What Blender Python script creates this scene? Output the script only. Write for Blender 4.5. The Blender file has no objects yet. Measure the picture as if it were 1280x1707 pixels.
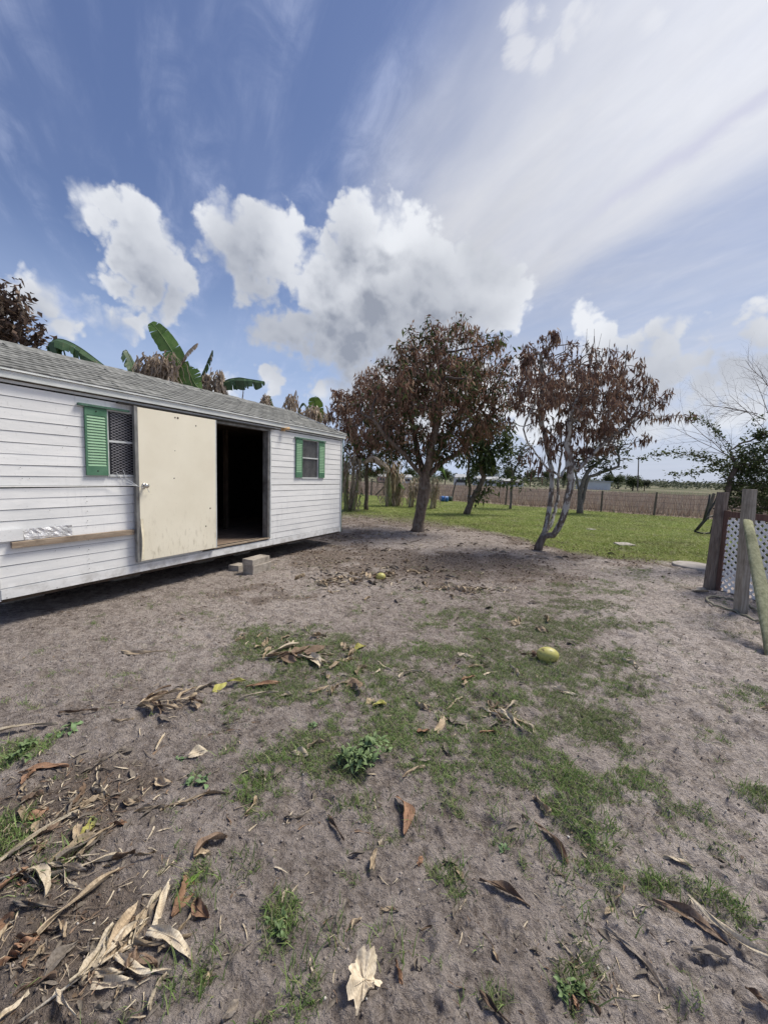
import bpy, math, random
import numpy as np
from mathutils import Vector, Matrix

random.seed(7)
rng = np.random.default_rng(11)
scene = bpy.context.scene
COL = scene.collection

# ------------------------------------------------------------------ camera
EYE = 1.62
FOCAL = 666.0                      # focal length in pixels of the 1280 x 1707 frame
PITCH = math.atan(60.5 / FOCAL)
ROLL = 0.03
CAM_M = Matrix.Rotation(math.pi / 2 - PITCH, 4, 'X') @ Matrix.Rotation(ROLL, 4, 'Z')
cam_data = bpy.data.cameras.new('camera')
cam_data.sensor_fit = 'VERTICAL'
cam_data.sensor_height = 34.6
cam_data.lens = 34.6 * FOCAL / 1707
cam_data.clip_start = 0.05
cam_data.clip_end = 6000
cam = bpy.data.objects.new('camera', cam_data)
cam.matrix_world = Matrix.Translation((0, 0, EYE)) @ CAM_M
COL.objects.link(cam)
scene.camera = cam
M3 = CAM_M.to_3x3()


def ray(px, py):
    return (M3 @ Vector(((px - 640) / FOCAL, -(py - 853.5) / FOCAL, -1))).normalized()


def gnd(px, py, z=0.0):
    d = ray(px, py)
    t = (z - EYE) / d.z
    return Vector((d.x * t, d.y * t, z))


def at_y(px, py, Y):
    d = ray(px, py)
    t = Y / d.y
    return Vector((d.x * t, Y, EYE + d.z * t))


# ------------------------------------------------------------------ view
scene.view_settings.view_transform = 'Standard'
scene.view_settings.look = 'None'
scene.view_settings.exposure = 0.28
scene.view_settings.gamma = 1.0
scene.view_settings.use_curve_mapping = False
scene.cycles.max_bounces = 6
scene.cycles.diffuse_bounces = 3
scene.cycles.glossy_bounces = 2
scene.cycles.transmission_bounces = 3
scene.cycles.transparent_max_bounces = 6

# ------------------------------------------------------------------ sun
SUN_AZ = math.radians(64)          # clockwise from straight ahead (+Y)
SUN_EL = math.radians(57)
SUN_DIR = Vector((math.sin(SUN_AZ) * math.cos(SUN_EL), math.cos(SUN_AZ) * math.cos(SUN_EL), math.sin(SUN_EL)))
sun_data = bpy.data.lights.new('sun', 'SUN')
sun_data.energy = 3.7
sun_data.angle = math.radians(20)
sun_data.color = (1.0, 0.93, 0.81)
sun = bpy.data.objects.new('sun', sun_data)
sun.rotation_euler = SUN_DIR.to_track_quat('Z', 'Y').to_euler()
sun.location = (10, 5, 20)
COL.objects.link(sun)


# ------------------------------------------------------------------ node helpers
class NT:
    """small wrapper that writes node trees as expressions"""
    def __init__(self, tree):
        self.t = tree

    def node(self, kind, **kw):
        n = self.t.nodes.new(kind)
        for k, v in kw.items():
            setattr(n, k, v)
        return n

    def put(self, sock, v):
        if isinstance(v, bpy.types.NodeSocket):
            self.t.links.new(v, sock)
        elif v is not None:
            if hasattr(sock.default_value, '__len__') and not hasattr(v, '__len__'):
                v = (v,) * len(sock.default_value)
            if hasattr(sock.default_value, '__len__') and len(sock.default_value) == 4 and len(v) == 3:
                v = (*v, 1)
            sock.default_value = v

    def m(self, op, a, b=None, c=None, clamp=False):
        n = self.node('ShaderNodeMath', operation=op, use_clamp=clamp)
        self.put(n.inputs[0], a)
        self.put(n.inputs[1], b)
        self.put(n.inputs[2], c)
        return n.outputs[0]

    def v(self, op, a, b=None, s=None):
        n = self.node('ShaderNodeVectorMath', operation=op)
        self.put(n.inputs[0], a)
        self.put(n.inputs[1], b)
        if s is not None:
            self.put(n.inputs['Scale'], s)
        return n.outputs['Value'] if op in ('LENGTH', 'DISTANCE', 'DOT_PRODUCT') else n.outputs[0]

    def ss(self, x, lo, hi, a=0.0, b=1.0):
        n = self.node('ShaderNodeMapRange', interpolation_type='SMOOTHSTEP')
        for i, q in enumerate((x, lo, hi, a, b)):
            self.put(n.inputs[i], q)
        return n.outputs[0]

    def lin(self, x, lo, hi, a=0.0, b=1.0):
        n = self.node('ShaderNodeMapRange', interpolation_type='LINEAR')
        for i, q in enumerate((x, lo, hi, a, b)):
            self.put(n.inputs[i], q)
        return n.outputs[0]

    def noise(self, vec, scale, detail=4, rough=0.5, dist=0.0, color=False, kind='FBM'):
        n = self.node('ShaderNodeTexNoise')
        n.noise_type = kind
        self.put(n.inputs['Vector'], vec)
        n.inputs['Scale'].default_value = scale
        n.inputs['Detail'].default_value = detail
        n.inputs['Roughness'].default_value = rough
        n.inputs['Distortion'].default_value = dist
        return n.outputs['Color' if color else 'Fac']

    def vor(self, vec, scale, feature='F1', smooth=None, out='Distance', rand=1.0):
        n = self.node('ShaderNodeTexVoronoi', feature=feature)
        self.put(n.inputs['Vector'], vec)
        n.inputs['Scale'].default_value = scale
        n.inputs['Randomness'].default_value = rand
        if smooth is not None:
            n.inputs['Smoothness'].default_value = smooth
        return n.outputs[out]

    def mix(self, f, a, b, blend='MIX'):
        n = self.node('ShaderNodeMix', data_type='RGBA', blend_type=blend)
        self.put(n.inputs[0], f)
        self.put(n.inputs[6], a)
        self.put(n.inputs[7], b)
        return n.outputs[2]

    def sep(self, v):
        n = self.node('ShaderNodeSeparateXYZ')
        self.put(n.inputs[0], v)
        return n.outputs

    def comb(self, x, y, z=0.0):
        n = self.node('ShaderNodeCombineXYZ')
        for i, q in enumerate((x, y, z)):
            self.put(n.inputs[i], q)
        return n.outputs[0]


# ------------------------------------------------------------------ world: physical sky, cirrus veil, cumulus
world = bpy.data.worlds.new('World')
scene.world = world
world.use_nodes = True
world.node_tree.nodes.clear()
W = NT(world.node_tree)

CUMULUS = [
    # cloud on the left
    (150, 348, 30), (185, 350, 32), (225, 370, 40), (250, 395, 38), (255, 425, 45), (285, 440, 34), (170, 455, 24),
    (205, 468, 30), (245, 480, 36), (290, 490, 28), (312, 470, 18), (285, 515, 16), (235, 445, 40), (188, 388, 34), (222, 420, 44), (200, 430, 30),
    # second cloud
    (345, 340, 26), (360, 365, 36), (405, 375, 34), (450, 378, 32), (485, 385, 24), (395, 410, 48), (440, 420, 50),
    (470, 430, 40), (415, 465, 36), (408, 500, 20), (440, 480, 26), (352, 420, 20),
    # the great cloud in the middle
    (612, 345, 28), (650, 348, 26), (572, 372, 26), (685, 368, 22), (705, 392, 18), (600, 395, 58), (660, 410, 55),
    (560, 430, 46), (720, 440, 40), (525, 430, 22), (500, 465, 34), (770, 440, 34), (815, 430, 30), (850, 455, 28),
    (858, 490, 24), (800, 490, 50), (730, 500, 62), (650, 490, 70), (570, 500, 60), (530, 480, 40), (840, 525, 30),
    (770, 545, 44), (680, 560, 50), (600, 545, 56), (540, 560, 44), (490, 555, 36), (450, 560, 28), (510, 590, 22),
    (580, 590, 36), (640, 600, 30),
    # small ones low on the left
    (60, 485, 30), (40, 510, 40), (85, 520, 28), (105, 545, 22), (128, 498, 18), (155, 512, 26), (180, 528, 22),
    (195, 548, 24), (222, 538, 26), (243, 530, 16), (447, 622, 13), (450, 638, 12), (350, 640, 26), (380, 650, 24),
    # low ones behind the trees
    (590, 620, 28), (540, 655, 26), (575, 660, 34), (620, 650, 44), (700, 660, 60), (800, 660, 60), (880, 620, 36),
    (900, 680, 50),
    # the towers on the right
    (965, 500, 15), (968, 522, 20), (985, 545, 24), (1012, 545, 16), (1000, 575, 36), (1050, 590, 34), (1092, 558, 18),
    (1130, 552, 16), (1110, 580, 26), (1085, 610, 42), (1020, 620, 50), (1060, 660, 60), (1135, 620, 26),
    (1178, 598, 12), (1168, 615, 16), (1170, 650, 34), (1230, 635, 46), (1275, 625, 50), (1250, 510, 26),
    (1278, 500, 24), (1270, 545, 28), (1240, 560, 14), (1275, 575, 30), (1190, 527, 9), (1165, 572, 8), (960, 660, 50),
    (1150, 700, 40), (1220, 700, 50), (1100, 710, 36), (1010, 700, 50),
    # beyond the frame
    (1380, 560, 90), (1500, 600, 110), (1480, 450, 60), (-80, 560, 70), (-240, 520, 90), (-60, 600, 60),
]
SHADED = [
    (400, 425, 48), (425, 475, 46), (235, 440, 38), (260, 480, 38), (300, 490, 26), (440, 555, 50), (500, 575, 60), (540, 520, 30), (560, 570, 50),
    (620, 560, 56), (690, 545, 56), (760, 530, 50), (795, 432, 26), (835, 440, 16), (500, 600, 40), (580, 600, 44),
    (720, 470, 26), (570, 410, 26), (1230, 600, 34), (1180, 640, 34), (1260, 635, 36), (1200, 610, 24), (1240, 540, 12),
    (1090, 590, 14), (1400, 620, 100), (-60, 560, 40), (60, 530, 30), (200, 560, 20), (1020, 640, 40), (1100, 640, 40), (1050, 690, 40),
]


def field_group(name, blobs, k, grow=0):
    """smooth union of soft round lobes, as a signed distance on the sky"""
    g = bpy.data.node_groups.new(name, 'ShaderNodeTree')
    g.interface.new_socket('Vector', in_out='INPUT', socket_type='NodeSocketVector')
    g.interface.new_socket('Value', in_out='OUTPUT', socket_type='NodeSocketFloat')
    G = NT(g)
    vin = G.node('NodeGroupInput').outputs[0]
    sizes = {}
    for px, py, r in blobs:
        c = ray(px, py)
        r += grow
        rad = 0.5 * ((ray(px + r, py) - c).length + (ray(px, py + r) - c).length)
        q = round(math.log(rad) * 4)
        sizes.setdefault(q, []).append(c)
    acc = None
    for q, cs in sizes.items():
        near = None
        for c in cs:
            d = G.v('DISTANCE', vin, tuple(c))
            near = d if near is None else G.m('SMOOTH_MIN', near, d, k)
        d = G.m('SUBTRACT', math.exp(q / 4), near)
        acc = d if acc is None else G.m('SMOOTH_MAX', acc, d, k)
    G.t.links.new(acc, G.node('NodeGroupOutput').inputs[0])
    return g


def use_group(g, vec):
    n = W.node('ShaderNodeGroup')
    n.node_tree = g
    W.put(n.inputs[0], vec)
    return n.outputs[0]


def build_world():
    D = W.v('NORMALIZE', W.node('ShaderNodeTexCoord').outputs['Generated'])
    dx, dy, dz = W.sep(D)
    sky = W.node('ShaderNodeTexSky')
    sky.sky_type = 'NISHITA'
    sky.sun_disc = False
    sky.sun_elevation = SUN_EL
    sky.sun_rotation = SUN_AZ
    sky.air_density = 1.0
    sky.dust_density = 0.6
    sky.ozone_density = 2.0
    STR = 0.10
    U = 1.0 / STR
    base = W.mix(0.36, sky.outputs[0], (0.085 * U, 0.110 * U, 0.31 * U))
    base = W.mix(W.ss(dz, 0.50, 0.08, 0.0, 0.55), base, (0.30 * U, 0.43 * U, 0.70 * U))
    # --- cirrus on a flat layer high above the ground
    zz = W.m('ADD', W.m('MAXIMUM', dz, 0.0), 0.10)
    X = W.m('DIVIDE', dx, zz)
    Y = W.m('DIVIDE', dy, zz)
    c = W.m('ADD', W.m('MULTIPLY', X, 0.89), W.m('MULTIPLY', Y, 0.45))
    a = W.m('SUBTRACT', W.m('MULTIPLY', Y, 0.89), W.m('MULTIPLY', X, 0.45))
    pc = W.comb(c, W.m('MULTIPLY', a, 0.35), 0.0)
    wob = W.noise(pc, 2.2, 5, 0.55)
    cw = W.m('ADD', c, W.m('MULTIPLY', W.m('SUBTRACT', wob, 0.5), 0.34))
    streak = W.noise(W.comb(c, W.m('MULTIPLY', a, 0.22), 3.0), 5.0, 7, 0.6, 0.4)
    fine = W.noise(W.comb(W.m('MULTIPLY', c, 0.8), W.m('MULTIPLY', a, 0.5), 9.0), 9.0, 6, 0.62, 0.8)
    bands = W.noise(W.comb(W.m('MULTIPLY', dx, 1.3), W.m('MULTIPLY', dy, 1.3), W.m('MULTIPLY', dz, 9.0)), 2.3, 5, 0.55)
    veil = W.ss(cw, 0.36, 0.80)
    veil = W.m('MULTIPLY', veil, W.m('SUBTRACT', 1.0, W.m('MULTIPLY', W.ss(cw, 1.24, 1.46), W.m('ADD', 0.20, W.m('MULTIPLY', bands, 0.6)))))
    cdk = W.m('ADD', c, W.m('MULTIPLY', W.m('SUBTRACT', fine, 0.5), 0.10))
    veil = W.m('MULTIPLY', veil, W.ss(W.m('ADD', dz, W.m('MULTIPLY', dx, 0.7)), 0.12, 0.42))
    dark = W.m('MULTIPLY', W.m('SUBTRACT', 1.0, W.ss(W.m('ABSOLUTE', W.m('SUBTRACT', cdk, 1.145)), 0.0, 0.05)),
               W.m('MULTIPLY', W.ss(streak, 0.35, 0.6), W.ss(a, 1.05, 0.8, 0.0, 1.0)))
    veil = W.m('MULTIPLY', veil, W.m('ADD', 0.62, W.m('MULTIPLY', W.m('ADD', streak, W.m('MULTIPLY', fine, 0.5)), 0.42)), clamp=True)
    # bank of thin cloud low down over the horizon, banded
    low = W.m('MULTIPLY', W.ss(dz, 0.42, 0.02), W.m('ADD', 0.42, W.m('MULTIPLY', bands, 0.75)), clamp=True)
    # thin wisps over the deep blue
    wisp = W.m('MULTIPLY', W.ss(streak, 0.42, 0.75), W.ss(fine, 0.30, 0.75))
    wisp = W.m('ADD', W.m('MULTIPLY', wisp, 0.9), W.m('MULTIPLY', W.ss(W.noise(pc, 1.3, 3, 0.5), 0.40, 0.70), 0.26))
    # small torn scraps near the zenith
    scr = None
    for px, py, r in ((862, 30, 34), (866, 80, 34), (905, 100, 26), (975, 30, 40), (950, 55, 30), (900, 20, 26), (1090, 30, 30)):
        q = ray(px, py)
        rad = (ray(px + r, py) - q).length
        d = W.m('SUBTRACT', 1.0, W.m('DIVIDE', W.v('DISTANCE', D, tuple(q)), rad))
        scr = d if scr is None else W.m('SMOOTH_MAX', scr, d, 0.2)
    torn = W.noise(W.comb(W.m('MULTIPLY', c, 1.0), W.m('MULTIPLY', a, 0.6), 1.0), 16, 6, 0.62, 0.6)
    scrap = W.m('MULTIPLY', W.ss(W.m('ADD', scr, W.m('MULTIPLY', W.m('SUBTRACT', torn, 0.5), 2.6)), 0.10, 0.8), 0.85)
    # brightness of thin cloud: it scatters the light of the veiled sun forwards
    mu = W.v('DOT_PRODUCT', D, tuple(SUN_DIR))
    fwd = W.m('POWER', W.m('MAXIMUM', mu, 0.0), 3.0)
    vb = W.m('MULTIPLY', W.m('ADD', 0.47, W.m('MULTIPLY', fwd, 0.33)), W.m('ADD', 0.86, W.m('MULTIPLY', W.noise(pc, 3.2, 6, 0.6, 0.6), 0.28)))
    vcol = W.v('SCALE', (0.93 * U, 0.955 * U, 1.04 * U), s=vb)
    col = W.mix(W.m('MULTIPLY', low, 0.80), base, W.v('SCALE', (0.56 * U, 0.64 * U, 0.80 * U), s=W.m('ADD', 0.90, W.m('MULTIPLY', fwd, 0.15))))
    col = W.mix(W.m('MULTIPLY', wisp, 0.55), col, (0.50 * U, 0.56 * U, 0.75 * U))
    col = W.mix(veil, col, vcol)
    col = W.mix(W.m('MULTIPLY', dark, 0.40), col, (0.42 * U, 0.43 * U, 0.60 * U))
    col = W.mix(scrap, col, vcol)
    # --- cumulus
    gF = field_group('cumulus_field', CUMULUS, 0.016, 8)
    gS = field_group('cumulus_base_field', SHADED, 0.06)
    w1 = W.v('SUBTRACT', W.noise(D, 7.0, 1, 0.5, color=True), (0.5, 0.5, 0.5))
    w2 = W.v('SUBTRACT', W.noise(D, 24.0, 3, 0.55, color=True), (0.5, 0.5, 0.5))
    wv = W.v('ADD', D, W.v('ADD', W.v('SCALE', w1, s=0.06), W.v('SCALE', w2, s=0.027)))
    pv = W.v('ADD', D, W.v('SCALE', w2, s=0.03))
    L = tuple(Vector((0.45, 0.0, 0.89)) * 0.009)
    bil = W.m('SUBTRACT', 0.5, W.vor(pv, 30.0))
    bil2 = W.m('SUBTRACT', 0.5, W.vor(pv, 78.0))
    n = W.noise(D, 62.0, 5, 0.62)
    fbase = use_group(gF, wv)
    big = W.m('SUBTRACT', fbase, use_group(gF, W.v('ADD', wv, tuple(Vector((0.50, 0.0, 0.87)) * 0.050))))
    f0 = fbase
    f0 = W.m('ADD', f0, W.m('MULTIPLY', bil, 0.027))
    f0 = W.m('ADD', f0, W.m('MULTIPLY', bil2, 0.012))
    f0 = W.m('ADD', f0, W.m('MULTIPLY', W.m('SUBTRACT', n, 0.5), 0.020))
    pl = W.v('ADD', pv, L)
    rel = W.m('MULTIPLY', W.m('SUBTRACT', bil, W.m('SUBTRACT', 0.5, W.vor(pl, 30.0))), 1.0)
    puffs = W.noise(D, 11.0, 6, 0.60)
    puffs1 = W.noise(W.v('ADD', D, tuple(Vector((0.45, 0.0, 0.89)) * 0.02)), 13.0, 3, 0.55)
    rel = W.m('ADD', rel, W.m('MULTIPLY', W.m('SUBTRACT', puffs, puffs1), 2.2))
    soft = W.noise(D, 9.0, 2, 0.5)
    wS = W.v('ADD', D, W.v('ADD', W.v('SCALE', w1, s=0.12), W.v('SCALE', w2, s=0.045)))
    bshade0 = use_group(gS, wS)
    bshade = W.ss(bshade0, -0.02, 0.05)
    edge = W.m('ADD', 0.018, W.m('ADD', W.m('MULTIPLY', W.ss(soft, 0.50, 0.70), 0.035), W.m('MULTIPLY', bshade, 0.012)))
    rel = W.m('ADD', W.m('MULTIPLY', rel, 0.55), W.m('MULTIPLY', big, 11.0))
    lit = W.ss(rel, -0.55, 0.42)
    mask = W.ss(f0, 0.0, edge)
    depth = W.ss(f0, 0.005, 0.075)
    base_shade = W.m('MULTIPLY', W.ss(bshade0, -0.090, 0.050), 0.85)
    shade = W.m('MULTIPLY', base_shade, W.m('ADD', 0.76, W.m('MULTIPLY', W.m('SUBTRACT', puffs, 0.45), 0.30)))
    shade = W.m('ADD', shade, W.m('MULTIPLY', W.m('MULTIPLY', W.m('SUBTRACT', 1.0, lit), depth), 0.70), clamp=True)
    ccol = W.mix(shade, (0.71 * U, 0.73 * U, 0.77 * U), (0.255 * U, 0.280 * U, 0.340 * U))
    ccol = W.mix(W.m('MULTIPLY', W.ss(dz, 0.24, 0.02), 0.45), ccol, (0.66 * U, 0.71 * U, 0.79 * U))
    full = W.mix(W.m('MULTIPLY', mask, W.ss(dz, 0.0, 0.05, 0.3, 0.97)), col, ccol)
    # where no cumulus can be, the costly part of the shader is skipped
    hulls = [(225, 425, 150), (410, 420, 150), (640, 430, 190), (790, 480, 150), (560, 570, 190), (60, 520, 120),
             (200, 540, 90), (420, 640, 110), (620, 660, 140), (800, 660, 160), (980, 560, 130), (1090, 600, 150),
             (1230, 560, 130), (1220, 680, 150), (1000, 690, 120), (1400, 570, 230), (-120, 560, 250)]
    near = None
    for px, py, r in hulls:
        c = ray(px, py)
        d = W.m('DIVIDE', W.v('DISTANCE', D, tuple(c)), (ray(px + r, py) - c).length)
        near = d if near is None else W.m('MINIMUM', near, d)
    gate = W.m('LESS_THAN', near, 1.0)
    below = (0.16 * U, 0.15 * U, 0.13 * U)
    bgs = []
    for q in (col, full):
        bg = W.node('ShaderNodeBackground')
        W.put(bg.inputs[0], W.mix(W.ss(dz, 0.0, -0.02), q, below))
        bg.inputs[1].default_value = STR
        bgs.append(bg)
    mx = W.node('ShaderNodeMixShader')
    W.put(mx.inputs[0], gate)
    W.t.links.new(bgs[0].outputs[0], mx.inputs[1])
    W.t.links.new(bgs[1].outputs[0], mx.inputs[2])
    W.t.links.new(mx.outputs[0], W.node('ShaderNodeOutputWorld').inputs[0])
    world.cycles.sampling_method = 'MANUAL'
    world.cycles.sample_map_resolution = 512


build_world()

# ------------------------------------------------------------------ mesh helpers
class MB:
    """collects simple solids; build() links them as ONE mesh object"""
    def __init__(self):
        self.v, self.f = [], []

    def add(self, vs, fs):
        o = len(self.v)
        self.v += [tuple(p) for p in vs]
        self.f += [tuple(i + o for i in f) for f in fs]
        return self

    def box(self, a, b, M=None, jitter=0.0):
        (x0, y0, z0), (x1, y1, z1) = a, b
        vs = [Vector(p) for p in ((x0, y0, z0), (x1, y0, z0), (x1, y1, z0), (x0, y1, z0), (x0, y0, z1), (x1, y0, z1), (x1, y1, z1), (x0, y1, z1))]
        if jitter:
            vs = [p + Vector((random.uniform(-1, 1), random.uniform(-1, 1), random.uniform(-1, 1))) * jitter for p in vs]
        if M is not None:
            vs = [M @ p for p in vs]
        return self.add(vs, [(0, 3, 2, 1), (4, 5, 6, 7), (0, 1, 5, 4), (1, 2, 6, 5), (2, 3, 7, 6), (3, 0, 4, 7)])

    def bar(self, p, q, w, h, up=(0, 0, 1)):
        """box beam from p to q"""
        p, q = Vector(p), Vector(q)
        d = (q - p).normalized()
        s = d.cross(Vector(up))
        s = s.normalized() if s.length > 1e-4 else Vector((1, 0, 0))
        u = s.cross(d).normalized()
        vs = []
        for c in (p, q):
            for a, b in ((-1, -1), (1, -1), (1, 1), (-1, 1)):
                vs.append(c + s * a * w / 2 + u * b * h / 2)
        return self.add(vs, [(0, 1, 2, 3), (7, 6, 5, 4), (0, 4, 5, 1), (1, 5, 6, 2), (2, 6, 7, 3), (3, 7, 4, 0)])

    def tube(self, pts, rad, n=6, cap=True, wob=0.0):
        pts = [Vector(p) for p in pts]
        if not hasattr(rad, '__len__'):
            rad = [rad] * len(pts)
        o = len(self.v)
        prev = None
        for i, p in enumerate(pts):
            t = (pts[min(i + 1, len(pts) - 1)] - pts[max(i - 1, 0)])
            t = t.normalized() if t.length > 1e-7 else Vector((0, 0, 1))
            if prev is None:
                a = Vector((0, 0, 1)) if abs(t.z) < 0.9 else Vector((1, 0, 0))
                s = t.cross(a).normalized()
            else:
                s = (prev - t * prev.dot(t))
                s = s.normalized() if s.length > 1e-6 else t.orthogonal().normalized()
            prev = s
            u = t.cross(s)
            for k in range(n):
                an = 2 * math.pi * k / n
                r = rad[i] * (1 + (random.uniform(-wob, wob) if wob else 0))
                self.v.append(tuple(p + (s * math.cos(an) + u * math.sin(an)) * r))
        for i in range(len(pts) - 1):
            for k in range(n):
                a, b = o + i * n + k, o + i * n + (k + 1) % n
                self.f.append((a, b, b + n, a + n))
        if cap:
            self.f.append(tuple(o + k for k in range(n))[::-1])
            self.f.append(tuple(o + (len(pts) - 1) * n + k for k in range(n)))
        return self

    def mesh(self, name, mat, smooth=False):
        me = bpy.data.meshes.new(name)
        me.from_pydata(self.v, [], self.f)
        me.materials.append(mat)
        if smooth:
            me.polygons.foreach_set('use_smooth', [True] * len(me.polygons))
        me.update()
        return me

    def build(self, name, mat, parent=None, smooth=False, loc=None, kind=None, bevel=0.0):
        o = bpy.data.objects.new(name, self.mesh(name, mat, smooth))
        COL.objects.link(o)
        if parent is not None:
            o.parent = parent
        if loc is not None:
            o.location = loc
        if kind:
            o['kind'] = kind
        if bevel:
            b = o.modifiers.new('bevel', 'BEVEL')
            b.width = bevel
            b.segments = 2
        return o


def np_mesh(name, verts, faces_n, idx, mat, smooth=False):
    """fast mesh from arrays: idx is (F, n) of equal-sized faces"""
    me = bpy.data.meshes.new(name)
    F = idx.shape[0]
    me.vertices.add(len(verts))
    me.vertices.foreach_set('co', np.ascontiguousarray(verts, dtype=np.float32).ravel())
    me.loops.add(F * faces_n)
    me.loops.foreach_set('vertex_index', np.ascontiguousarray(idx, dtype=np.int32).ravel())
    me.polygons.add(F)
    me.polygons.foreach_set('loop_start', np.arange(0, F * faces_n, faces_n, dtype=np.int32))
    if smooth:
        me.polygons.foreach_set('use_smooth', np.ones(F, dtype=bool))
    me.materials.append(mat)
    me.update(calc_edges=True)
    return me


def link_mesh(name, me, parent=None, kind=None):
    o = bpy.data.objects.new(name, me)
    COL.objects.link(o)
    if parent is not None:
        o.parent = parent
    if kind:
        o['kind'] = kind
    return o


def thing(name, label, cat, loc=(0, 0, 0), rotz=0.0, group=None):
    o = bpy.data.objects.new(name, None)
    o.empty_display_size = 0.1
    COL.objects.link(o)
    o.location = loc
    o.rotation_euler = (0, 0, rotz)
    o['label'] = label
    o['category'] = cat
    if group:
        o['group'] = group
    return o


def tag(o, label, cat, group=None):
    o['label'] = label
    o['category'] = cat
    if group:
        o['group'] = group
    return o


# ------------------------------------------------------------------ noise in numpy
_perm = np.tile(rng.permutation(256), 2).astype(np.int64)
_ga = rng.uniform(0, 2 * np.pi, 256)
_gx, _gy = np.cos(_ga), np.sin(_ga)


def perlin(x, y):
    xi = np.floor(x).astype(np.int64)
    yi = np.floor(y).astype(np.int64)
    xf, yf = x - xi, y - yi
    u = xf * xf * xf * (xf * (xf * 6 - 15) + 10)
    v = yf * yf * yf * (yf * (yf * 6 - 15) + 10)

    def g(ix, iy, dx, dy):
        h = _perm[(_perm[ix & 255] + iy) & 255]
        return _gx[h] * dx + _gy[h] * dy
    a = g(xi, yi, xf, yf)
    b = g(xi + 1, yi, xf - 1, yf)
    c = g(xi, yi + 1, xf, yf - 1)
    d = g(xi + 1, yi + 1, xf - 1, yf - 1)
    return (a + u * (b - a) + v * (c - a + u * (a - b - c + d))) * 1.4


def fbm(x, y, s, o=4, seed=0.0, gain=0.5):
    t, a, n = 0.0, 1.0, 0.0
    x = x / s + seed * 17.3
    y = y / s + seed * 9.1
    for _ in range(o):
        t = t + a * perlin(x, y)
        n += a
        a *= gain
        x, y = x * 2.03 + 5.2, y * 2.03 + 1.7
    return t / n


def sst(x, a, b):
    t = np.clip((x - a) / (b - a), 0, 1)
    return t * t * (3 - 2 * t)


# ------------------------------------------------------------------ where grass, litter and bare sand lie
GRASS = [  # pixel of the patch centre, radius along the view in m, radius across, strength
    (440, 1072, .34, .30, 1), (520, 1082, .40, .36, 1), (590, 1105, .30, .26, 1), (470, 1140, .26, .34, .9),
    (540, 1150, .2, .3, .8), (800, 1045, .5, .6, .75), (900, 1045, .6, .6, .85), (980, 1020, .6, .5, .75), (720, 1095, .3, .4, .7),
    (850, 1110, .45, .5, .95), (960, 1120, .45, .40, .95), (1020, 1100, .3, .25, .7), (700, 1150, .28, .34, .85),
    (780, 1170, .3, .36, .8), (640, 1200, .22, .30, .85), (900, 1190, .34, .34, 1), (830, 1250, .22, .3, 1), (730, 1255, .2, .3, .95),
    (660, 1240, .2, .2, .9), (900, 1280, .17, .26, 1), (960, 1310, .14, .14, 1), (955, 1360, .13, .11, 1), (985, 1400, .12, .1, 1),
    (1000, 1445, .10, .08, .9), (1040, 1300, .12, .14, .6), (430, 1315, .13, .13, .95), (500, 1250, .22, .22, .8), (580, 1255, .2, .2, .85),
    (470, 1540, .09, .06, .95), (745, 1465, .07, .07, .9), (1195, 1512, .05, .08, .9), (1250, 1330, .08, .1, .9), (1120, 1230, .12, .12, .55),
    (1010, 1200, .3, .2, .7), (20, 1265, .12, .2, .8), (15, 1400, .12, .1, .8), (210, 1690, .04, .05, .8),
    (330, 1470, .08, .06, .5), (600, 1350, .07, .08, .7), (540, 1300, .1, .12, .75), (1250, 1170, .2, .2, .4), (1130, 1140, .25, .25, .35),
    (1010, 985, .5, .4, .6), (940, 985, .5, .4, .55), (1060, 960, .6, .4, .5), (330, 1035, .3, .2, .3), (1000, 1610, .05, .05, .5),
    (1240, 1060, .3, .3, .5), (760, 1000, .5, .5, .35), (950, 1650, .07, .05, .7), (320, 1640, .06, .07, .5), (850, 1420, .08, .1, .6), (1090, 1480, .06, .1, .5),
    (1060, 1160, .25, .2, .35), (640, 1025, .3, .5, .25), (420, 1460, .08, .07, .45), (510, 1660, .06, .06, .5), (760, 1340, .08, .09, .6),
]
GR = np.array([[*gnd(a, b)[:2], c * 1.1, d * 1.1, e] for a, b, c, d, e in GRASS])
LAWN_EDGE = [gnd(*p) for p in ((560, 862), (620, 868), (690, 874), (760, 882), (850, 897), (900, 908), (960, 926), (1040, 936), (1110, 944), (1185, 950), (1300, 960))]
LAWN_X = [-30.0] + [p.x for p in LAWN_EDGE] + [30.0]
LAWN_Y = [LAWN_EDGE[0].y + 1.0] + [p.y for p in LAWN_EDGE] + [4.0]
LITTER = [(60, 1400, .5, .8), (30, 1600, .3, .7), (150, 1560, .3, .6), (130, 1300, .5, .3), (560, 970, .5, .5), (640, 965, .5, .6),
          (760, 980, .6, .5), (250, 1170, .4, .5), (480, 1100, .5, .4), (700, 870, 2.2, .8), (620, 865, 3, .7), (800, 880, 2, .6),
          (930, 1400, .2, .3), (540, 940, .8, .3), (1000, 925, 1.5, .7), (900, 905, 1.2, .7), (600, 930, 1.6, .75), (700, 940, 1.3, .85), (800, 940, 1.3, .8), (880, 960, 1.0, .7), (560, 890, 1.5, .7), (450, 990, .8, .5)]
LI = np.array([[*gnd(a, b)[:2], c, e] for a, b, c, e in LITTER])


def lawn_mask(x, y):
    e = np.interp(x, LAWN_X, LAWN_Y)
    w = fbm(x, y, 1.6, 4, 3) * 1.5
    k = 1 - sst(x, 1.5, 4.5)
    return sst(y - e + w, -0.35 - 1.2 * k, 0.9 + 2.6 * k)


def far_field(x, y):
    """1 beyond the wire fence"""
    return sst(y - (31.4 - 0.8 * x), -0.2, 0.4)


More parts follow.
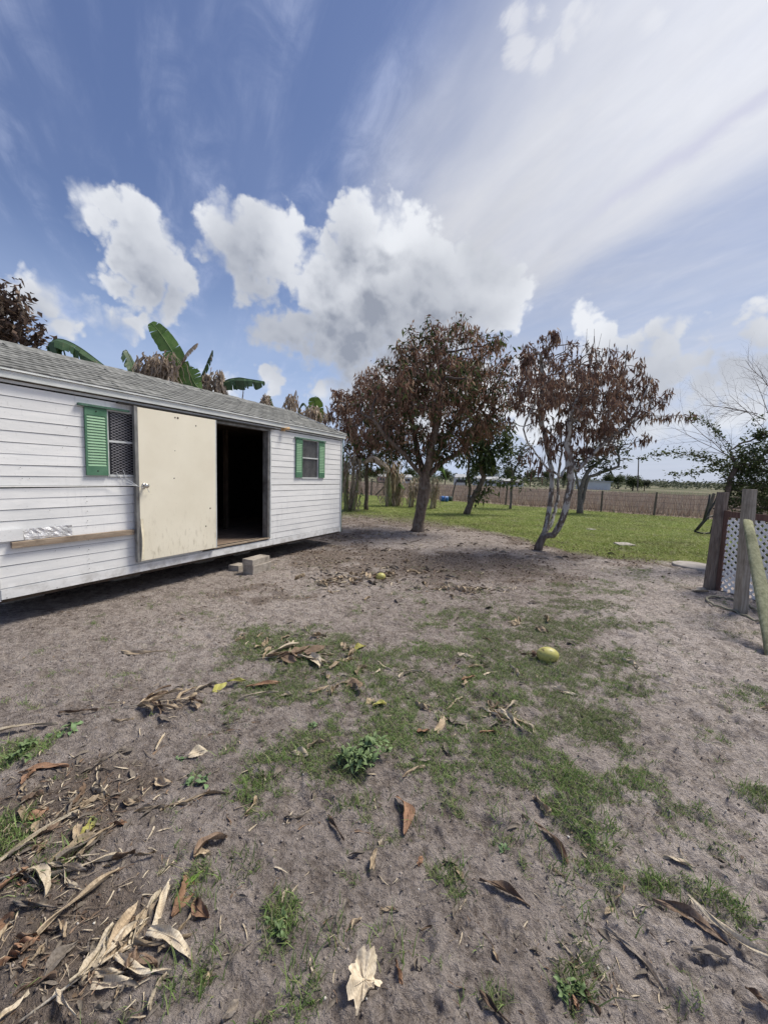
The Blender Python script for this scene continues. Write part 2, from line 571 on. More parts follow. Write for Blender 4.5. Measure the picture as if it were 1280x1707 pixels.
def grass_mask(x, y):
    m = np.zeros_like(x)
    n = fbm(x, y, 0.35, 4, 1)
    n2 = fbm(x, y, 0.09, 3, 2)
    for cx, cy, rl, rc, s in GR:
        L = math.hypot(cx, cy)
        ux, uy = cx / L, cy / L
        dx, dy = x - cx, y - cy
        al, ac = dx * ux + dy * uy, dx * uy - dy * ux
        d = np.sqrt((al / rl) ** 2 + (ac / rc) ** 2)
        m = np.maximum(m, s * sst(1.75 - d, 0.0, 1.35))
    n3 = fbm(x, y, 0.045, 2, 31)
    g = sst(m + n * 1.15 + n2 * 0.9 + n3 * 0.45, 0.34, 1.05)
    sc = sst(fbm(x, y, 0.8, 3, 9) + 0.6 * fbm(x, y, 0.12, 2, 12), 0.42, 0.7) * 0.5 * (y < 8)
    g = np.maximum(g, sc)
    g = np.maximum(g * (1 - under_shed(x, y)), lawn_mask(x, y) * sst(fbm(x, y, 0.7, 4, 4) + 0.75, 0.05, 0.5))
    return g


def litter_mask(x, y):
    m = np.zeros_like(x)
    for cx, cy, r, s in LI:
        d = np.hypot(x - cx, y - cy) / r
        m = np.maximum(m, s * sst(1.6 - d, 0, 1.2))
    return np.clip(sst(m + fbm(x, y, 0.5, 4, 5) * 0.7, 0.25, 0.85), 0, 1)


SH_A = 0.45690
SH_O = Vector((-1.0136, 9.2920, 0))
SH_D = Vector((-math.sin(SH_A), -math.cos(SH_A), 0))
SH_N = Vector((math.cos(SH_A), -math.sin(SH_A), 0))
SH_ROT = math.atan2(SH_D.y, SH_D.x)


def under_shed(x, y):
    s = (x - SH_O.x) * SH_D.x + (y - SH_O.y) * SH_D.y
    n = (x - SH_O.x) * SH_N.x + (y - SH_O.y) * SH_N.y
    return sst(s, -0.5, 0.0) * sst(-s, -6.6, -6.1) * sst(-n, -0.35, 0.1) * sst(n, -3.6, -3.0)


def sand_mask(x, y):
    """pale trampled sand: towards the right, and a path along the shed"""
    a = sst(x - 0.50 * y + 1.1 * fbm(x, y, 1.2, 3, 6), -0.7, 1.0)
    b = np.exp(-((x + 2.0 - 0.1 * y + (y - 4) * -0.33) / 0.9) ** 2) * sst(y, 2.6, 4.0) * 0.5
    return np.clip(np.maximum(a, b) * (1 - sst(y, 8.5, 12)), 0, 1)


_pits = []
for _ in range(420):
    px_, py_ = rng.uniform(-3, 6), rng.uniform(0.8, 8.5)
    _pits.append((px_, py_, rng.uniform(0.05, 0.11), rng.uniform(0.035, 0.06), rng.uniform(0, math.pi), rng.uniform(0.5, 1.0)))
PITS = np.array(_pits)


def gh(x, y, fine=True):
    """height of the ground"""
    x = np.asarray(x, dtype=float)
    y = np.asarray(y, dtype=float)
    r = np.hypot(x, y)
    fade = 1 - sst(r, 16, 30)
    sand = sand_mask(x, y)
    h = fbm(x, y, 2.4, 3, 7) * 0.030 * fade
    rough = 0.55 + 0.75 * sand
    l1 = fbm(x + 0.1 * fbm(x, y, 0.2, 2, 21), y, 0.20, 3, 8)
    h = h + rough * 0.022 * l1
    # wind- and foot-worn ripples that run across the sand
    q = 0.72 * x + 0.69 * y
    rip = 1 - np.abs(fbm(q * 1.0, (x * 0.69 - y * 0.72) * 0.45, 0.12, 3, 10)) * 2.6
    h = h + sand * 0.036 * np.clip(rip, -1, 1)
    if fine:
        rid = 1 - np.abs(fbm(x, y, 0.075, 3, 13)) * 2.8
        h = h + 0.0165 * np.clip(rid, -1, 1) * (0.75 + 0.35 * sand) * (0.5 + sst(fbm(x, y, 0.5, 2, 16), -0.3, 0.3))
        h = h + 0.0135 * fbm(x, y, 0.042, 3, 14, 0.62)
    for cx, cy, a, b, t, s in PITS:
        m = (np.abs(x - cx) < 0.3) & (np.abs(y - cy) < 0.3)
        if np.any(m):
            dx, dy = x[m] - cx, y[m] - cy
            u = (dx * math.cos(t) + dy * math.sin(t)) / a
            v = (-dx * math.sin(t) + dy * math.cos(t)) / b
            d = np.sqrt(u * u + v * v)
            hm = h[m] + s * (-0.030 * np.exp(-d ** 4) + 0.008 * np.exp(-((d - 1.35) / 0.3) ** 2))
            h[m] = hm
    lawn = lawn_mask(x, y)
    h = h * (1 - 0.35 * lawn)
    h = h + 0.04 * sst(r, 60, 200) * fbm(x, y, 60, 2, 15) * 10
    return h


def ghs(x, y, fine=False):
    return float(gh(np.array([x]), np.array([y]), fine)[0])


# ------------------------------------------------------------------ materials
def new_mat(name):
    m = bpy.data.materials.new(name)
    m.use_nodes = True
    m.node_tree.nodes.clear()
    n = NT(m.node_tree)
    return m, n


def finish(n, color, rough=0.8, spec=0.3, bump=None, bump_d=0.01, bump_s=1.0, metal=0.0, trans=0.0):
    b = n.node('ShaderNodeBsdfPrincipled')
    n.put(b.inputs['Base Color'], color)
    n.put(b.inputs['Roughness'], rough)
    n.put(b.inputs['Specular IOR Level'], spec)
    b.inputs['Metallic'].default_value = metal
    if bump is not None:
        bp = n.node('ShaderNodeBump')
        bp.inputs['Strength'].default_value = bump_s
        bp.inputs['Distance'].default_value = bump_d
        n.put(bp.inputs['Height'], bump)
        n.t.links.new(bp.outputs[0], b.inputs['Normal'])
    out = n.node('ShaderNodeOutputMaterial')
    if trans:
        tr = n.node('ShaderNodeBsdfTranslucent')
        n.put(tr.inputs[0], color)
        mx = n.node('ShaderNodeMixShader')
        mx.inputs[0].default_value = trans
        n.t.links.new(b.outputs[0], mx.inputs[1])
        n.t.links.new(tr.outputs[0], mx.inputs[2])
        n.t.links.new(mx.outputs[0], out.inputs[0])
    else:
        n.t.links.new(b.outputs[0], out.inputs[0])


def objc(n):
    return n.node('ShaderNodeTexCoord').outputs['Object']


def island(n):
    return n.node('ShaderNodeNewGeometry').outputs['Random Per Island']


def objrand(n):
    return n.node('ShaderNodeObjectInfo').outputs['Random']


def ramp(n, f, stops):
    r = n.node('ShaderNodeValToRGB')
    n.put(r.inputs[0], f)
    e = r.color_ramp.elements
    while len(e) > 1:
        e.remove(e[-1])
    e[0].position, e[0].color = stops[0][0], (*stops[0][1], 1)
    for p, c in stops[1:]:
        k = e.new(p)
        k.color = (*c, 1)
    return r.outputs[0]


def simple(name, c1, c2, scale=6.0, rough=0.8, bump=0.0, spec=0.3, stretch=(1, 1, 1), detail=5, metal=0.0, obj_var=0.0, dirt=None, dirt_s=2.0):
    m, n = new_mat(name)
    p = n.v('MULTIPLY', objc(n), stretch)
    f = n.noise(p, scale, detail, 0.6)
    col = n.mix(n.ss(f, 0.3, 0.7), c1, c2)
    if dirt is not None:
        d = n.noise(objc(n), dirt_s, 6, 0.65)
        col = n.mix(n.m('MULTIPLY', n.ss(d, 0.45, 0.75), 0.7), col, dirt)
    if obj_var:
        k = n.lin(objrand(n), 0, 1, 1 - obj_var, 1 + obj_var)
        col = n.v('SCALE', col, s=k)
    finish(n, col, rough, spec, n.noise(p, scale * 3, 4, 0.6) if bump else None, bump or 0.01, 1.0, metal)
    return m


def mat_ground():
    m, n = new_mat('dirt_ground')
    at = n.node('ShaderNodeAttribute')
    at.attribute_name = 'cover'
    gr, li, sa = n.sep(at.outputs['Color'])
    at2 = n.node('ShaderNodeAttribute')
    at2.attribute_name = 'zone'
    lawn, field, far = n.sep(at2.outputs['Color'])
    P = n.node('ShaderNodeNewGeometry').outputs['Position']
    n1 = n.noise(P, 2.2, 6, 0.6)
    n2 = n.noise(P, 17, 6, 0.62)
    n3 = n.noise(P, 85, 5, 0.65)
    n4 = n.noise(P, 330, 3, 0.6)
    n5 = n.noise(P, 38, 6, 0.66, 0.6)
    dirt = n.mix(n.ss(n.m('ADD', n.m('MULTIPLY', n2, 0.55), n.m('MULTIPLY', n5, 0.45)), 0.36, 0.62), (0.165, 0.136, 0.121), (0.480, 0.418, 0.382))
    dirt = n.mix(n.m('MULTIPLY', n.ss(n1, 0.42, 0.66), 0.55), dirt, (0.470, 0.410, 0.375))
    sand = n.mix(n.ss(n.m('ADD', n.m('MULTIPLY', n2, 0.5), n.m('MULTIPLY', n5, 0.5)), 0.36, 0.62), (0.370, 0.320, 0.290), (0.740, 0.660, 0.612))
    n6 = n.noise(P, 6.5, 5, 0.62, 0.5)
    col = n.mix(n.m('MULTIPLY', sa, 0.85), dirt, sand)
    col = n.mix(n.m('MULTIPLY', n.ss(n6, 0.50, 0.64), 0.40), col, (0.145, 0.118, 0.100))
    col = n.mix(n.m('MULTIPLY', n.ss(n6, 0.48, 0.36), 0.30), col, (0.62, 0.55, 0.50))
    org = n.mix(n.ss(n5, 0.35, 0.65), (0.075, 0.056, 0.045), (0.225, 0.170, 0.130))
    lf = n.m('MULTIPLY', n.ss(n.m('ADD', n.m('MULTIPLY', li, 0.9), n.m('MULTIPLY', n.m('SUBTRACT', n2, 0.5), 1.4)), 0.25, 0.75), 0.62)
    col = n.mix(lf, col, org)
    # crumbs of dead plants, small pale flecks
    crumb = n.ss(n3, 0.60, 0.74)
    col = n.mix(n.m('MULTIPLY', crumb, 0.75), col, (0.066, 0.048, 0.038))
    fib = n.noise(n.v('MULTIPLY', P, (1.0, 2.6, 1.0)), 55, 5, 0.7, 1.5)
    col = n.mix(n.m('MULTIPLY', n.ss(fib, 0.56, 0.66), n.m('SUBTRACT', 0.78, n.m('MULTIPLY', sa, 0.45))), col, (0.085, 0.062, 0.048))
    fl = n.ss(n.vor(P, 48, 'F1'), 0.085, 0.04)
    col = n.mix(n.m('MULTIPLY', fl, n.ss(n.noise(P, 9, 2), 0.5, 0.65)), col, (0.50, 0.46, 0.41))
    col = n.mix(n.m('MULTIPLY', n.ss(n4, 0.35, 0.75), 0.18), col, (0.42, 0.37, 0.34))
    gcol = n.mix(n.ss(n3, 0.3, 0.7), (0.070, 0.080, 0.040), (0.130, 0.132, 0.075))
    col = n.mix(n.m('MULTIPLY', gr, 0.42), col, gcol)
    lcol = n.mix(n.ss(n.noise(P, 1.1, 5, 0.6), 0.35, 0.65), (0.160, 0.215, 0.055), (0.250, 0.280, 0.095))
    lcol = n.mix(n.m('MULTIPLY', n.ss(n2, 0.5, 0.8), 0.6), lcol, (0.075, 0.085, 0.035))
    col = n.mix(n.m('MULTIPLY', lawn, n.m('MULTIPLY', gr, 0.95)), col, lcol)
    fcol = n.mix(n.ss(n.noise(P, 0.6, 6, 0.65), 0.3, 0.7), (0.240, 0.190, 0.152), (0.360, 0.295, 0.240))
    col = n.mix(field, col, fcol)
    pc = n.v('MULTIPLY', P, (1.0, 0.35, 1.0))
    pf = n.noise(pc, 0.030, 8, 0.65)
    fc = ramp(n, pf, [(0.30, (0.060, 0.072, 0.040)), (0.44, (0.105, 0.115, 0.068)), (0.52, (0.190, 0.180, 0.125)), (0.64, (0.26, 0.24, 0.18)), (0.72, (0.10, 0.11, 0.06))])
    col = n.mix(far, col, fc)
    bh = n.m('ADD', n.m('ADD', n.m('MULTIPLY', n2, 0.5), n.m('MULTIPLY', n5, 0.55)), n.m('ADD', n.m('MULTIPLY', n3, 0.32), n.m('MULTIPLY', n4, 0.10)))
    finish(n, col, 0.95, 0.08, bh, 0.085, 1.0)
    return m


def mat_blade(name, c, patchy=None):
    m, n = new_mat(name)
    col = ramp(n, island(n), c)
    if patchy is not None:
        P = n.node('ShaderNodeNewGeometry').outputs['Position']
        col = n.mix(n.m('MULTIPLY', n.ss(n.noise(P, 0.9, 6, 0.65), 0.46, 0.66), 0.75), col, patchy)
        col = n.v('SCALE', col, s=n.lin(n.noise(P, 0.35, 4, 0.6), 0.3, 0.7, 0.75, 1.2))
    finish(n, col, 0.6, 0.25, trans=0.25)
    return m


# ------------------------------------------------------------------ the ground sheet
def build_ground():
    fine = np.linspace(-62, 62, 400)
    coarse = np.linspace(62, 298, 40)[1:-1]
    ang = np.radians(np.concatenate([fine, coarse]))
    rs = [0.3]
    while rs[-1] < 40:
        rs.append(rs[-1] * (1.0072 if rs[-1] > 0.8 else 1.04))
    while rs[-1] < 4000:
        rs.append(rs[-1] * 1.12)
    rs = np.array(rs)
    A, Rr = np.meshgrid(ang, rs)
    X, Y = (np.sin(A) * Rr).ravel(), (np.cos(A) * Rr).ravel()
    Z = gh(X, Y)
    nA, nR = len(ang), len(rs)
    i = np.arange(nR - 1)[:, None] * nA
    j = np.arange(nA)[None, :]
    j2 = (j + 1) % nA
    quads = np.stack([i + j, i + nA + j, i + nA + j2, i + j2], -1).reshape(-1, 4)
    verts = np.stack([X, Y, Z], -1)
    me = np_mesh('ground', verts, 4, quads[:, ::-1], mat_ground(), True)
    # close the small hole under the tripod point
    import bmesh
    bm = bmesh.new()
    bm.from_mesh(me)
    bm.verts.ensure_lookup_table()
    bm.faces.new([bm.verts[k] for k in range(nA)][::-1])
    bm.normal_update()
    bm.to_mesh(me)
    bm.free()
    ca = me.color_attributes.new('cover', 'FLOAT_COLOR', 'POINT')
    d = np.ones((len(X), 4), dtype=np.float32)
    d[:, 0] = grass_mask(X, Y)
    d[:, 1] = litter_mask(X, Y)
    d[:, 2] = sand_mask(X, Y)
    ca.data.foreach_set('color', d.ravel())
    cz = me.color_attributes.new('zone', 'FLOAT_COLOR', 'POINT')
    d = np.ones((len(X), 4), dtype=np.float32)
    d[:, 0] = lawn_mask(X, Y)
    d[:, 1] = far_field(X, Y)
    d[:, 2] = sst(Y + 0.8 * X + 6 * fbm(X, Y, 20, 2, 30), 84, 96)
    cz.data.foreach_set('color', d.ravel())
    o = link_mesh('ground', me, kind='structure')
    return o


build_ground()


def scatter(n_try, xr, yr, dens, seed):
    g = np.random.default_rng(seed)
    X = g.uniform(xr[0], xr[1], n_try)
    Y = g.uniform(yr[0], yr[1], n_try)
    ok = (np.abs(X) < Y * 1.12 + 0.5)
    X, Y = X[ok], Y[ok]
    keep = g.uniform(0, 1, len(X)) < dens(X, Y)
    return X[keep], Y[keep], g


def blades(name, X, Y, g, hgt, wid, mat, lean=0.5, seg=2, fine=True):
    """bent tapering blades, one island each, joined"""
    N = len(X)
    Z = gh(X, Y, fine) - 0.002
    a = g.uniform(0, 2 * np.pi, N)
    b = g.uniform(0, 2 * np.pi, N)
    h = hgt * g.uniform(0.4, 1.2, N) * (1 + 0.9 * (g.uniform(size=N) < 0.07))
    w = wid * g.uniform(0.7, 1.3, N)
    ln = lean * g.uniform(0.3, 1.3, N) * h
    cx, cy = np.cos(a), np.sin(a)
    sx, sy = np.cos(b), np.sin(b)
    base = np.stack([X, Y, Z], -1)
    side = np.stack([sx * w, sy * w, np.zeros(N)], -1) * 0.5
    if seg == 1:
        tip = base + np.stack([cx * ln, cy * ln, h], -1)
        v = np.stack([base - side, base + side, tip], 1).reshape(-1, 3)
        idx = np.arange(N * 3).reshape(N, 3)
        return link_mesh(name, np_mesh(name, v, 3, idx, mat), kind='stuff')
    mid = base + np.stack([cx * ln * 0.35, cy * ln * 0.35, h * 0.62], -1)
    tip = base + np.stack([cx * ln, cy * ln, h], -1)
    v = np.stack([base - side, base + side, mid + side * 0.8, mid - side * 0.8, tip], 1).reshape(-1, 3)
    o = np.arange(N)[:, None] * 5
    tri = np.concatenate([o + np.array([0, 1, 2]), o + np.array([0, 2, 3]), o + np.array([3, 2, 4])], 0)
    return link_mesh(name, np_mesh(name, v, 3, tri, mat), kind='stuff')


M_GRASS = mat_blade('patch_grass', [(0.0, (0.110, 0.185, 0.052)), (0.35, (0.165, 0.265, 0.075)), (0.7, (0.235, 0.335, 0.110)), (0.88, (0.28, 0.31, 0.13)), (1.0, (0.42, 0.38, 0.23))], (0.200, 0.215, 0.110))
M_LAWN = mat_blade('lawn_grass', [(0.0, (0.185, 0.245, 0.055)), (0.5, (0.290, 0.360, 0.090)), (0.85, (0.400, 0.440, 0.140)), (1.0, (0.48, 0.44, 0.24))], (0.230, 0.220, 0.105))
M_STRAW = mat_blade('dead_straw', [(0.0, (0.085, 0.062, 0.046)), (0.4, (0.165, 0.125, 0.090)), (0.75, (0.27, 0.215, 0.155)), (1.0, (0.42, 0.36, 0.27))])
M_WEEDS = mat_blade('dry_weeds', [(0.0, (0.225, 0.170, 0.135)), (0.45, (0.340, 0.270, 0.215)), (0.8, (0.450, 0.370, 0.300)), (1.0, (0.54, 0.48, 0.37))])


def build_grass():
    X, Y, g = scatter(1500000, (-3.2, 7.5), (0.75, 7.5), lambda x, y: np.clip(grass_mask(x, y) * (1 - lawn_mask(x, y)) * np.clip(3.4 / y, 0.25, 1.6) * 0.75, 0, 1) * (np.abs(x) < y * 1.08 + .2), 1)
    X = X[:300000]; Y = Y[:300000]
    blades('grass_patches', X, Y, g, 0.022, 0.0032, M_GRASS, 1.5)
    # taller tufts that stand out of the patches
    tx, ty, g = [], [], np.random.default_rng(5)
    spots = [(940, 1460, 40), (1000, 1400, 30), (745, 1465, 60), (430, 1300, 60), (1195, 1512, 60), (1250, 1330, 60), (470, 1540, 60), (330, 1650, 50), (290, 1650, 40), (100, 1430, 30),
             (1010, 1385, 50), (590, 1110, 90), (430, 1075, 120), (640, 1150, 60), (560, 1350, 40), (610, 1340, 50), (880, 1400, 40), (510, 1640, 50), (560, 1560, 40), (650, 1570, 30),
             (330, 1500, 30), (400, 1450, 50), (1090, 1480, 40), (1100, 1490, 30), (820, 1350, 30), (960, 1520, 30), (1040, 1520, 25), (950, 1640, 50), (700, 1380, 20), (980, 1600, 30), (1240, 1460, 20), (350, 1600, 40), (940, 1300, 80), (1050, 1310, 40), (20, 1380, 60), (60, 1470, 40)]
    for px, py, k in spots:
        c = gnd(px, py)
        s = 0.02 * c.y + 0.012
        tx.append(g.normal(c.x, s, k)); ty.append(g.normal(c.y, s, k))
    blades('grass_tufts', np.concatenate(tx), np.concatenate(ty), g, 0.055, 0.0042, M_GRASS, 1.1)
    X, Y, g = scatter(700000, (-8, 22), (7.0, 34), lambda x, y: np.clip(grass_mask(x, y) * lawn_mask(x, y) * (1 - far_field(x, y)), 0, 1) * np.clip(9 / y, 0.35, 1), 2)
    blades('lawn_grass', X, Y, g, 0.050, 0.018, M_LAWN, 1.8, seg=1, fine=False)
    # crumbs of straw and bits of dead plants
    X, Y, g = scatter(420000, (-4, 7), (0.75, 11), lambda x, y: np.clip(0.16 + 0.55 * litter_mask(x, y) + 0.25 * grass_mask(x, y), 0, 1) * np.clip(3.2 / y, 0.3, 1) * (1 - 0.5 * sand_mask(x, y)), 3)
    blades('straw_bits', X, Y, g, 0.006, 0.0035, M_STRAW, 4.5, seg=1)
    # the tall dry weeds beyond the wire
    X, Y, g = scatter(330000, (-30, 60), (17, 75), lambda x, y: (y > 31.7 - 0.8 * x) * (y < 79 - 0.8 * x) * np.clip(30 / y, 0.3, 1) * 0.95, 4)
    blades('dry_weeds', X, Y, g, 0.52, 0.045, M_WEEDS, 0.45, seg=1, fine=False)


build_grass()

# ================================================================== THE SHED
def mat_siding():
    m, n = new_mat('white_siding')
    P = objc(n)
    f = n.noise(n.v('MULTIPLY', P, (1, 1, 6)), 3.0, 6, 0.6)
    col = n.mix(n.ss(f, 0.3, 0.7), (0.745, 0.755, 0.76), (0.83, 0.835, 0.835))
    # grey dirt that has run down from the joints and the window sill
    st = n.noise(n.v('MULTIPLY', P, (9, 1, 0.9)), 2.2, 5, 0.6)
    col = n.mix(n.m('MULTIPLY', n.ss(st, 0.50, 0.78), n.m('MULTIPLY', n.ss(n.noise(P, 0.9, 3), 0.42, 0.62), 0.60)), col, (0.50, 0.51, 0.52))
    sp = n.noise(P, 38, 4, 0.65)
    col = n.mix(n.m('MULTIPLY', n.ss(sp, 0.60, 0.72), 0.30), col, (0.36, 0.36, 0.35))
    big = n.noise(P, 1.1, 4, 0.6)
    col = n.mix(n.m('MULTIPLY', n.ss(big, 0.50, 0.72), 0.35), col, (0.50, 0.52, 0.54))
    x, y, z = n.sep(P)
    splash = n.m('MULTIPLY', n.ss(z, 0.52, 0.30), n.ss(n.noise(P, 7, 5, 0.65), 0.40, 0.65))
    col = n.mix(n.m('MULTIPLY', splash, 0.5), col, (0.32, 0.30, 0.27))
    col = n.v('SCALE', col, s=n.lin(objrand(n), 0, 1, 0.93, 1.03))
    finish(n, col, 0.55, 0.35, n.noise(n.v('MULTIPLY', P, (1, 1, 5)), 24, 4, 0.6), 0.0015, 0.6)
    return m


def mat_door():
    m, n = new_mat('cream_door_paint')
    P = objc(n)
    f = n.noise(P, 1.6, 4, 0.6)
    col = n.mix(n.ss(f, 0.3, 0.7), (0.775, 0.725, 0.590), (0.835, 0.790, 0.655))
    x, y, z = n.sep(P)
    lowm = n.ss(z, 1.3, 0.4)
    sm = n.ss(n.noise(n.v('MULTIPLY', P, (5, 1, 1.4)), 4.5, 6, 0.7), 0.50, 0.72)
    col = n.mix(n.m('MULTIPLY', n.m('MULTIPLY', sm, lowm), 0.65), col, (0.42, 0.37, 0.27))
    sp = n.ss(n.noise(n.v('MULTIPLY', P, (2.4, 1, 1)), 42, 3, 0.6), 0.70, 0.75)
    col = n.mix(n.m('MULTIPLY', n.m('MULTIPLY', sp, n.lin(z, 0.4, 2.2, 1.0, 0.35)), 0.8), col, (0.17, 0.14, 0.10))
    finish(n, col, 0.5, 0.35, n.noise(P, 60, 2), 0.0008, 0.5)
    return m


M_SIDING = mat_siding()
M_DOOR = mat_door()
M_TRIM = simple('white_trim_paint', (0.52, 0.545, 0.55), (0.66, 0.68, 0.69), 4, 0.6, stretch=(1, 1, 3), dirt=(0.30, 0.31, 0.30), dirt_s=3.0)
M_FASCIA = simple('weathered_fascia', (0.62, 0.66, 0.64), (0.76, 0.78, 0.77), 5, 0.6, stretch=(1.2, 1, 8), dirt=(0.50, 0.54, 0.52), dirt_s=2.5)
M_SHINGLE = simple('grey_shingle', (0.105, 0.107, 0.103), (0.265, 0.267, 0.257), 11, 0.95, bump=0.004, stretch=(1, 0.8, 2), obj_var=0.16, dirt=(0.085, 0.090, 0.075), dirt_s=3.5)
M_GREEN = simple('green_shutter_paint', (0.075, 0.180, 0.112), (0.105, 0.225, 0.145), 6, 0.5, dirt=(0.04, 0.13, 0.07), dirt_s=7)
M_GREEN_L = simple('faded_green_slat', (0.225, 0.405, 0.25), (0.30, 0.47, 0.315), 9, 0.5, dirt=(0.10, 0.27, 0.15), dirt_s=9, obj_var=0.08)
M_GREEN_D = simple('dark_green_trim', (0.050, 0.115, 0.085), (0.10, 0.19, 0.14), 12, 0.55)
M_METAL = simple('dull_grey_metal', (0.18, 0.18, 0.175), (0.32, 0.32, 0.31), 9, 0.5, metal=0.4, stretch=(1, 1, 0.4), dirt=(0.10, 0.08, 0.07), dirt_s=6)
M_FOIL = simple('crinkled_metal_sheet', (0.55, 0.56, 0.57), (0.80, 0.80, 0.82), 14, 0.35, bump=0.012, metal=0.35)
M_CHROME = simple('worn_chrome', (0.45, 0.43, 0.38), (0.7, 0.69, 0.66), 30, 0.25, metal=0.9)
M_BLACK = simple('near_black', (0.012, 0.011, 0.010), (0.028, 0.025, 0.022), 8, 0.9)  # near-black; also paints the shade in siding joints and doorway
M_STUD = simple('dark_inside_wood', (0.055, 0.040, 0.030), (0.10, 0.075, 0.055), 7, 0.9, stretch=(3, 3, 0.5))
M_FLOOR = simple('worn_plywood_floor', (0.16, 0.115, 0.085), (0.27, 0.20, 0.155), 5, 0.85, stretch=(0.5, 2, 1), dirt=(0.08, 0.06, 0.045), dirt_s=3)
M_WOOD = simple('weathered_plank', (0.255, 0.195, 0.145), (0.40, 0.325, 0.25), 7, 0.85, bump=0.003, stretch=(0.6, 4, 9), dirt=(0.14, 0.11, 0.085), dirt_s=5)
M_CONC = simple('concrete', (0.31, 0.275, 0.235), (0.46, 0.415, 0.36), 12, 0.95, bump=0.006, dirt=(0.15, 0.13, 0.11), dirt_s=5)
M_MESHW = simple('mesh_wire', (0.34, 0.335, 0.36), (0.46, 0.45, 0.48), 12, 0.55, metal=0.3)
M_LAMP = simple('tan_plastic', (0.45, 0.27, 0.11), (0.60, 0.40, 0.20), 12, 0.5)
M_PEEL = simple('pale_ply_edge', (0.62, 0.57, 0.44), (0.72, 0.67, 0.53), 10, 0.7)


def mat_pane():
    m, n = new_mat('dusty_window_glass')
    P = objc(n)
    f = n.noise(P, 9, 5, 0.6)
    col = n.mix(n.ss(f, 0.3, 0.7), (0.070, 0.070, 0.078), (0.135, 0.135, 0.145))
    finish(n, col, 0.22, 0.5)
    return m


M_PANE = mat_pane()
M_DARKPANE = simple('dark_glass', (0.012, 0.012, 0.016), (0.03, 0.03, 0.036), 5, 0.3, spec=0.5)


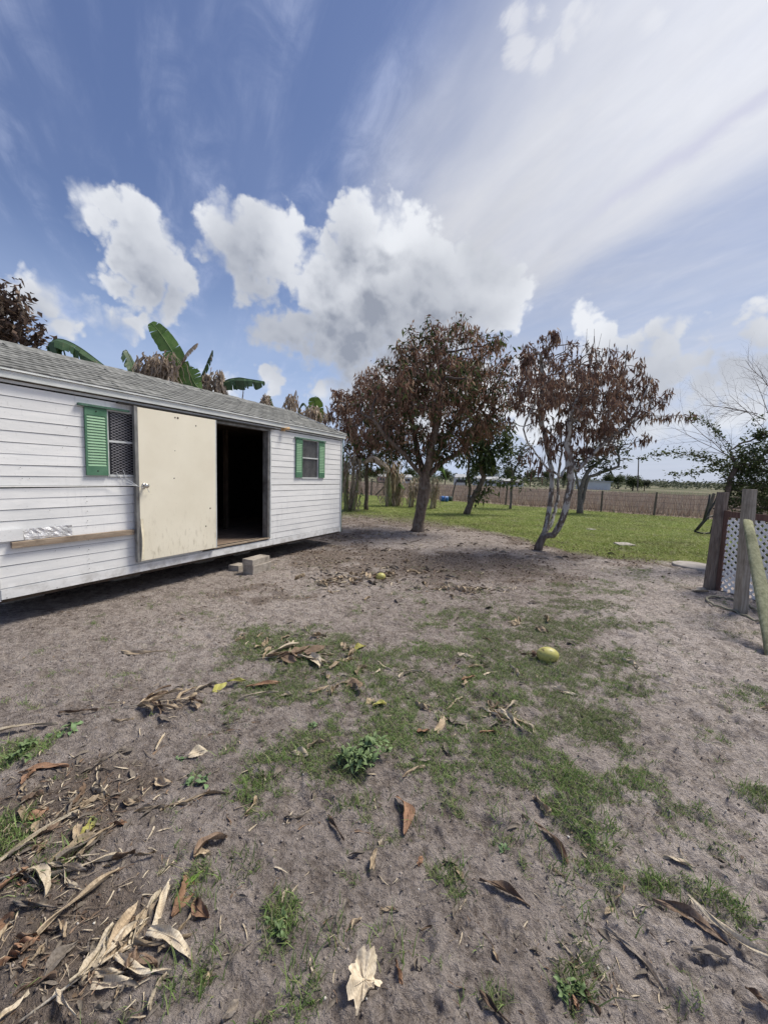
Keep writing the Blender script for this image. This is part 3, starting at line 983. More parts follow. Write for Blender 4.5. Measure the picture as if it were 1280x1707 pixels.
def build_shed():
    S = thing('storage_shed', 'long white clapboard shed on blocks with a cream sliding door standing open', 'shed', SH_O, SH_ROT)
    R = random.Random(3)
    LEN, DEP = 6.12, 3.0
    Z0, H = 0.30, 0.11
    W1 = (4.42, 5.10, 1.512, 2.295)       # window openings: x0, x1, z0, z1
    W2 = (0.925, 1.475, 1.512, 2.295)
    DO = (2.42, 3.80, 0.455, 2.37)
    OPEN = [W1, W2, DO]
    z = Z0
    k = 0
    while z < 2.38:
        z1 = min(z + H, 2.40)
        segs = [(0.045, LEN)]
        for x0, x1, a, b in OPEN:
            if z1 > a + 0.035 and z < b - 0.035:
                out = []
                for s0, s1 in segs:
                    if x0 > s0 + 0.01:
                        out.append((s0, min(x0, s1)))
                    if x1 < s1 - 0.01:
                        out.append((max(x1, s0), s1))
                segs = [q for q in out if q[1] - q[0] > 0.02]
        # long boards are butted end to end
        more = []
        for s0, s1 in segs:
            if s1 - s0 > 2.6:
                c = 5.33 if s0 < 5.33 < s1 and k % 2 == 0 else s0 + (s1 - s0) * R.uniform(0.4, 0.6)
                more += [(s0, c - 0.0012), (c + 0.0012, s1)]
            else:
                more.append((s0, s1))
        gap = 0.0125 if abs(z1 - 1.40) < 0.03 else 0.0042
        for s0, s1 in more:
            e = R.uniform(-0.0006, 0.0006)
            n = max(2, int((s1 - s0) / 0.45))
            mb = MB()
            row = []
            for i in range(n + 1):
                x = s0 + (s1 - s0) * i / n
                b = 0.0012 * math.sin(x * 2.3 + k * 1.7) + R.uniform(-0.0004, 0.0004)
                row.append([(x, -0.008, z + e + b), (x, 0.0088 + b, z + e + b), (x, 0.0078 + b, z + e + 0.004 + b), (x, 0.0035, z1 - gap + e + b), (x, -0.008, z1 - gap + e + b)])
            vs = [p for r in row for p in r]
            fs = []
            for i in range(n):
                for q in range(5):
                    a, c = i * 5 + q, i * 5 + (q + 1) % 5
                    fs.append((a, c, c + 5, a + 5))
            fs += [(0, 4, 3, 2, 1), tuple(n * 5 + q for q in range(5))]
            mb.add(vs, fs)
            mb.build('siding_board', M_SIDING, S)
        z = z1
        k += 1
    # sheathing behind the boards, painted near-black as the shadow line in the joints, with holes for the door and windows
    sh = MB()
    xs = sorted({0.0, LEN, W1[0], W1[1], W2[0], W2[1], DO[0], DO[1]})
    for a, b in zip(xs[:-1], xs[1:]):
        cuts = [o for o in OPEN if o[0] <= a + 1e-6 and o[1] >= b - 1e-6]
        if not cuts:
            sh.box((a, -0.06, 0.31), (b, -0.010, 2.45))
        else:
            o = cuts[0]
            sh.box((a, -0.06, 0.31), (b, -0.010, o[2]))
            sh.box((a, -0.06, o[3]), (b, -0.010, 2.45))
    sh.build('wall_sheathing', M_BLACK, S)
    MB().box((0.0, -DEP, 0.31), (0.05, -0.062, 2.50)).build('end_wall', M_SIDING, S)
    MB().box((LEN - 0.05, -DEP, 0.31), (LEN, -0.062, 2.50)).build('end_wall', M_SIDING, S)
    MB().box((0.052, -DEP, 0.31), (LEN - 0.052, -DEP + 0.05, 2.50)).build('back_wall', M_SIDING, S)
    for x in (0.02, LEN - 0.02):
        g = MB()
        g.add([(x - 0.02, -DEP, 2.502), (x - 0.02, -0.01, 2.502), (x - 0.02, -1.5, 3.085), (x + 0.02, -DEP, 2.502), (x + 0.02, -0.01, 2.502), (x + 0.02, -1.5, 3.085)],
              [(0, 1, 2), (5, 4, 3), (0, 3, 4, 1), (1, 4, 5, 2), (2, 5, 3, 0)])
        g.build('gable_wall', M_SIDING, S)
    MB().box((-0.022, -0.05, 0.285), (-0.002, 0.022, 2.44), jitter=0.001).build('corner_trim', M_GREEN_D, S)
    MB().box((-0.0015, -0.0095, 0.285), (0.043, 0.016, 2.40)).build('corner_board', M_TRIM, S)
    MB().box((LEN + 0.001, -0.05, 0.285), (LEN + 0.018, 0.016, 2.47)).build('corner_trim', M_TRIM, S)
    MB().box((0.0, -0.10, 0.262), (LEN, -0.015, 0.298)).build('sill_beam', M_STUD, S)
    # frieze, fascia, drip edge
    MB().box((-0.02, -0.008, 2.402), (LEN + 0.02, 0.020, 2.462), jitter=0.001).build('frieze_board', M_TRIM, S)
    fb = MB()
    nseg = 14
    for i in range(nseg):
        a = -0.06 + (LEN + 0.16) * i / nseg
        b = -0.06 + (LEN + 0.16) * (i + 1) / nseg
        fb.box((a, 0.021, 2.440), (b - 0.0005, 0.066, 2.508), jitter=0.0010)
    fb.build('fascia', M_FASCIA, S)
    MB().box((-0.07, 0.030, 2.5095), (LEN + 0.1, 0.084, 2.538), jitter=0.0012).build('drip_edge', M_FASCIA, S)
    MB().box((-0.02, 0.0208, 2.428), (LEN, 0.030, 2.4385)).build('shadow_strip', M_STUD, S)  # dark strip that paints the shadow line below the fascia
    # roof: deck and 252 shingles on the side that shows, one panel on the other
    pitch = math.atan2(3.115 - 2.525, 1.585)
    cp, sp_ = math.cos(pitch), math.sin(pitch)

    def roof_M(x, up, lift):
        """x along the eave, up the slope"""
        return Matrix.Translation((x, 0.085 - up * cp, 2.527 + up * sp_)) @ Matrix.Rotation(-pitch, 4, 'X') @ Matrix.Translation((0, 0, lift))
    slope = 1.585 / cp
    deck = MB()
    deck.box((-0.06, -slope, -0.022), (LEN + 0.08, 0, -0.002), M=roof_M(0, 0, 0))
    deck.build('roof_deck', M_STUD, S)
    bk = MB()
    Mb = Matrix.Translation((0, -3.085, 2.527)) @ Matrix.Rotation(pitch, 4, 'X')
    bk.box((-0.06, 0, -0.02), (LEN + 0.08, slope, 0.012), M=Mb)
    bk.build('rear_roof', M_SHINGLE, S)
    sm = []
    for q in range(5):
        mb = MB()
        w, d = 0.299, 0.17
        c = [R.uniform(0, 0.006) for _ in range(4)]
        mb.add([(0, 0, 0), (w, 0, 0), (w, -d, 0), (0, -d, 0), (0, R.uniform(-.004, .004), 0.010 + c[0]), (w, R.uniform(-.004, .004), 0.010 + c[1]), (w, -d, 0.0035), (0, -d, 0.0035),
                (w / 2, R.uniform(-.003, .003), 0.009 + c[2] * 0.5), (w / 2, 0, 0)],
               [(0, 9, 8, 4), (9, 1, 5, 8), (4, 8, 7), (8, 6, 7), (8, 5, 6), (1, 2, 6, 5), (0, 4, 7, 3), (2, 3, 7, 6), (0, 3, 2, 1, 9)])
        sm.append(mb.mesh('shingle', M_SHINGLE))
    rows = 12
    for r in range(rows):
        up = r * (slope - 0.06) / (rows - 1) * 0.985
        off = -0.07 + (0.15 if r % 2 else 0)
        for c in range(21):
            o = bpy.data.objects.new('shingle', sm[R.randrange(5)])
            COL.objects.link(o)
            o.parent = S
            lift = 0.003
            tilt = 0.0
            if r in (9, 10) and 7 < c < 19 and R.random() < 0.6 or R.random() < 0.04:
                tilt = R.uniform(0.03, 0.11)
            w = roof_M(off + c * 0.302, up, lift) @ Matrix.Rotation(-tilt, 4, 'X') @ Matrix.Rotation(R.uniform(-0.006, 0.006), 4, 'Z')
            o.matrix_local = w
    cap = MB()
    for i in range(20):
        x = -0.07 + i * 0.312
        cap.add([(x, -1.5 + 0.15, 3.075), (x + 0.32, -1.5 + 0.15, 3.070), (x + 0.32, -1.5, 3.137), (x, -1.5, 3.145), (x, -1.65, 3.075), (x + 0.32, -1.65, 3.070)], [(0, 1, 2, 3), (3, 2, 5, 4)])
    cap.build('ridge_cap', M_SHINGLE, S)
    rk = MB()
    for s in (-1, 1):
        rk.bar((-0.065, -1.5, 3.10), (-0.065, -1.5 + s * 1.57, 2.515), 0.014, 0.07)
    rk.build('rake_board', M_FASCIA, S)
    # inside: floor, studs, ceiling
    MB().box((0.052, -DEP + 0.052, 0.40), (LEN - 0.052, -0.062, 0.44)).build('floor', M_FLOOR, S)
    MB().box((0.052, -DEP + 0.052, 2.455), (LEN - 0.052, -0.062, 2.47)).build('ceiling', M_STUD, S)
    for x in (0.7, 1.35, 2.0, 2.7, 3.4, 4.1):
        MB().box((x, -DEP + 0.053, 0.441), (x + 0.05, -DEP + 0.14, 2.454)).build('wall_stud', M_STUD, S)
    MB().box((0.053, -DEP + 0.141, 0.441), (LEN - 0.053, -DEP + 0.150, 2.454)).build('inner_panel', M_BLACK, S)  # near-black sheets over the pale walls paint the dark of the doorway
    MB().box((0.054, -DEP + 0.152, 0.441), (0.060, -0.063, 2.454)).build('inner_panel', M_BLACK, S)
    MB().box((2.0, -1.5, 0.441), (2.06, -1.42, 2.45)).build('centre_post', M_STUD, S)
    # doorway frame
    MB().box((2.385, -0.09, 0.45), (2.445, 0.030, 2.335), jitter=0.001).build('door_jamb', M_METAL, S)
    MB().box((2.370, 0.0305, 0.45), (2.400, 0.040, 2.335)).build('jamb_trim', M_TRIM, S)
    MB().box((3.80, -0.09, 0.45), (3.85, 0.004, 2.335)).build('door_jamb', M_METAL, S)
    MB().box((2.385, -0.09, 2.336), (3.85, 0.034, 2.372)).build('door_header', M_METAL, S)
    MB().box((2.385, -0.10, 0.430), (3.85, 0.036, 0.452)).build('door_sill', M_WOOD, S)
    MB().box((2.30, 0.036, 2.374), (5.0, 0.078, 2.396)).build('door_track', M_BLACK, S)
    MB().box((0.05, 0.0142, 0.302), (LEN, 0.022, 0.398), jitter=0.001).build('skirt_board', M_SIDING, S)
    # sliding door
    dr = MB().box((3.615, 0.046, 0.452), (4.795, 0.082, 2.366), jitter=0.002).build('sliding_door', M_DOOR, S, bevel=0.002)
    e = MB()
    e.box((4.796, 0.044, 0.44), (4.822, 0.090, 2.375))
    e.box((4.778, 0.0825, 0.44), (4.796, 0.0865, 2.372))
    e.build('edge_trim', M_METAL, dr)
    MB().box((3.60, 0.044, 0.452), (3.6145, 0.084, 2.366)).build('edge_strip', M_TRIM, dr)
    pe = MB()
    vs, fs = [], []
    for i in range(9):
        t = i / 8
        zz = 0.47 + 0.52 * t
        b = 0.028 * math.sin(math.pi * min(1, t * 1.1)) ** 1.5 + 0.004
        vs += [(4.775, 0.085 + b, zz), (4.735, 0.083, zz), (4.776, 0.083, zz)]
    for i in range(8):
        for q in ((0, 1), (1, 2), (2, 0)):
            fs.append((i * 3 + q[0], i * 3 + q[1], i * 3 + 3 + q[1], i * 3 + 3 + q[0]))
    pe.add(vs, fs)
    pe.build('peeling_skin', M_PEEL, dr)
    kn = MB()
    kx, kz = 4.715, 1.405
    kn.tube([(kx, 0.0825, kz), (kx, 0.090, kz)], [0.034, 0.030], 14)
    kn.tube([(kx, 0.090, kz), (kx, 0.112, kz), (kx, 0.122, kz), (kx, 0.142, kz), (kx, 0.150, kz)], [0.012, 0.013, 0.027, 0.030, 0.018], 14)
    kn.build('door_knob', M_CHROME, dr, smooth=True)
    wr = MB()
    wr.tube([(kx, 0.13, kz - 0.02), (kx - 0.02, 0.125, kz - 0.05), (kx - 0.055, 0.10, kz - 0.085)], 0.0035, 5)
    wr.tube([(kx, 0.13, kz), (kx + 0.05, 0.13, kz - 0.02), (kx + 0.12, 0.1, kz + 0.005), (kx + 0.22, 0.03, kz + 0.06), (kx + 0.30, 0.03, kz + 0.16)], 0.0035, 5)
    wr.tube([(kx + 0.10, 0.105, kz), (kx + 0.19, 0.03, kz + 0.09), (kx + 0.22, 0.03, kz + 0.19)], 0.0035, 5)
    wr.tube([(kx + 0.10, 0.105, kz + 0.003), (kx + 0.4, 0.026, kz + 0.006), (LEN, 0.020, kz + 0.012)], 0.004, 5)
    wr.build('wire', M_TRIM, dr)
    hl = MB()
    for hx, hz, r in ((4.23, 2.31, 0.014), (4.27, 2.31, 0.010), (3.95, 2.24, 0.010), (4.30, 1.50, 0.009), (3.72, 1.06, 0.012), (3.80, 0.80, 0.011), (4.28, 1.87, 0.006)):
        hl.tube([(hx, 0.0822, hz), (hx, 0.0835, hz)], r, 8)
    hl.build('bolt_hole', M_STUD, dr)['kind'] = 'stuff'

    def window(x0, x1, z0, z1, kind):
        y = 0.018
        w = MB()
        w.box((x0, -0.03, z0), (x0 + 0.018, y, z1))
        w.box((x1 - 0.018, -0.03, z0), (x1, y, z1))
        w.box((x0 + 0.018, -0.03, z1 - 0.02), (x1 - 0.018, y, z1))
        w.box((x0 + 0.018, -0.03, z0), (x1 - 0.018, y + 0.004, z0 + 0.026))
        fr = w.build('window', M_TRIM, S)
        zm = z0 + (z1 - z0) * 0.53
        MB().box((x0 + 0.018, -0.02, zm - 0.012), (x1 - 0.018, y + 0.002, zm + 0.012)).build('sash_rail', M_TRIM, fr)
        m = M_DARKPANE if kind == 1 else M_PANE
        MB().box((x0 + 0.018, -0.022, z0 + 0.026), (x1 - 0.018, -0.018, zm - 0.012)).build('pane', m, fr)
        MB().box((x0 + 0.018, -0.028, zm + 0.012), (x1 - 0.018, -0.024, z1 - 0.02)).build('pane', m, fr)
        if kind == 1:
            ms = MB()
            a0, a1, b0, b1 = x0 + 0.02, x1 - 0.02, z0 + 0.03, z1 - 0.022
            sx, sz = 0.034, 0.0165          # half diamonds of the expanded metal
            nx, nz = int((a1 - a0) / sx), int((b1 - b0) / sz)
            for i in range(nx):
                for j in range(nz):
                    p = (a0 + i * sx, 0.008, b0 + j * sz)
                    q = (a0 + (i + 1) * sx, 0.008, b0 + (j + 1) * sz)
                    if (i + j) % 2:
                        p, q = (p[0], p[1], q[2]), (q[0], q[1], p[2])
                    ms.bar(p, q, 0.003, 0.0050, up=(0, 1, 0))
            o = ms.build('security_mesh', M_MESHW, fr)
            o['kind'] = 'stuff'
        else:
            ms = MB()
            x = x0 + 0.024
            while x < x1 - 0.02:
                ms.box((x, 0.0, z0 + 0.028), (x + 0.0014, 0.0014, z1 - 0.022))
                x += 0.0115
            zq = z0 + 0.03
            while zq < z1 - 0.02:
                ms.box((x0 + 0.02, 0.0016, zq), (x1 - 0.02, 0.0030, zq + 0.0014))
                zq += 0.0115
            o = ms.build('insect_screen', M_METAL, fr)
            o['kind'] = 'stuff'
        return fr

    def shutter(x0, x1, z0, z1, n):
        s = MB()
        y0, y1 = 0.015, 0.034
        top, bot = 0.085, 0.105
        s.box((x0, y0, z0), (x0 + 0.018, y1, z1))
        s.box((x1 - 0.018, y0, z0), (x1, y1, z1))
        s.box((x0 + 0.018, y0, z1 - top), (x1 - 0.018, y1, z1))
        s.box((x0 + 0.018, y0, z0), (x1 - 0.018, y1, z0 + bot))
        s.box((x0 + 0.018, y0, z0 + bot), (x1 - 0.018, y0 + 0.004, z1 - top))
        sh_ = s.build('shutter', M_GREEN, S)
        for zz in (z0 + 0.05, z1 - 0.04):
            MB().tube([((x0 + x1) / 2, y1, zz), ((x0 + x1) / 2, y1 + 0.002, zz)], 0.008, 8).build('bolt', M_BLACK, sh_)
        st = (z1 - top - z0 - bot) / n
        me = None
        for i in range(n):
            if me is None:
                w = (x1 - x0) - 0.040
                me = MB().add([(0, 0.0195, 0.002), (w, 0.0195, 0.002), (w, 0.035, 0.002), (0, 0.035, 0.002), (0, 0.0195, st * 0.92), (w, 0.0195, st * 0.92), (w, 0.026, st * 0.92), (0, 0.026, st * 0.92)],
                              [(0, 3, 2, 1), (4, 5, 6, 7), (0, 1, 5, 4), (1, 2, 6, 5), (2, 3, 7, 6), (3, 0, 4, 7)]).mesh('slat', M_GREEN_L)
            o = bpy.data.objects.new('slat', me)
            COL.objects.link(o)
            o.parent = sh_
            o.location = (x0 + 0.020, 0, z0 + bot + i * st)

    window(W1[0], W1[1], W1[2], W1[3], 1)
    shutter(5.103, 5.335, 1.525, 2.285, 18)
    MB().box((4.85, 0.014, 2.290), (5.40, 0.050, 2.315), jitter=0.002).build('window_head', M_GREEN_D, S)
    window(W2[0], W2[1], W2[2], W2[3], 2)
    shutter(1.478, 1.675, 1.535, 2.285, 17)
    shutter(0.715, 0.922, 1.535, 2.285, 17)
    MB().box((0.69, 0.014, 2.290), (1.71, 0.046, 2.312), jitter=0.002).build('window_head', M_GREEN_D, S)
    # plank, sheet and loose panel on the left
    MB().box((4.83, 0.016, 0.800), (6.03, 0.052, 0.862), jitter=0.003).build('wooden_plank', M_WOOD, S, bevel=0.002)
    fo = MB()
    vs, fs = [], []
    for i in range(13):
        for j in range(5):
            vs.append((5.50 + 0.42 * i / 12, 0.022 + R.uniform(0, 0.010), 0.865 + 0.115 * j / 4 + R.uniform(-0.003, 0.003)))
    for i in range(12):
        for j in range(4):
            a = i * 5 + j
            fs.append((a, a + 1, a + 6, a + 5))
    fo.add(vs, fs).build('metal_patch', M_FOIL, S)
    MB().box((5.93, 0.018, 0.874), (LEN + 0.005, 0.038, 0.985), jitter=0.002).build('loose_panel', M_SIDING, S)
    # nails
    nl = MB()
    zz = 0.35
    while zz < 1.40:
        nl.tube([(5.335, 0.0125, zz), (5.335, 0.017, zz)], 0.0045, 6)
        zz += 0.055 if R.random() < 0.5 else 0.11
    for x in np.arange(0.1, 6.1, 0.42):
        nl.tube([(x, 0.051, 2.47), (x, 0.055, 2.47)], 0.006, 6)
        nl.tube([(x + 0.1, 0.0215, 0.315), (x + 0.1, 0.0245, 0.315)], 0.0045, 6)
    for _ in range(60):
        x, k2 = R.uniform(0.1, 6.0), R.randrange(18)
        if all(not (o[0] - 0.25 < x < o[1] + 0.3) for o in OPEN):
            nl.tube([(x, 0.011, 0.385 + k2 * 0.11), (x, 0.0145, 0.385 + k2 * 0.11)], 0.0035, 6)
    nl.build('nail_heads', M_METAL, S, kind='stuff')
    # lamp holder under the eave
    lp = MB()
    lp.box((2.02, 0.021, 2.385), (2.10, 0.040, 2.455))
    lp.tube([(2.06, 0.04, 2.425), (2.04, 0.075, 2.42), (1.98, 0.115, 2.43)], [0.020, 0.022, 0.030], 10)
    lp.tube([(2.06, 0.04, 2.400), (2.07, 0.08, 2.385)], [0.016, 0.012], 8)
    lp.build('lamp_holder', M_LAMP, S, smooth=True)
    # piers that carry the shed
    for x in (0.6, 2.2, 3.05, 4.4, 5.6):
        for y in (-0.95, -2.5):
            a = R.uniform(-0.15, 0.15)
            p = MB()
            M_ = Matrix.Translation((x, y, 0)) @ Matrix.Rotation(a, 4, 'Z')
            p.box((-0.20, -0.10, -0.03), (0.20, 0.10, 0.135), M=M_)
            p.box((-0.19, -0.10, 0.137), (0.20, 0.095, 0.262), M=M_)
            p.build('pier_block', M_CONC, S)
    for y in (-0.95, -2.5):
        MB().box((0.0, y - 0.05, 0.264), (LEN, y + 0.05, 0.398)).build('floor_beam', M_STUD, S)
    return S


build_shed()


def shed_pt(s, n, z):
    return SH_O + SH_D * s + SH_N * n + Vector((0, 0, z))


# things in and by the doorway
def block_mesh(w, d, h, name, cores=False):
    mb = MB()
    n = 5
    return MB().box((0, 0, 0), (w, d, h), jitter=0.004)


def concrete_block(label, loc, rot, size, group='concrete blocks piled as a step'):
    t = block_mesh(*size, 'concrete_block').build('concrete_block', M_CONC, None, loc=loc, bevel=0.006)
    t.rotation_euler = rot
    tag(t, label, 'block', group)
    return t


g0 = gnd(421.6, 960)
hz = ghs(g0.x, g0.y)
concrete_block('hollow grey concrete block on the dirt at the bottom of the step stack', (g0.x, g0.y, hz - 0.02), (0, 0, SH_ROT + math.pi), (0.42, 0.21, 0.165))
concrete_block('flatter pale concrete block lying on top of the step stack', (g0.x - 0.004, g0.y - 0.004, hz + 0.147), (0.008, 0, SH_ROT + math.pi + 0.05), (0.41, 0.205, 0.095))
g1 = gnd(398, 955)
concrete_block('low dark concrete block half under the shed beside the step stack', (g1.x - 0.02, g1.y + 0.05, ghs(g1.x, g1.y) - 0.02), (0, 0, SH_ROT + math.pi + 0.1), (0.22, 0.2, 0.11))

bt = MB()
bt.tube([(0, 0, 0), (0, 0, 0.01), (0, 0, 0.17), (0, 0, 0.21), (0, 0, 0.25), (0, 0, 0.28)], [0.035, 0.042, 0.042, 0.034, 0.015, 0.015], 14)
b_ = bt.build('pale_upright', simple('pale_upright_white', (0.55, 0.55, 0.52), (0.66, 0.66, 0.62), 6, 0.4), None, smooth=True, loc=shed_pt(2.55, -2.2, 0.441))
tag(b_, 'slender pale bottle standing on the floor deep inside the dark doorway', 'form')  # pale shape standing for a vertical light streak deep inside
lb = thing('light_bulb', 'tiny glass bulb hanging from the ceiling inside the dark doorway', 'bulb', shed_pt(3.0, -0.9, 2.455))
MB().tube([(0, 0, 0), (0, 0, -0.06)], 0.012, 8).build('socket', M_BLACK, lb)
MB().tube([(0, 0, -0.06), (0, 0, -0.075), (0, 0, -0.10), (0, 0, -0.125), (0, 0, -0.135)], [0.013, 0.018, 0.030, 0.026, 0.008], 12).build('glass', simple('bulb_glass', (0.6, 0.6, 0.58), (0.7, 0.7, 0.68), 5, 0.1, spec=0.8), lb, smooth=True)

# ================================================================== TREES
def mat_leaf(name, stops, trans=0.3, rough=0.6):
    m, n = new_mat(name)
    col = ramp(n, island(n), stops)
    finish(n, col, rough, 0.25, trans=trans)
    return m


M_BROWN = mat_leaf('dried_brown_leaves', [(0.0, (0.110, 0.058, 0.042)), (0.30, (0.195, 0.106, 0.074)), (0.62, (0.270, 0.165, 0.115)), (0.86, (0.365, 0.245, 0.175)), (1.0, (0.46, 0.35, 0.26))], 0.35)
M_BROWN2 = mat_leaf('dried_purple_leaves', [(0.0, (0.090, 0.056, 0.045)), (0.4, (0.160, 0.096, 0.074)), (0.8, (0.245, 0.155, 0.115)), (1.0, (0.35, 0.26, 0.19))], 0.32)
M_DARKBROWN = mat_leaf('dark_withered_leaves', [(0.0, (0.045, 0.030, 0.024)), (0.4, (0.085, 0.056, 0.042)), (0.8, (0.14, 0.095, 0.070)), (1.0, (0.20, 0.15, 0.11))], 0.15)
M_DARKLEAF = mat_leaf('dark_green_leaves', [(0.0, (0.035, 0.052, 0.020)), (0.5, (0.062, 0.090, 0.032)), (0.85, (0.105, 0.135, 0.050)), (1.0, (0.16, 0.18, 0.07))], 0.3)
M_MIDLEAF = mat_leaf('mid_green_leaves', [(0.0, (0.035, 0.055, 0.022)), (0.5, (0.065, 0.095, 0.036)), (0.85, (0.105, 0.135, 0.052)), (1.0, (0.16, 0.18, 0.075))], 0.35)
M_GREYLEAF = mat_leaf('grey_green_leaves', [(0.0, (0.040, 0.052, 0.032)), (0.5, (0.075, 0.092, 0.055)), (1.0, (0.16, 0.175, 0.115))], 0.3)
M_BARK = simple('brown_bark', (0.085, 0.062, 0.048), (0.190, 0.148, 0.118), 16, 0.95, bump=0.012, stretch=(1, 1, 0.3), dirt=(0.24, 0.225, 0.195), dirt_s=9)
M_TWIG = simple('dark_twig_bark', (0.070, 0.055, 0.045), (0.13, 0.105, 0.09), 10, 0.95)
M_GREYTWIG = simple('grey_twig_bark', (0.13, 0.11, 0.10), (0.21, 0.185, 0.17), 10, 0.95)


def mat_lichen():
    m, n = new_mat('bark_with_white_lichen')
    P = objc(n)
    f = n.noise(n.v('MULTIPLY', P, (1, 1, 0.35)), 14, 5, 0.6)
    col = n.mix(n.ss(f, 0.3, 0.7), (0.10, 0.080, 0.065), (0.21, 0.18, 0.155))
    w = n.ss(n.noise(n.v('MULTIPLY', P, (1, 1, 0.6)), 9, 5, 0.62), 0.47, 0.56)
    x, y, z = n.sep(P)
    up = n.ss(z, 0.15, 0.8)
    col = n.mix(n.m('MULTIPLY', n.m('MULTIPLY', w, up), 0.85), col, (0.50, 0.50, 0.47))
    col = n.mix(n.m('MULTIPLY', n.ss(n.noise(P, 60, 3, 0.6), 0.6, 0.7), 0.5), col, (0.07, 0.06, 0.05))
    finish(n, col, 0.95, 0.1, f, 0.012, 0.9)
    return m


M_LICHEN = mat_lichen()


def crown_points(blobs, Y, n, g, depth=0.9, shell=0.35):
    """points in a union of lobes; a lobe is pixel centre and radius seen at depth Y (+ its own offset)"""
    C = []
    for b in blobs:
        px, py, r = b[:3]
        off = b[3] if len(b) > 3 else 0.0
        c = at_y(px, py, Y + off)
        rr = r / FOCAL * (Y + off)
        C.append((c, rr))
    w = np.array([r ** 3 for _, r in C])
    w /= w.sum()
    pts = []
    for i in g.choice(len(C), n, p=w):
        c, r = C[i]
        v = g.normal(size=3)
        v /= np.linalg.norm(v)
        q = r * (shell + (1 - shell) * g.uniform() ** 0.5)
        pts.append((c.x + v[0] * q, c.y + v[1] * q * depth, c.z + v[2] * q))
    return np.array(pts)


def colonize(seeds, attr, step, kill, reach, iters=140, g=None, droop=0.0):
    """space colonisation: nodes grow towards the points of the crown. seeds: list of polylines"""
    P, par = [], []
    for line, parent in seeds:
        prev = parent
        for p in line:
            P.append(np.array(p, dtype=float))
            par.append(prev)
            prev = len(P) - 1
    A = attr.copy()
    alive = np.ones(len(A), bool)
    N = np.array(P)
    near = np.full(len(A), 1e9)
    who = np.zeros(len(A), int)
    for i, p in enumerate(N):
        d = np.linalg.norm(A - p, axis=1)
        m = d < near
        near[m] = d[m]
        who[m] = i
    P = list(N)
    for it in range(iters):
        act = alive & (near < reach)
        if not act.any():
            if not alive.any():
                break
            act = alive & (near < near[alive].min() + step)
        new = []
        for i in np.unique(who[act]):
            m = act & (who == i)
            d = A[m] - P[i]
            d /= np.linalg.norm(d, axis=1)[:, None] + 1e-9
            v = d.sum(0)
            L = np.linalg.norm(v)
            if L < 1e-3:
                v = g.normal(size=3)
                L = np.linalg.norm(v)
            v = v / L + g.normal(size=3) * 0.16
            v[2] -= droop
            v /= np.linalg.norm(v)
            new.append((i, P[i] + v * step))
        if not new:
            break
        for i, q in new:
            P.append(q)
            par.append(i)
            d = np.linalg.norm(A - q, axis=1)
            m = d < near
            near[m] = d[m]
            who[m] = len(P) - 1
            alive &= ~(d < kill)
        if not alive.any() or len(P) > 9000:
            break
    return np.array(P), par


def limbs(P, par, tip_r, expo, base_scale=1.0, min_n=4):
    n = len(P)
    kids = [[] for _ in range(n)]
    for i, p in enumerate(par):
        if p is not None:
            kids[p].append(i)
    rad = np.zeros(n)
    order = list(range(n))[::-1]
    for i in order:
        if not kids[i]:
            rad[i] = tip_r
        else:
            rad[i] = sum(rad[k] ** expo for k in kids[i]) ** (1 / expo)
    chains = []
    for i in range(n):
        if par[i] is None:
            starts = [(None, i)]
        else:
            continue
        stack = starts
        while stack:
            parent, j = stack.pop()
            ch = [] if parent is None else [parent]
            while True:
                ch.append(j)
                if not kids[j]:
                    break
                ks = sorted(kids[j], key=lambda k: -rad[k])
                for k in ks[1:]:
                    stack.append((j, k))
                j = ks[0]
            chains.append((ch, parent))
    return kids, rad, chains


def split_build(mb, mat, tree):
    """limbs that spring separately from the trunk are separate parts, unless there are too many"""
    n = len(mb.v)
    root = list(range(n))

    def find(i):
        while root[i] != i:
            root[i] = root[root[i]]
            i = root[i]
        return i
    for f in mb.f:
        for q in f[1:]:
            root[find(q)] = find(f[0])
    seen = {}
    for i, p in enumerate(mb.v):
        k = tuple(round(c, 2) for c in p)
        if k in seen:
            root[find(i)] = find(seen[k])
        else:
            seen[k] = i
    groups = {}
    for f in mb.f:
        groups.setdefault(find(f[0]), []).append(f)
    if len(groups) > 14:
        mb.build('branches', mat, tree, smooth=True, kind='stuff')
        return
    for fs in groups.values():
        idx = {}
        one = MB()
        for f in fs:
            for q in f:
                if q not in idx:
                    idx[q] = len(one.v)
                    one.v.append(mb.v[q])
            one.f.append(tuple(idx[q] for q in f))
        one.build('branch', mat, tree, smooth=True)


def build_wood(P, rad, chains, tree, m_trunk, m_twig, origin, split_r, flare=1.35, cap_r=None, scale=1.0):
    """thick wood is the trunk, thin wood the branches"""
    tk, br = MB(), MB()
    for ch, parent in chains:
        pts = [Vector(P[i]) - origin for i in ch]
        rr = [min(rad[i] * scale, cap_r or 9) for i in ch]
        if parent is not None and len(ch) > 1:
            rr[0] = min(rr[0], rr[1] * 1.15)
        if parent is None:
            rr[0] *= flare
            if len(rr) > 1:
                rr[1] *= 1 + (flare - 1) * 0.3
        tgt = tk if max(rr[min(1, len(rr) - 1):]) > split_r else br
        nn = 10 if rr[min(1, len(rr) - 1)] > 0.05 else (6 if rr[min(1, len(rr) - 1)] > 0.02 else 4)
        tgt.tube(pts, rr, nn, wob=0.10 if nn == 10 else 0.0)
    if tk.v:
        tk.build('trunk', m_trunk, tree, smooth=True)
    if br.v:
        split_build(br, m_twig, tree)


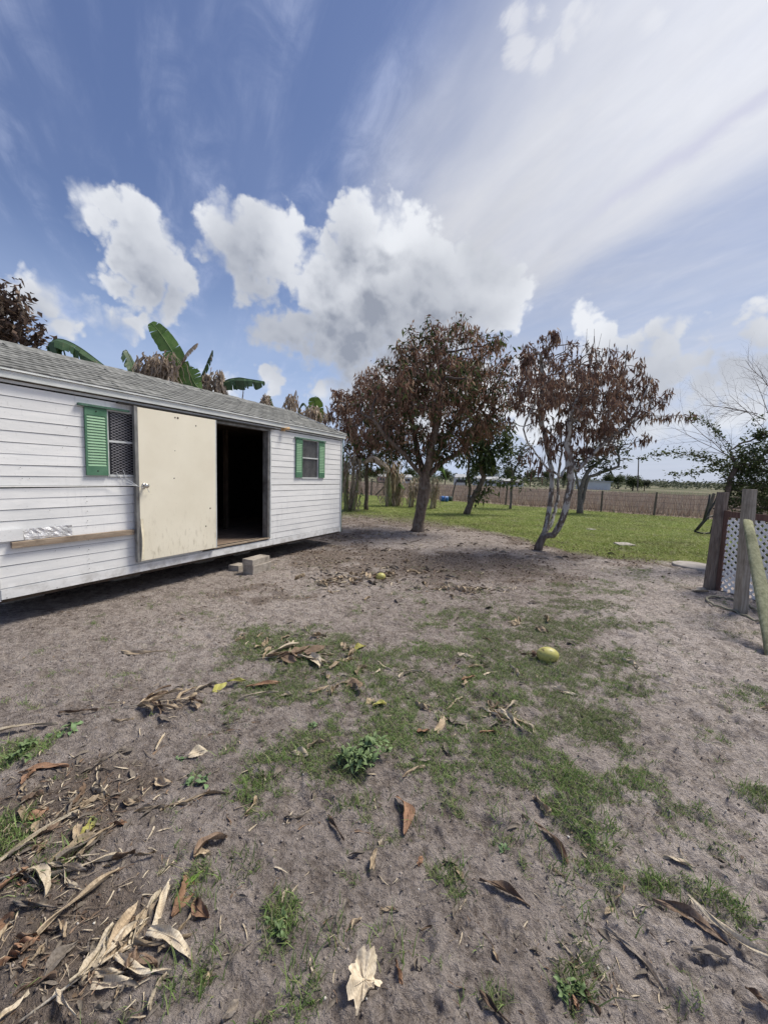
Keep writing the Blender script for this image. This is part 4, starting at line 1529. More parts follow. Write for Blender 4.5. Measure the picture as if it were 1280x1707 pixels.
def leaves(name, tree, origin, spots, g, per, length, width, mat, droop=1.0, spread=0.06, fold=0.25, up=0.0):
    """bunches of lance-shaped leaves hanging from the twig ends, one island each, joined"""
    C = np.repeat(np.asarray(spots), per, axis=0)
    n = len(C)
    C = C + g.normal(size=(n, 3)) * spread - np.array(origin)
    az = g.uniform(0, 2 * np.pi, n)
    el = np.clip(g.normal(-1.0 * droop + up, 0.45, n), -1.55, 1.5)
    d = np.stack([np.cos(az) * np.cos(el), np.sin(az) * np.cos(el), np.sin(el)], 1)
    rz = g.uniform(0, 2 * np.pi, n)
    s = np.stack([np.cos(rz), np.sin(rz), g.normal(0, 0.3, n)], 1)
    s -= d * (s * d).sum(1)[:, None]
    s /= np.linalg.norm(s, axis=1)[:, None]
    nn = np.cross(d, s)
    L = length * g.uniform(0.55, 1.25, n)[:, None]
    w = width * g.uniform(0.6, 1.3, n)[:, None] / 2
    curl = g.uniform(-0.25, 0.35, n)[:, None] * L
    mid = C + d * L * 0.45 + nn * curl * 0.35
    tip = C + d * L + nn * curl + np.array([0, 0, -0.15]) * L * droop
    fo = nn * w * fold * 2
    v = np.stack([C, mid + s * w + fo, tip, mid - s * w + fo], 1).reshape(-1, 3)
    o = np.arange(n)[:, None] * 4
    tri = np.concatenate([o + np.array([0, 1, 2]), o + np.array([0, 2, 3])], 0)
    ob = link_mesh(name, np_mesh(name, v, 3, tri, mat), tree, kind='stuff')
    return ob


def tips_of(P, kids, rad, thin):
    t = [i for i in range(len(P)) if not kids[i]]
    t += [i for i in range(len(P)) if kids[i] and rad[i] < thin]
    return P[np.array(t)]


def path(Y, *pp):
    out = []
    for p in pp:
        o = p[2] if len(p) > 2 else 0.0
        out.append(tuple(at_y(p[0], p[1], Y + o)))
    return out


def finer(line, step):
    out = [line[0]]
    for a, b in zip(line[:-1], line[1:]):
        a, b = np.array(a), np.array(b)
        k = max(1, int(np.linalg.norm(b - a) / step))
        for i in range(1, k + 1):
            out.append(tuple(a + (b - a) * i / k + (rng.normal(size=3) * step * 0.07 if i < k else 0)))
    return out


def seeds_from(lines, step):
    """lines: list of (polyline, (index of the parent line, fraction) or None)"""
    seeds, start, cnt, lens = [], [], 0, []
    for line, att in lines:
        f = finer(line, step)
        parent = None
        if att is not None:
            pi, fr = att
            parent = start[pi] + int(round(fr * (lens[pi] - 1)))
            f = f[1:]
        seeds.append((f, parent))
        start.append(cnt)
        lens.append(len(f))
        cnt += len(f)
    SEED_SPAN[:] = [(a, a + b) for a, b in zip(start, lens)]
    return seeds


SEED_SPAN = []


def base_origin(p):
    return Vector((p[0], p[1], 0))


# ---- the big brown mango tree in the middle
def mango():
    g = np.random.default_rng(21)
    Y = 11.9
    b = gnd(695, 886)
    Y = b.y
    base = (b.x, b.y, -0.08)
    t0 = [base] + path(Y, (697, 872), (703, 840), (707, 815), (708, 800))
    lines = [(t0, None)]
    top = t0[-1]
    lines += [([top] + path(Y, (690, 778, -.2), (668, 752, -.5), (640, 725, -.8), (618, 690, -1)), (0, 1)),
              ([top] + path(Y, (700, 770, .4), (690, 725, .7), (680, 660, .9), (672, 610, 1)), (0, 1)),
              ([top] + path(Y, (716, 760, -.3), (728, 700, -.5), (735, 630, -.4), (728, 570, -.2)), (0, 1)),
              ([top] + path(Y, (730, 775, .1), (762, 756, .1), (795, 725, .1), (822, 690, 0)), (0, 1)),
              ([top] + path(Y, (720, 770, .7), (750, 720, 1.2), (785, 660, 1.3), (800, 600, 1.2)), (0, 1))]
    blobs = [(732, 600, 70), (690, 620, 66), (780, 612, 70), (655, 668, 62), (735, 668, 78), (800, 668, 62), (618, 705, 50), (640, 742, 30), (604, 738, 24), (700, 720, 62), (770, 715, 50),
             (725, 560, 34), (780, 572, 36), (828, 600, 36), (838, 640, 30), (700, 575, 34), (650, 612, 34), (830, 690, 36), (660, 735, 36), (838, 565, 16), (735, 538, 10), (640, 580, 12),
             (700, 640, 50, 1.2), (760, 640, 50, 1.4), (700, 640, 50, -1.2), (760, 650, 50, -1.3)]
    A = crown_points(blobs, Y, 1700, g)
    P, par = colonize(seeds_from(lines, 0.16), A, 0.13, 0.19, 1.2, g=g)
    kids, rad, ch = limbs(P, par, 0.0042, 2.35)
    k = 0.165 / max(rad)
    T = thing('mango_tree', 'large round tree with drooping dried brown leaves, biggest of the trees on the lawn', 'tree', (b.x, b.y, 0))
    org = Vector((b.x, b.y, 0))
    rad2 = np.maximum(rad * k, 0.005)
    build_wood(P, rad2, ch, T, M_BARK, M_TWIG, org, 0.055)
    tp = tips_of(P, kids, rad, 0.0075)
    top_z = tp[:, 2]
    lo = (top_z < 2.3 + g.normal(0, 0.45, len(tp)))
    leaves('dry_leaves', T, org, tp[~lo][g.uniform(size=(~lo).sum()) < 0.86], g, 12, 0.17, 0.040, M_BROWN, 1.0, 0.095)
    leaves('green_leaves', T, org, tp[lo], g, 7, 0.20, 0.06, M_DARKLEAF, 0.6, 0.10)
    leaves('dry_leaves', T, org, tp[lo][::2], g, 12, 0.19, 0.042, M_BROWN, 1.0, 0.09)
    inner = tp[g.uniform(size=len(tp)) < 0.34]
    leaves('green_leaves', T, org, inner, g, 7, 0.20, 0.06, M_DARKLEAF, 0.6, 0.10)


mango()


# ---- the darker one behind it, over the banana clumps
def mango_behind():
    g = np.random.default_rng(22)
    b = gnd(612, 846)
    Y = b.y * 0.93
    org = Vector((at_y(612, 800, Y).x, Y, 0))
    base = (org.x, org.y, -0.05)
    t0 = [base] + path(Y, (611, 800), (610, 770))
    lines = [(t0, None), ([t0[-1]] + path(Y, (590, 740), (575, 700)), (0, 1)), ([t0[-1]] + path(Y, (625, 735), (640, 690)), (0, 1))]
    blobs = [(600, 690, 50), (565, 700, 34), (575, 670, 30), (640, 680, 50), (560, 735, 30), (605, 735, 38), (650, 730, 36), (620, 650, 40), (600, 760, 18), (648, 770, 20), (575, 770, 14)]
    A = crown_points(blobs, Y, 800, g)
    P, par = colonize(seeds_from(lines, 0.25), A, 0.22, 0.30, 1.6, g=g)
    kids, rad, ch = limbs(P, par, 0.004, 2.35)
    k = 0.09 / max(rad)
    T = thing('mango_tree', 'darker brown-leaved tree standing behind the banana clumps at the end of the shed', 'tree', org)
    build_wood(P, np.maximum(rad * k, 0.006), ch, T, M_BARK, M_TWIG, org, 0.05)
    tp = tips_of(P, kids, rad, 0.008)
    lo = tp[:, 2] < 2.6 + g.normal(0, 0.5, len(tp))
    leaves('dry_leaves', T, org, tp[~lo], g, 15, 0.27, 0.065, M_BROWN, 1.0, 0.12)
    leaves('green_leaves', T, org, tp[lo], g, 15, 0.25, 0.075, M_DARKLEAF, 0.7, 0.14)
    leaves('dry_leaves', T, org, tp[lo][::2], g, 11, 0.27, 0.06, M_BROWN, 1.0, 0.12)


mango_behind()


# ---- the pale forked tree on the right
def pale_tree():
    g = np.random.default_rng(33)
    b = gnd(897, 918)
    Y = b.y
    org = Vector((b.x, b.y, 0))
    t0 = [(b.x - 0.03, b.y, -0.08)] + path(Y, (899, 908), (906, 893))
    s1 = [t0[-1]] + path(Y, (911, 872, .05), (916, 845, .1), (919, 815, .15), (919, 790, .2), (916, 762, .3), (908, 730, .4))
    s2 = [t0[-1]] + path(Y, (917, 876, .12), (925, 852, .3), (930, 822, .45), (931, 785, .6), (936, 750, .7), (930, 700, .9))
    s3 = [t0[-1]] + path(Y, (922, 892, -.1), (934, 872, -.2), (943, 845, -.25), (949, 818, -.3), (952, 802, -.3), (948, 770, -.3), (944, 740, -.3), (950, 700, -.4), (965, 650, -.4))
    lft = [s3[6]] + path(Y, (935, 796, -.4), (920, 785, -.5), (906, 774, -.6), (893, 757, -.7), (880, 740, -.8), (872, 715, -.9))
    rgt = [s3[6]] + path(Y, (962, 785, -.4), (980, 765, -.4), (1005, 740, -.3), (1040, 712, -.2), (1075, 690, 0), (1108, 664, 0))
    far = path(Y, (1040, 712, -.2), (1075, 692, .1), (1110, 694, .1), (1150, 692, .1))
    low = path(Y, (1005, 740, -.3), (1030, 745, -.1), (1055, 738, 0), (1072, 733, 0))
    up2 = [s3[8]] + path(Y, (962, 700, .2), (975, 650, .4), (985, 600, .5), (990, 560, .5))
    up3 = [s1[-1]] + path(Y, (900, 690, .3), (905, 640, .2), (900, 590, .1))
    r2 = [rgt[3]] + path(Y, (1012, 700, 0), (1030, 650, .2), (1042, 610, .2), (1045, 575, .2))
    r3 = path(Y, (1040, 712, -.2), (1062, 680, -.3), (1075, 655, -.3), (1085, 630, -.3))
    lines = [(t0, None), (s1, (0, 1)), (s2, (0, 1)), (s3, (0, 1)), (lft, (3, .60)), (rgt, (3, .60)), (up2, (3, .78)), (up3, (1, 1)), (r2, (5, .42)), (far, (5, .66)), (low, (5, .42)), (r3, (5, .66))]
    blobs = [(905, 620, 55), (880, 680, 40), (895, 650, 50), (960, 620, 60), (950, 680, 50), (1000, 640, 55), (1010, 700, 40), (1035, 655, 42), (1045, 600, 22), (985, 590, 34),
             (930, 590, 36), (905, 580, 24), (1070, 670, 30), (870, 610, 24), (950, 730, 30), (990, 735, 26), (900, 720, 22), (1088, 640, 18), (1115, 655, 20), (1065, 640, 22), (1060, 700, 22), (1098, 672, 16), (1075, 612, 16), (1078, 725, 12), (865, 650, 24),
             (950, 640, 50, 1), (1000, 660, 50, -1), (910, 640, 50, -1), (1030, 720, 22)]
    A = crown_points(blobs, Y, 1500, g)
    A = np.concatenate([A, np.array([tuple(at_y(x, y, Y)) for x, y in ((1120, 640), (1128, 652), (1110, 660), (1105, 672), (1152, 692), (1158, 695), (1075, 730), (1085, 722), (1090, 735), (1060, 735))])])
    P, par = colonize(seeds_from(lines, 0.13), A, 0.11, 0.165, 1.1, g=g)
    kids, rad, ch = limbs(P, par, 0.0040, 2.3)
    k = 0.088 / max(rad)
    rad2 = np.maximum(rad * k, 0.0055)
    for q, hi, lo_ in ((1, .052, .018), (2, .050, .016), (3, .070, .022), (4, .030, .009), (5, .034, .009)):
        a_, b_2 = SEED_SPAN[q]
        for i_ in range(a_, b_2):
            rad2[i_] = max(min(rad2[i_], hi * 1.3), hi + (lo_ - hi) * (i_ - a_) / max(1, b_2 - a_ - 1))
    T = thing('forked_tree', 'pale lichen-covered tree forking low, with thin drooping bunches of purple-brown leaves', 'tree', org)
    build_wood(P, rad2, ch, T, M_LICHEN, M_GREYTWIG, org, 0.024, flare=1.25)
    tp = tips_of(P, kids, rad, 0.0041)
    keep = g.uniform(size=len(tp)) < 0.80
    keep &= ~((tp[:, 2] > 3.9) & (tp[:, 0] > at_y(945, 560, Y).x) & (tp[:, 0] < at_y(1010, 560, Y).x) & (g.uniform(size=len(tp)) < 0.75))
    leaves('dry_leaves', T, org, tp[keep], g, 13, 0.150, 0.037, M_BROWN2, 1.1, 0.048)
    # a few very dense hanging bunches low in the crown
    pts = np.array([tuple(at_y(x, y, Y - 0.3)) for x, y in ((905, 762), (880, 757), (925, 740), (895, 775), (965, 765), (970, 745), (915, 725), (950, 735), (1002, 712), (1020, 705), (930, 715), (975, 715))])
    leaves('dry_leaves', T, org, pts, g, 22, 0.20, 0.048, M_BROWN2, 1.3, 0.10)
    # bare whips at the top
    wh = MB()
    for px, py in ((915, 552), (960, 566), (978, 548), (1002, 556), (945, 560), (1016, 566), (990, 548), (935, 556), (970, 580), (1030, 580)):
        e = at_y(px, py, Y + 0.3)
        s = at_y(px + g.uniform(-14, 14), py + 60, Y + 0.3)
        m = (e + s) / 2 + Vector((g.normal() * 0.06, 0, 0))
        wh.tube([s - org, m - org, e - org], [0.009, 0.006, 0.003], 4)
    wh.build('bare_twigs', M_GREYTWIG, T)


pale_tree()


def small_tree(label, base_px, Y, tlines, blobs, n, mat, per, ln, wd, r0, bark, seed, name='small_tree', tipr=0.8, droop=0.3, origin_z=0.0, kill=0.26, step=0.16, spread=0.09, thin=0.008, dens=1.0, twig=None):
    g = np.random.default_rng(seed)
    bx = at_y(base_px[0], base_px[1], Y)
    org = Vector((bx.x, Y, 0))
    first = [(bx.x, Y, -0.05)] + path(Y, *tlines[0][0])
    lines = [(first, None)]
    for pts, att in tlines[1:]:
        pl = path(Y, *pts)
        src = lines[att[0]][0]
        lines.append(([src[int(round(att[1] * (len(src) - 1)))]] + pl, att))
    A = crown_points(blobs, Y, n, g)
    P, par = colonize(seeds_from(lines, step * 1.2), A, step, kill, step * 8, g=g)
    kids, rad, ch = limbs(P, par, 0.004, 2.3)
    k = r0 / max(rad)
    T = thing(name, label, 'tree', org)
    build_wood(P, np.maximum(rad * k, 0.004 + 0.0004 * Y), ch, T, bark, twig or M_TWIG, org, r0 * 0.35)
    tp = tips_of(P, kids, rad, thin)
    tp = tp[g.uniform(size=len(tp)) < dens]
    leaves('foliage', T, org, tp, g, per, ln, wd, mat, droop, spread)
    return T, org, g


small_tree('small leaning tree with several crooked trunks and a low dark green crown on the lawn', (777, 857), gnd(777, 857).y,
           [([(780, 850), (786, 835)], None), ([(797, 815), (806, 795), (800, 775), (803, 745)], (0, 1)), ([(800, 822), (818, 805), (845, 803), (870, 806)], (0, 1)),
            ([(783, 815), (779, 790), (782, 765)], (0, .6)), ([(795, 828), (805, 822), (818, 817)], (0, 1))],
           [(805, 755, 26), (790, 735, 24), (825, 745, 24), (800, 712, 24), (838, 720, 18), (775, 760, 14), (785, 800, 12), (850, 745, 12), (815, 770, 16)], 420, M_DARKLEAF, 13, 0.26, 0.10, 0.13, M_BARK, 41, droop=0.7, spread=0.15)
small_tree('thin twin-trunked tree with sparse grey-green leaves behind the pale forked tree', (966, 856), gnd(966, 856).y,
           [([(967, 840), (966, 822)], None), ([(972, 800), (985, 780), (1005, 765)], (0, 1)), ([(962, 805), (958, 785), (955, 765)], (0, 1)), ([(970, 838), (975, 815), (980, 795), (1010, 785), (1030, 778)], (0, .5))],
           [(985, 765, 22), (1010, 755, 20), (1005, 780, 14), (1030, 745, 16), (960, 770, 14), (1032, 778, 8), (1050, 765, 6), (1025, 725, 12)], 240, M_GREYLEAF, 9, 0.22, 0.10, 0.13, M_GREYTWIG, 42, spread=0.16, droop=0.1)
small_tree('slender green sapling growing close behind the big brown tree', (852, 815), 22.0,
           [([(853, 805), (855, 790)], None), ([(850, 770), (845, 755)], (0, 1)), ([(862, 775), (868, 762)], (0, 1))],
           [(850, 760, 16), (868, 768, 14), (838, 775, 12), (872, 745, 12), (905, 800, 8), (880, 800, 8)], 160, M_GREYLEAF, 9, 0.24, 0.11, 0.06, M_GREYTWIG, 43, spread=0.18, droop=0.1)
# ---- dark tree behind the left end of the shed
small_tree('dark brown leafy tree rising behind the left end of the shed roof', (15, 640), 8.6,
           [([(15, 620), (15, 590)], None), ([(30, 560), (38, 520), (25, 475)], (0, 1)), ([(5, 560), (0, 510), (-30, 480)], (0, 1)), ([(50, 570), (70, 550)], (0, 1))],
           [(22, 470, 8), (20, 500, 20), (10, 520, 34), (35, 535, 30), (-20, 520, 50), (50, 560, 26), (72, 545, 9), (20, 570, 40), (-30, 570, 60), (75, 572, 10), (62, 520, 8), (-90, 560, 60)], 520, M_DARKBROWN, 12, 0.17, 0.075, 0.12, M_BARK, 44,
           name='avocado_tree', spread=0.10, droop=0.5, step=0.13, kill=0.20)


# ---- creeper-covered thorn bush and bare twigs on the far right
def thorn_tree():
    g = np.random.default_rng(51)
    Y = 7.6
    bx = at_y(1212, 860, Y)
    org = Vector((bx.x, Y, 0))
    t0 = [(bx.x, Y, -0.05)] + path(Y, (1206, 880), (1208, 840), (1216, 800), (1226, 775))
    lines = [(t0, None),
             ([t0[-1]] + path(Y, (1245, 790, .2), (1262, 770, .2), (1290, 735, .3)), (0, 1)),
             ([t0[-1]] + path(Y, (1200, 775), (1180, 765, -.2), (1150, 757, -.3), (1115, 755, -.4), (1085, 760, -.4)), (0, 1)),
             ([t0[-1]] + path(Y, (1190, 780, .2), (1160, 788, .2), (1125, 792, .2)), (0, .9)),
             ([t0[-1]] + path(Y, (1215, 750), (1200, 725), (1175, 705), (1155, 695)), (0, 1)),
             ]
    A = crown_points([(1262, 790, 44), (1235, 775, 26), (1225, 800, 20), (1290, 770, 50), (1225, 830, 24), (1262, 840, 26), (1285, 825, 34), (1300, 840, 40), (1240, 812, 34), (1195, 778, 12), (1245, 755, 16), (1205, 765, 10), (1160, 757, 7), (1135, 756, 5), (1115, 755, 4), (1180, 782, 6), (1140, 790, 4), (1238, 880, 26), (1265, 900, 30), (1240, 930, 24), (1282, 945, 34), (1225, 960, 18), (1270, 730, 16), (1255, 735, 8), (1240, 705, 5)], Y, 1300, g)  # lowest lobes added so dark foliage fills the lattice holes
    P, par = colonize(seeds_from(lines, 0.09), A, 0.075, 0.10, 0.8, g=g)
    kids, rad, ch = limbs(P, par, 0.003, 2.3)
    k = 0.05 / max(rad)
    T = thing('thorn_tree', 'thorny bush with small dark green leaves and long bare twigs behind the lattice gate', 'tree', org)
    build_wood(P, np.maximum(rad * k, 0.0035), ch, T, M_TWIG, M_TWIG, org, 0.02)
    tp = tips_of(P, kids, rad, 0.0062)
    leaves('foliage', T, org, tp, g, 12, 0.060, 0.036, M_DARKLEAF, 0.1, 0.050, up=0.2)
    leaves('foliage', T, org, tp[::2], g, 7, 0.060, 0.036, M_MIDLEAF, 0.1, 0.055, up=0.2)
    # leaves that sit all along the long arching shoots
    for (pts, k2) in (([(1226, 775), (1200, 770), (1180, 765), (1150, 757), (1115, 755), (1085, 760), (1068, 764)], 90), ([(1215, 785), (1190, 783), (1160, 788), (1125, 792), (1112, 788)], 60),
                      ([(1215, 760), (1205, 735), (1190, 715), (1170, 700)], 30), ([(1225, 760), (1240, 730), (1260, 700), (1280, 690)], 40)):
        ln = finer(path(Y, *[(a, b, -.2) for a, b in pts]), 0.03)
        q = np.array(ln)[g.integers(0, len(ln), k2)]
        leaves('foliage', T, org, q, g, 2, 0.055, 0.034, M_DARKLEAF, 0.0, 0.022, up=0.3)
    # bare fans of twigs
    tw = MB()

    def whip(p, ang, ln, r, depth):
        pts, rr = [p], [r]
        a = ang
        for i in range(5):
            a += g.normal(0, 0.06)
            q = pts[-1] + Vector((math.cos(a) * ln / 5, g.normal(0, 0.02), math.sin(a) * ln / 5))
            pts.append(q)
            rr.append(r * (1 - 0.13 * (i + 1)))
        tw.tube(pts, rr, 4)
        if depth:
            for j in range(1, 6):
                for s in (-1, 1):
                    if g.uniform() < 0.62:
                        whip(pts[j], a + s * g.uniform(0.3, 0.75), ln * g.uniform(0.35, 0.6), rr[j] * 0.62, depth - 1)
    for px, py, ang, ln in ((1290, 735, 2.35, 1.25), (1292, 715, 2.15, 1.1), (1275, 700, 2.75, 1.1), (1262, 690, 2.95, 1.0), (1225, 770, 2.55, 1.35), (1222, 765, 2.85, 1.3), (1218, 745, 2.4, 0.9), (1290, 690, 1.9, 0.8), (1225, 775, 2.2, 0.9), (1290, 650, 2.5, 0.8)):
        whip(at_y(px, py, Y + 0.1) - org, ang, ln, 0.0085, 2)
    tw.build('bare_twigs', M_GREYTWIG, T)


thorn_tree()


# ================================================================== BANANA PLANTS
def mat_banana(name, c1, c2, c3, trans=0.35):
    m, n = new_mat(name)
    P = objc(n)
    f = n.noise(P, 5, 4, 0.6)
    col = n.mix(n.ss(f, 0.3, 0.7), c1, c2)
    col = n.mix(n.m('MULTIPLY', n.ss(n.noise(P, 14, 5, 0.65), 0.56, 0.70), 0.6), col, c3)
    col = n.v('SCALE', col, s=n.lin(island(n), 0, 1, 0.72, 1.2))
    finish(n, col, 0.45, 0.4, trans=trans)
    return m


M_BAN = mat_banana('banana_leaf_green', (0.100, 0.185, 0.045), (0.165, 0.275, 0.075), (0.24, 0.28, 0.11))
M_BAN_D = mat_banana('banana_leaf_dark', (0.050, 0.100, 0.045), (0.090, 0.150, 0.070), (0.17, 0.16, 0.10), 0.3)
M_BAN_Y = mat_banana('banana_leaf_fresh', (0.11, 0.20, 0.025), (0.18, 0.27, 0.04), (0.22, 0.24, 0.08), 0.4)
M_BAN_B = mat_banana('banana_leaf_dead', (0.27, 0.205, 0.150), (0.55, 0.46, 0.36), (0.15, 0.105, 0.075), 0.28)
M_STEM = simple('banana_stem', (0.30, 0.25, 0.17), (0.56, 0.48, 0.35), 9, 0.8, bump=0.01, stretch=(3, 3, 0.6), dirt=(0.10, 0.075, 0.05), dirt_s=4)
M_STEM_G = simple('green_banana_stem', (0.13, 0.17, 0.055), (0.24, 0.25, 0.12), 9, 0.7, stretch=(3, 3, 0.6), dirt=(0.15, 0.11, 0.07), dirt_s=5)


def banana_leaf(name, parent, pts, width, mat, g, droop=0.5, tear=0.3, org=Vector((0, 0, 0)), segs=26, fold=0.4, face=None):
    """midrib through pts, blade cut into strips that hang from it"""
    P = [Vector(p) - org for p in pts]
    # resample (Catmull-Rom)
    Q = []
    for i in range(segs + 1):
        t = i / segs * (len(P) - 1)
        k = min(int(t), len(P) - 2)
        u = t - k
        p0, p1, p2, p3 = P[max(k - 1, 0)], P[k], P[k + 1], P[min(k + 2, len(P) - 1)]
        Q.append(0.5 * ((2 * p1) + (p2 - p0) * u + (2 * p0 - 5 * p1 + 4 * p2 - p3) * u * u + (3 * p1 - p0 - 3 * p2 + p3) * u ** 3))
    mb = MB()
    mb.tube(Q, [0.016 * (1 - 0.8 * i / segs) + 0.003 for i in range(segs + 1)], 5)
    down = Vector((0, 0, -1))
    i0 = int(segs * 0.14)
    for side in (-1, 1):
        i = i0
        while i < segs:
            n = 1 if g.uniform() < tear else int(g.integers(2, 6))
            j = min(i + n, segs)
            cols = []
            dr = droop * g.uniform(0.6, 1.4)
            for k in range(i, j + 1):
                t = (k - i0) / (segs - i0)
                w = width * 0.5 * (math.sin(math.pi * min(1, (t * 0.93 + 0.05))) ** 0.55) * g.uniform(0.93, 1.05)
                tg = (Q[min(k + 1, segs)] - Q[max(k - 1, 0)]).normalized()
                nrm = face if face is not None else Vector((0, 0, 1))
                sd = tg.cross(nrm)
                sd = sd.normalized() * side if sd.length > 0.05 else Vector((side, 0, 0))
                o1 = Q[k] + sd * w * 0.5 * math.cos(fold) - nrm * 0 + down * w * 0.5 * dr * 0.6 + tg * w * 0.12
                o2 = Q[k] + sd * w * math.cos(dr * 0.9) + down * w * dr * 1.0 + tg * w * 0.30
                cols.append([Q[k], o1, o2])
            if tear and j - i >= 1 and len(cols) > 1:
                cols[0][2] = cols[0][2].lerp(cols[1][2], 0.25 * g.uniform())
                cols[-1][2] = cols[-1][2].lerp(cols[-2][2], 0.35 * g.uniform())
            vs = [p for c in cols for p in c]
            fs = []
            for k in range(len(cols) - 1):
                for q in range(2):
                    a = k * 3 + q
                    fs.append((a, a + 1, a + 4, a + 3))
            mb.add(vs, fs)
            i = j
    return mb.build(name, mat, parent, smooth=False)


def dead_bundle(parent, org, c, w, h, n, g, name='dead_leaf', mat=None):
    """crumpled brown leaf rags that hang from a point"""
    mb = MB()
    for _ in range(n):
        p = Vector((c[0] + g.normal() * w * 0.4, c[1] + g.normal() * w * 0.4, c[2] + g.normal() * h * 0.12)) - org
        L = h * g.uniform(0.35, 1.1)
        a = g.uniform(0, 6.28)
        out = Vector((math.cos(a), math.sin(a), 0)) * w * g.uniform(0.1, 0.5)
        ww = g.uniform(0.012, 0.05) * (0.6 + 0.6 * min(2.0, h))
        s = Vector((math.sin(a + g.normal()), math.cos(a), 0)) * ww
        p = p - Vector((0, 0, g.uniform(0, 0.35) * h))
        lean_ = Vector((g.normal() * 0.22, g.normal() * 0.22, 0)) * L
        pts = []
        k = 6
        for i in range(k + 1):
            t = i / k
            q = p + lean_ * t + out * math.sin(t * 1.5) + Vector((g.normal() * 0.035 * L, g.normal() * 0.035 * L, -L * t ** 1.2))
            pts.append(q)
        vs, fs = [], []
        for i, q in enumerate(pts):
            tw = s * (1 - 0.75 * (i / k) ** 2) * g.uniform(0.5, 1.2)
            f2 = Vector((tw.y, -tw.x, 0)) * 0.6
            vs += [q - tw + f2, q, q + tw + f2]
        for i in range(k):
            for m_ in range(2):
                a_ = i * 3 + m_
                fs.append((a_, a_ + 1, a_ + 4, a_ + 3))
        mb.add(vs, fs)
    return mb.build(name, mat or M_BAN_B, parent)


def stem(parent, org, base, top, r, g, mat=None):
    b, t = Vector(base) - org, Vector(top) - org
    pts, rr = [], []
    for i in range(9):
        u = i / 8
        pts.append(b.lerp(t, u) + Vector((math.sin(u * 3) * 0.03, 0, 0)))
        rr.append(r * (1.25 - 0.75 * u) * g.uniform(0.92, 1.08))
    mb = MB()
    mb.tube(pts, rr, 10, wob=0.05)
    return mb.build('pseudostem', mat or M_STEM, parent, smooth=True)


def banana(label, Y, base_px, stems, lvs, rags, seed, group=None):
    py_base = base_px > 560
    g = np.random.default_rng(seed)
    bx = at_y(base_px, 800, Y).x
    org = Vector((bx, Y, 0))
    T = thing('banana_plant', label, 'banana plant', org, group=group)
    for (px, ptop, ox, r, mt) in stems:
        x = at_y(px, 800, Y).x
        top = at_y(ptop[0], ptop[1], Y)
        stem(T, org, (bx + (x - bx) * 0.8, Y + ox, -0.03), (top.x, Y + ox * 0.5, top.z), r * 0.8, g, mt)
        if py_base:
            for q in (0.25, 0.5, 0.75, 0.95):
                bxx = bx + (x - bx) * 0.8
                dead_bundle(T, org, (bxx + (top.x - bxx) * q, Y + ox * (1 - q / 2), top.z * q + 0.15), r * 3.2, top.z * 0.30, 7, g, name='dead_sheath')
    for pts, w, mt, dr, te in lvs:
        banana_leaf('leaf', T, [at_y(p[0], p[1], Y + (p[2] if len(p) > 2 else 0)) for p in pts], w, mt, g, dr, te, org, face=Vector((0.15, -0.9, 0.4)) if dr < 0.25 else None)
    for px, py, w, h, n in rags:
        dead_bundle(T, org, at_y(px, py, Y), w, h, n, g)
    return T


banana('banana plant with one long ragged dark leaf arching along the left of the shed roof', 8.3, 100,
       [(95, (100, 640), 0, .10, None)], [([(118, 640), (100, 600), (88, 570), (105, 566), (135, 580), (178, 612)], .62, M_BAN_D, 1.0, .5)], [(165, 606, .2, .35, 16)], 61)
banana('tallest banana plant, one broad green leaf standing upright above the roof among dead brown rags', 9.6, 285,
       [(285, (300, 640), 0, .12, None)],
       [([(322, 655), (312, 628), (290, 590), (268, 556), (252, 538)], .44, M_BAN, 0.10, .03),
        ([(322, 655), (312, 640), (306, 628), (303, 610)], .32, M_BAN_Y, 0.1, .0),
        ([(338, 655), (325, 640), (318, 625), (312, 612)], .50, M_BAN, 0.2, .1),
        ([(232, 650), (225, 615), (214, 588), (210, 583)], .62, M_BAN_D, 0.95, .35),
        ([(290, 640), (308, 595), (322, 578), (330, 572)], .16, M_BAN_B, 1.2, .9)],
       [(262, 596, .42, .55, 170), (285, 600, .40, .60, 130), (245, 606, .2, .5, 50)], 62)
banana('banana plant with a drooping green leaf reaching right and hanging brown rags over the roof', 10.2, 350,
       [(350, (348, 660), 0, .11, None)],
       [([(325, 655), (335, 630), (346, 605), (352, 590), (355, 584)], .26, M_BAN_D, 1.1, .9),
        ([(360, 668), (372, 638), (395, 630), (415, 632), (441, 636)], .42, M_BAN_D, 1.1, .6),
        ([(368, 670), (375, 655), (382, 662), (388, 672)], .30, M_BAN_D, 0.9, .3),
        ([(352, 600), (352, 592), (354, 584)], .12, M_BAN_B, 1.2, .9),
        ([(398, 690), (404, 665), (406, 645)], .12, M_BAN_B, 1.2, .9)],
       [(345, 628, .16, .55, 70), (365, 622, .16, .60, 70)], 63)
banana('low banana plant with brown torn leaves leaning over the shed roof', 11.0, 465,
       [(465, (465, 700), 0, .11, None)],
       [([(450, 690), (446, 670), (442, 655)], .26, M_BAN_B, 1.1, .8), ([(462, 695), (456, 678), (450, 660)], .20, M_BAN_D, 1.1, .9),
        ([(478, 700), (486, 672), (492, 655), (494, 650)], .34, M_BAN_B, 1.0, .7), ([(496, 700), (500, 680), (506, 672), (514, 682)], .12, M_BAN_D, 1.0, .9)],
       [(444, 662, .16, .42, 50), (487, 660, .22, .50, 70)], 64)
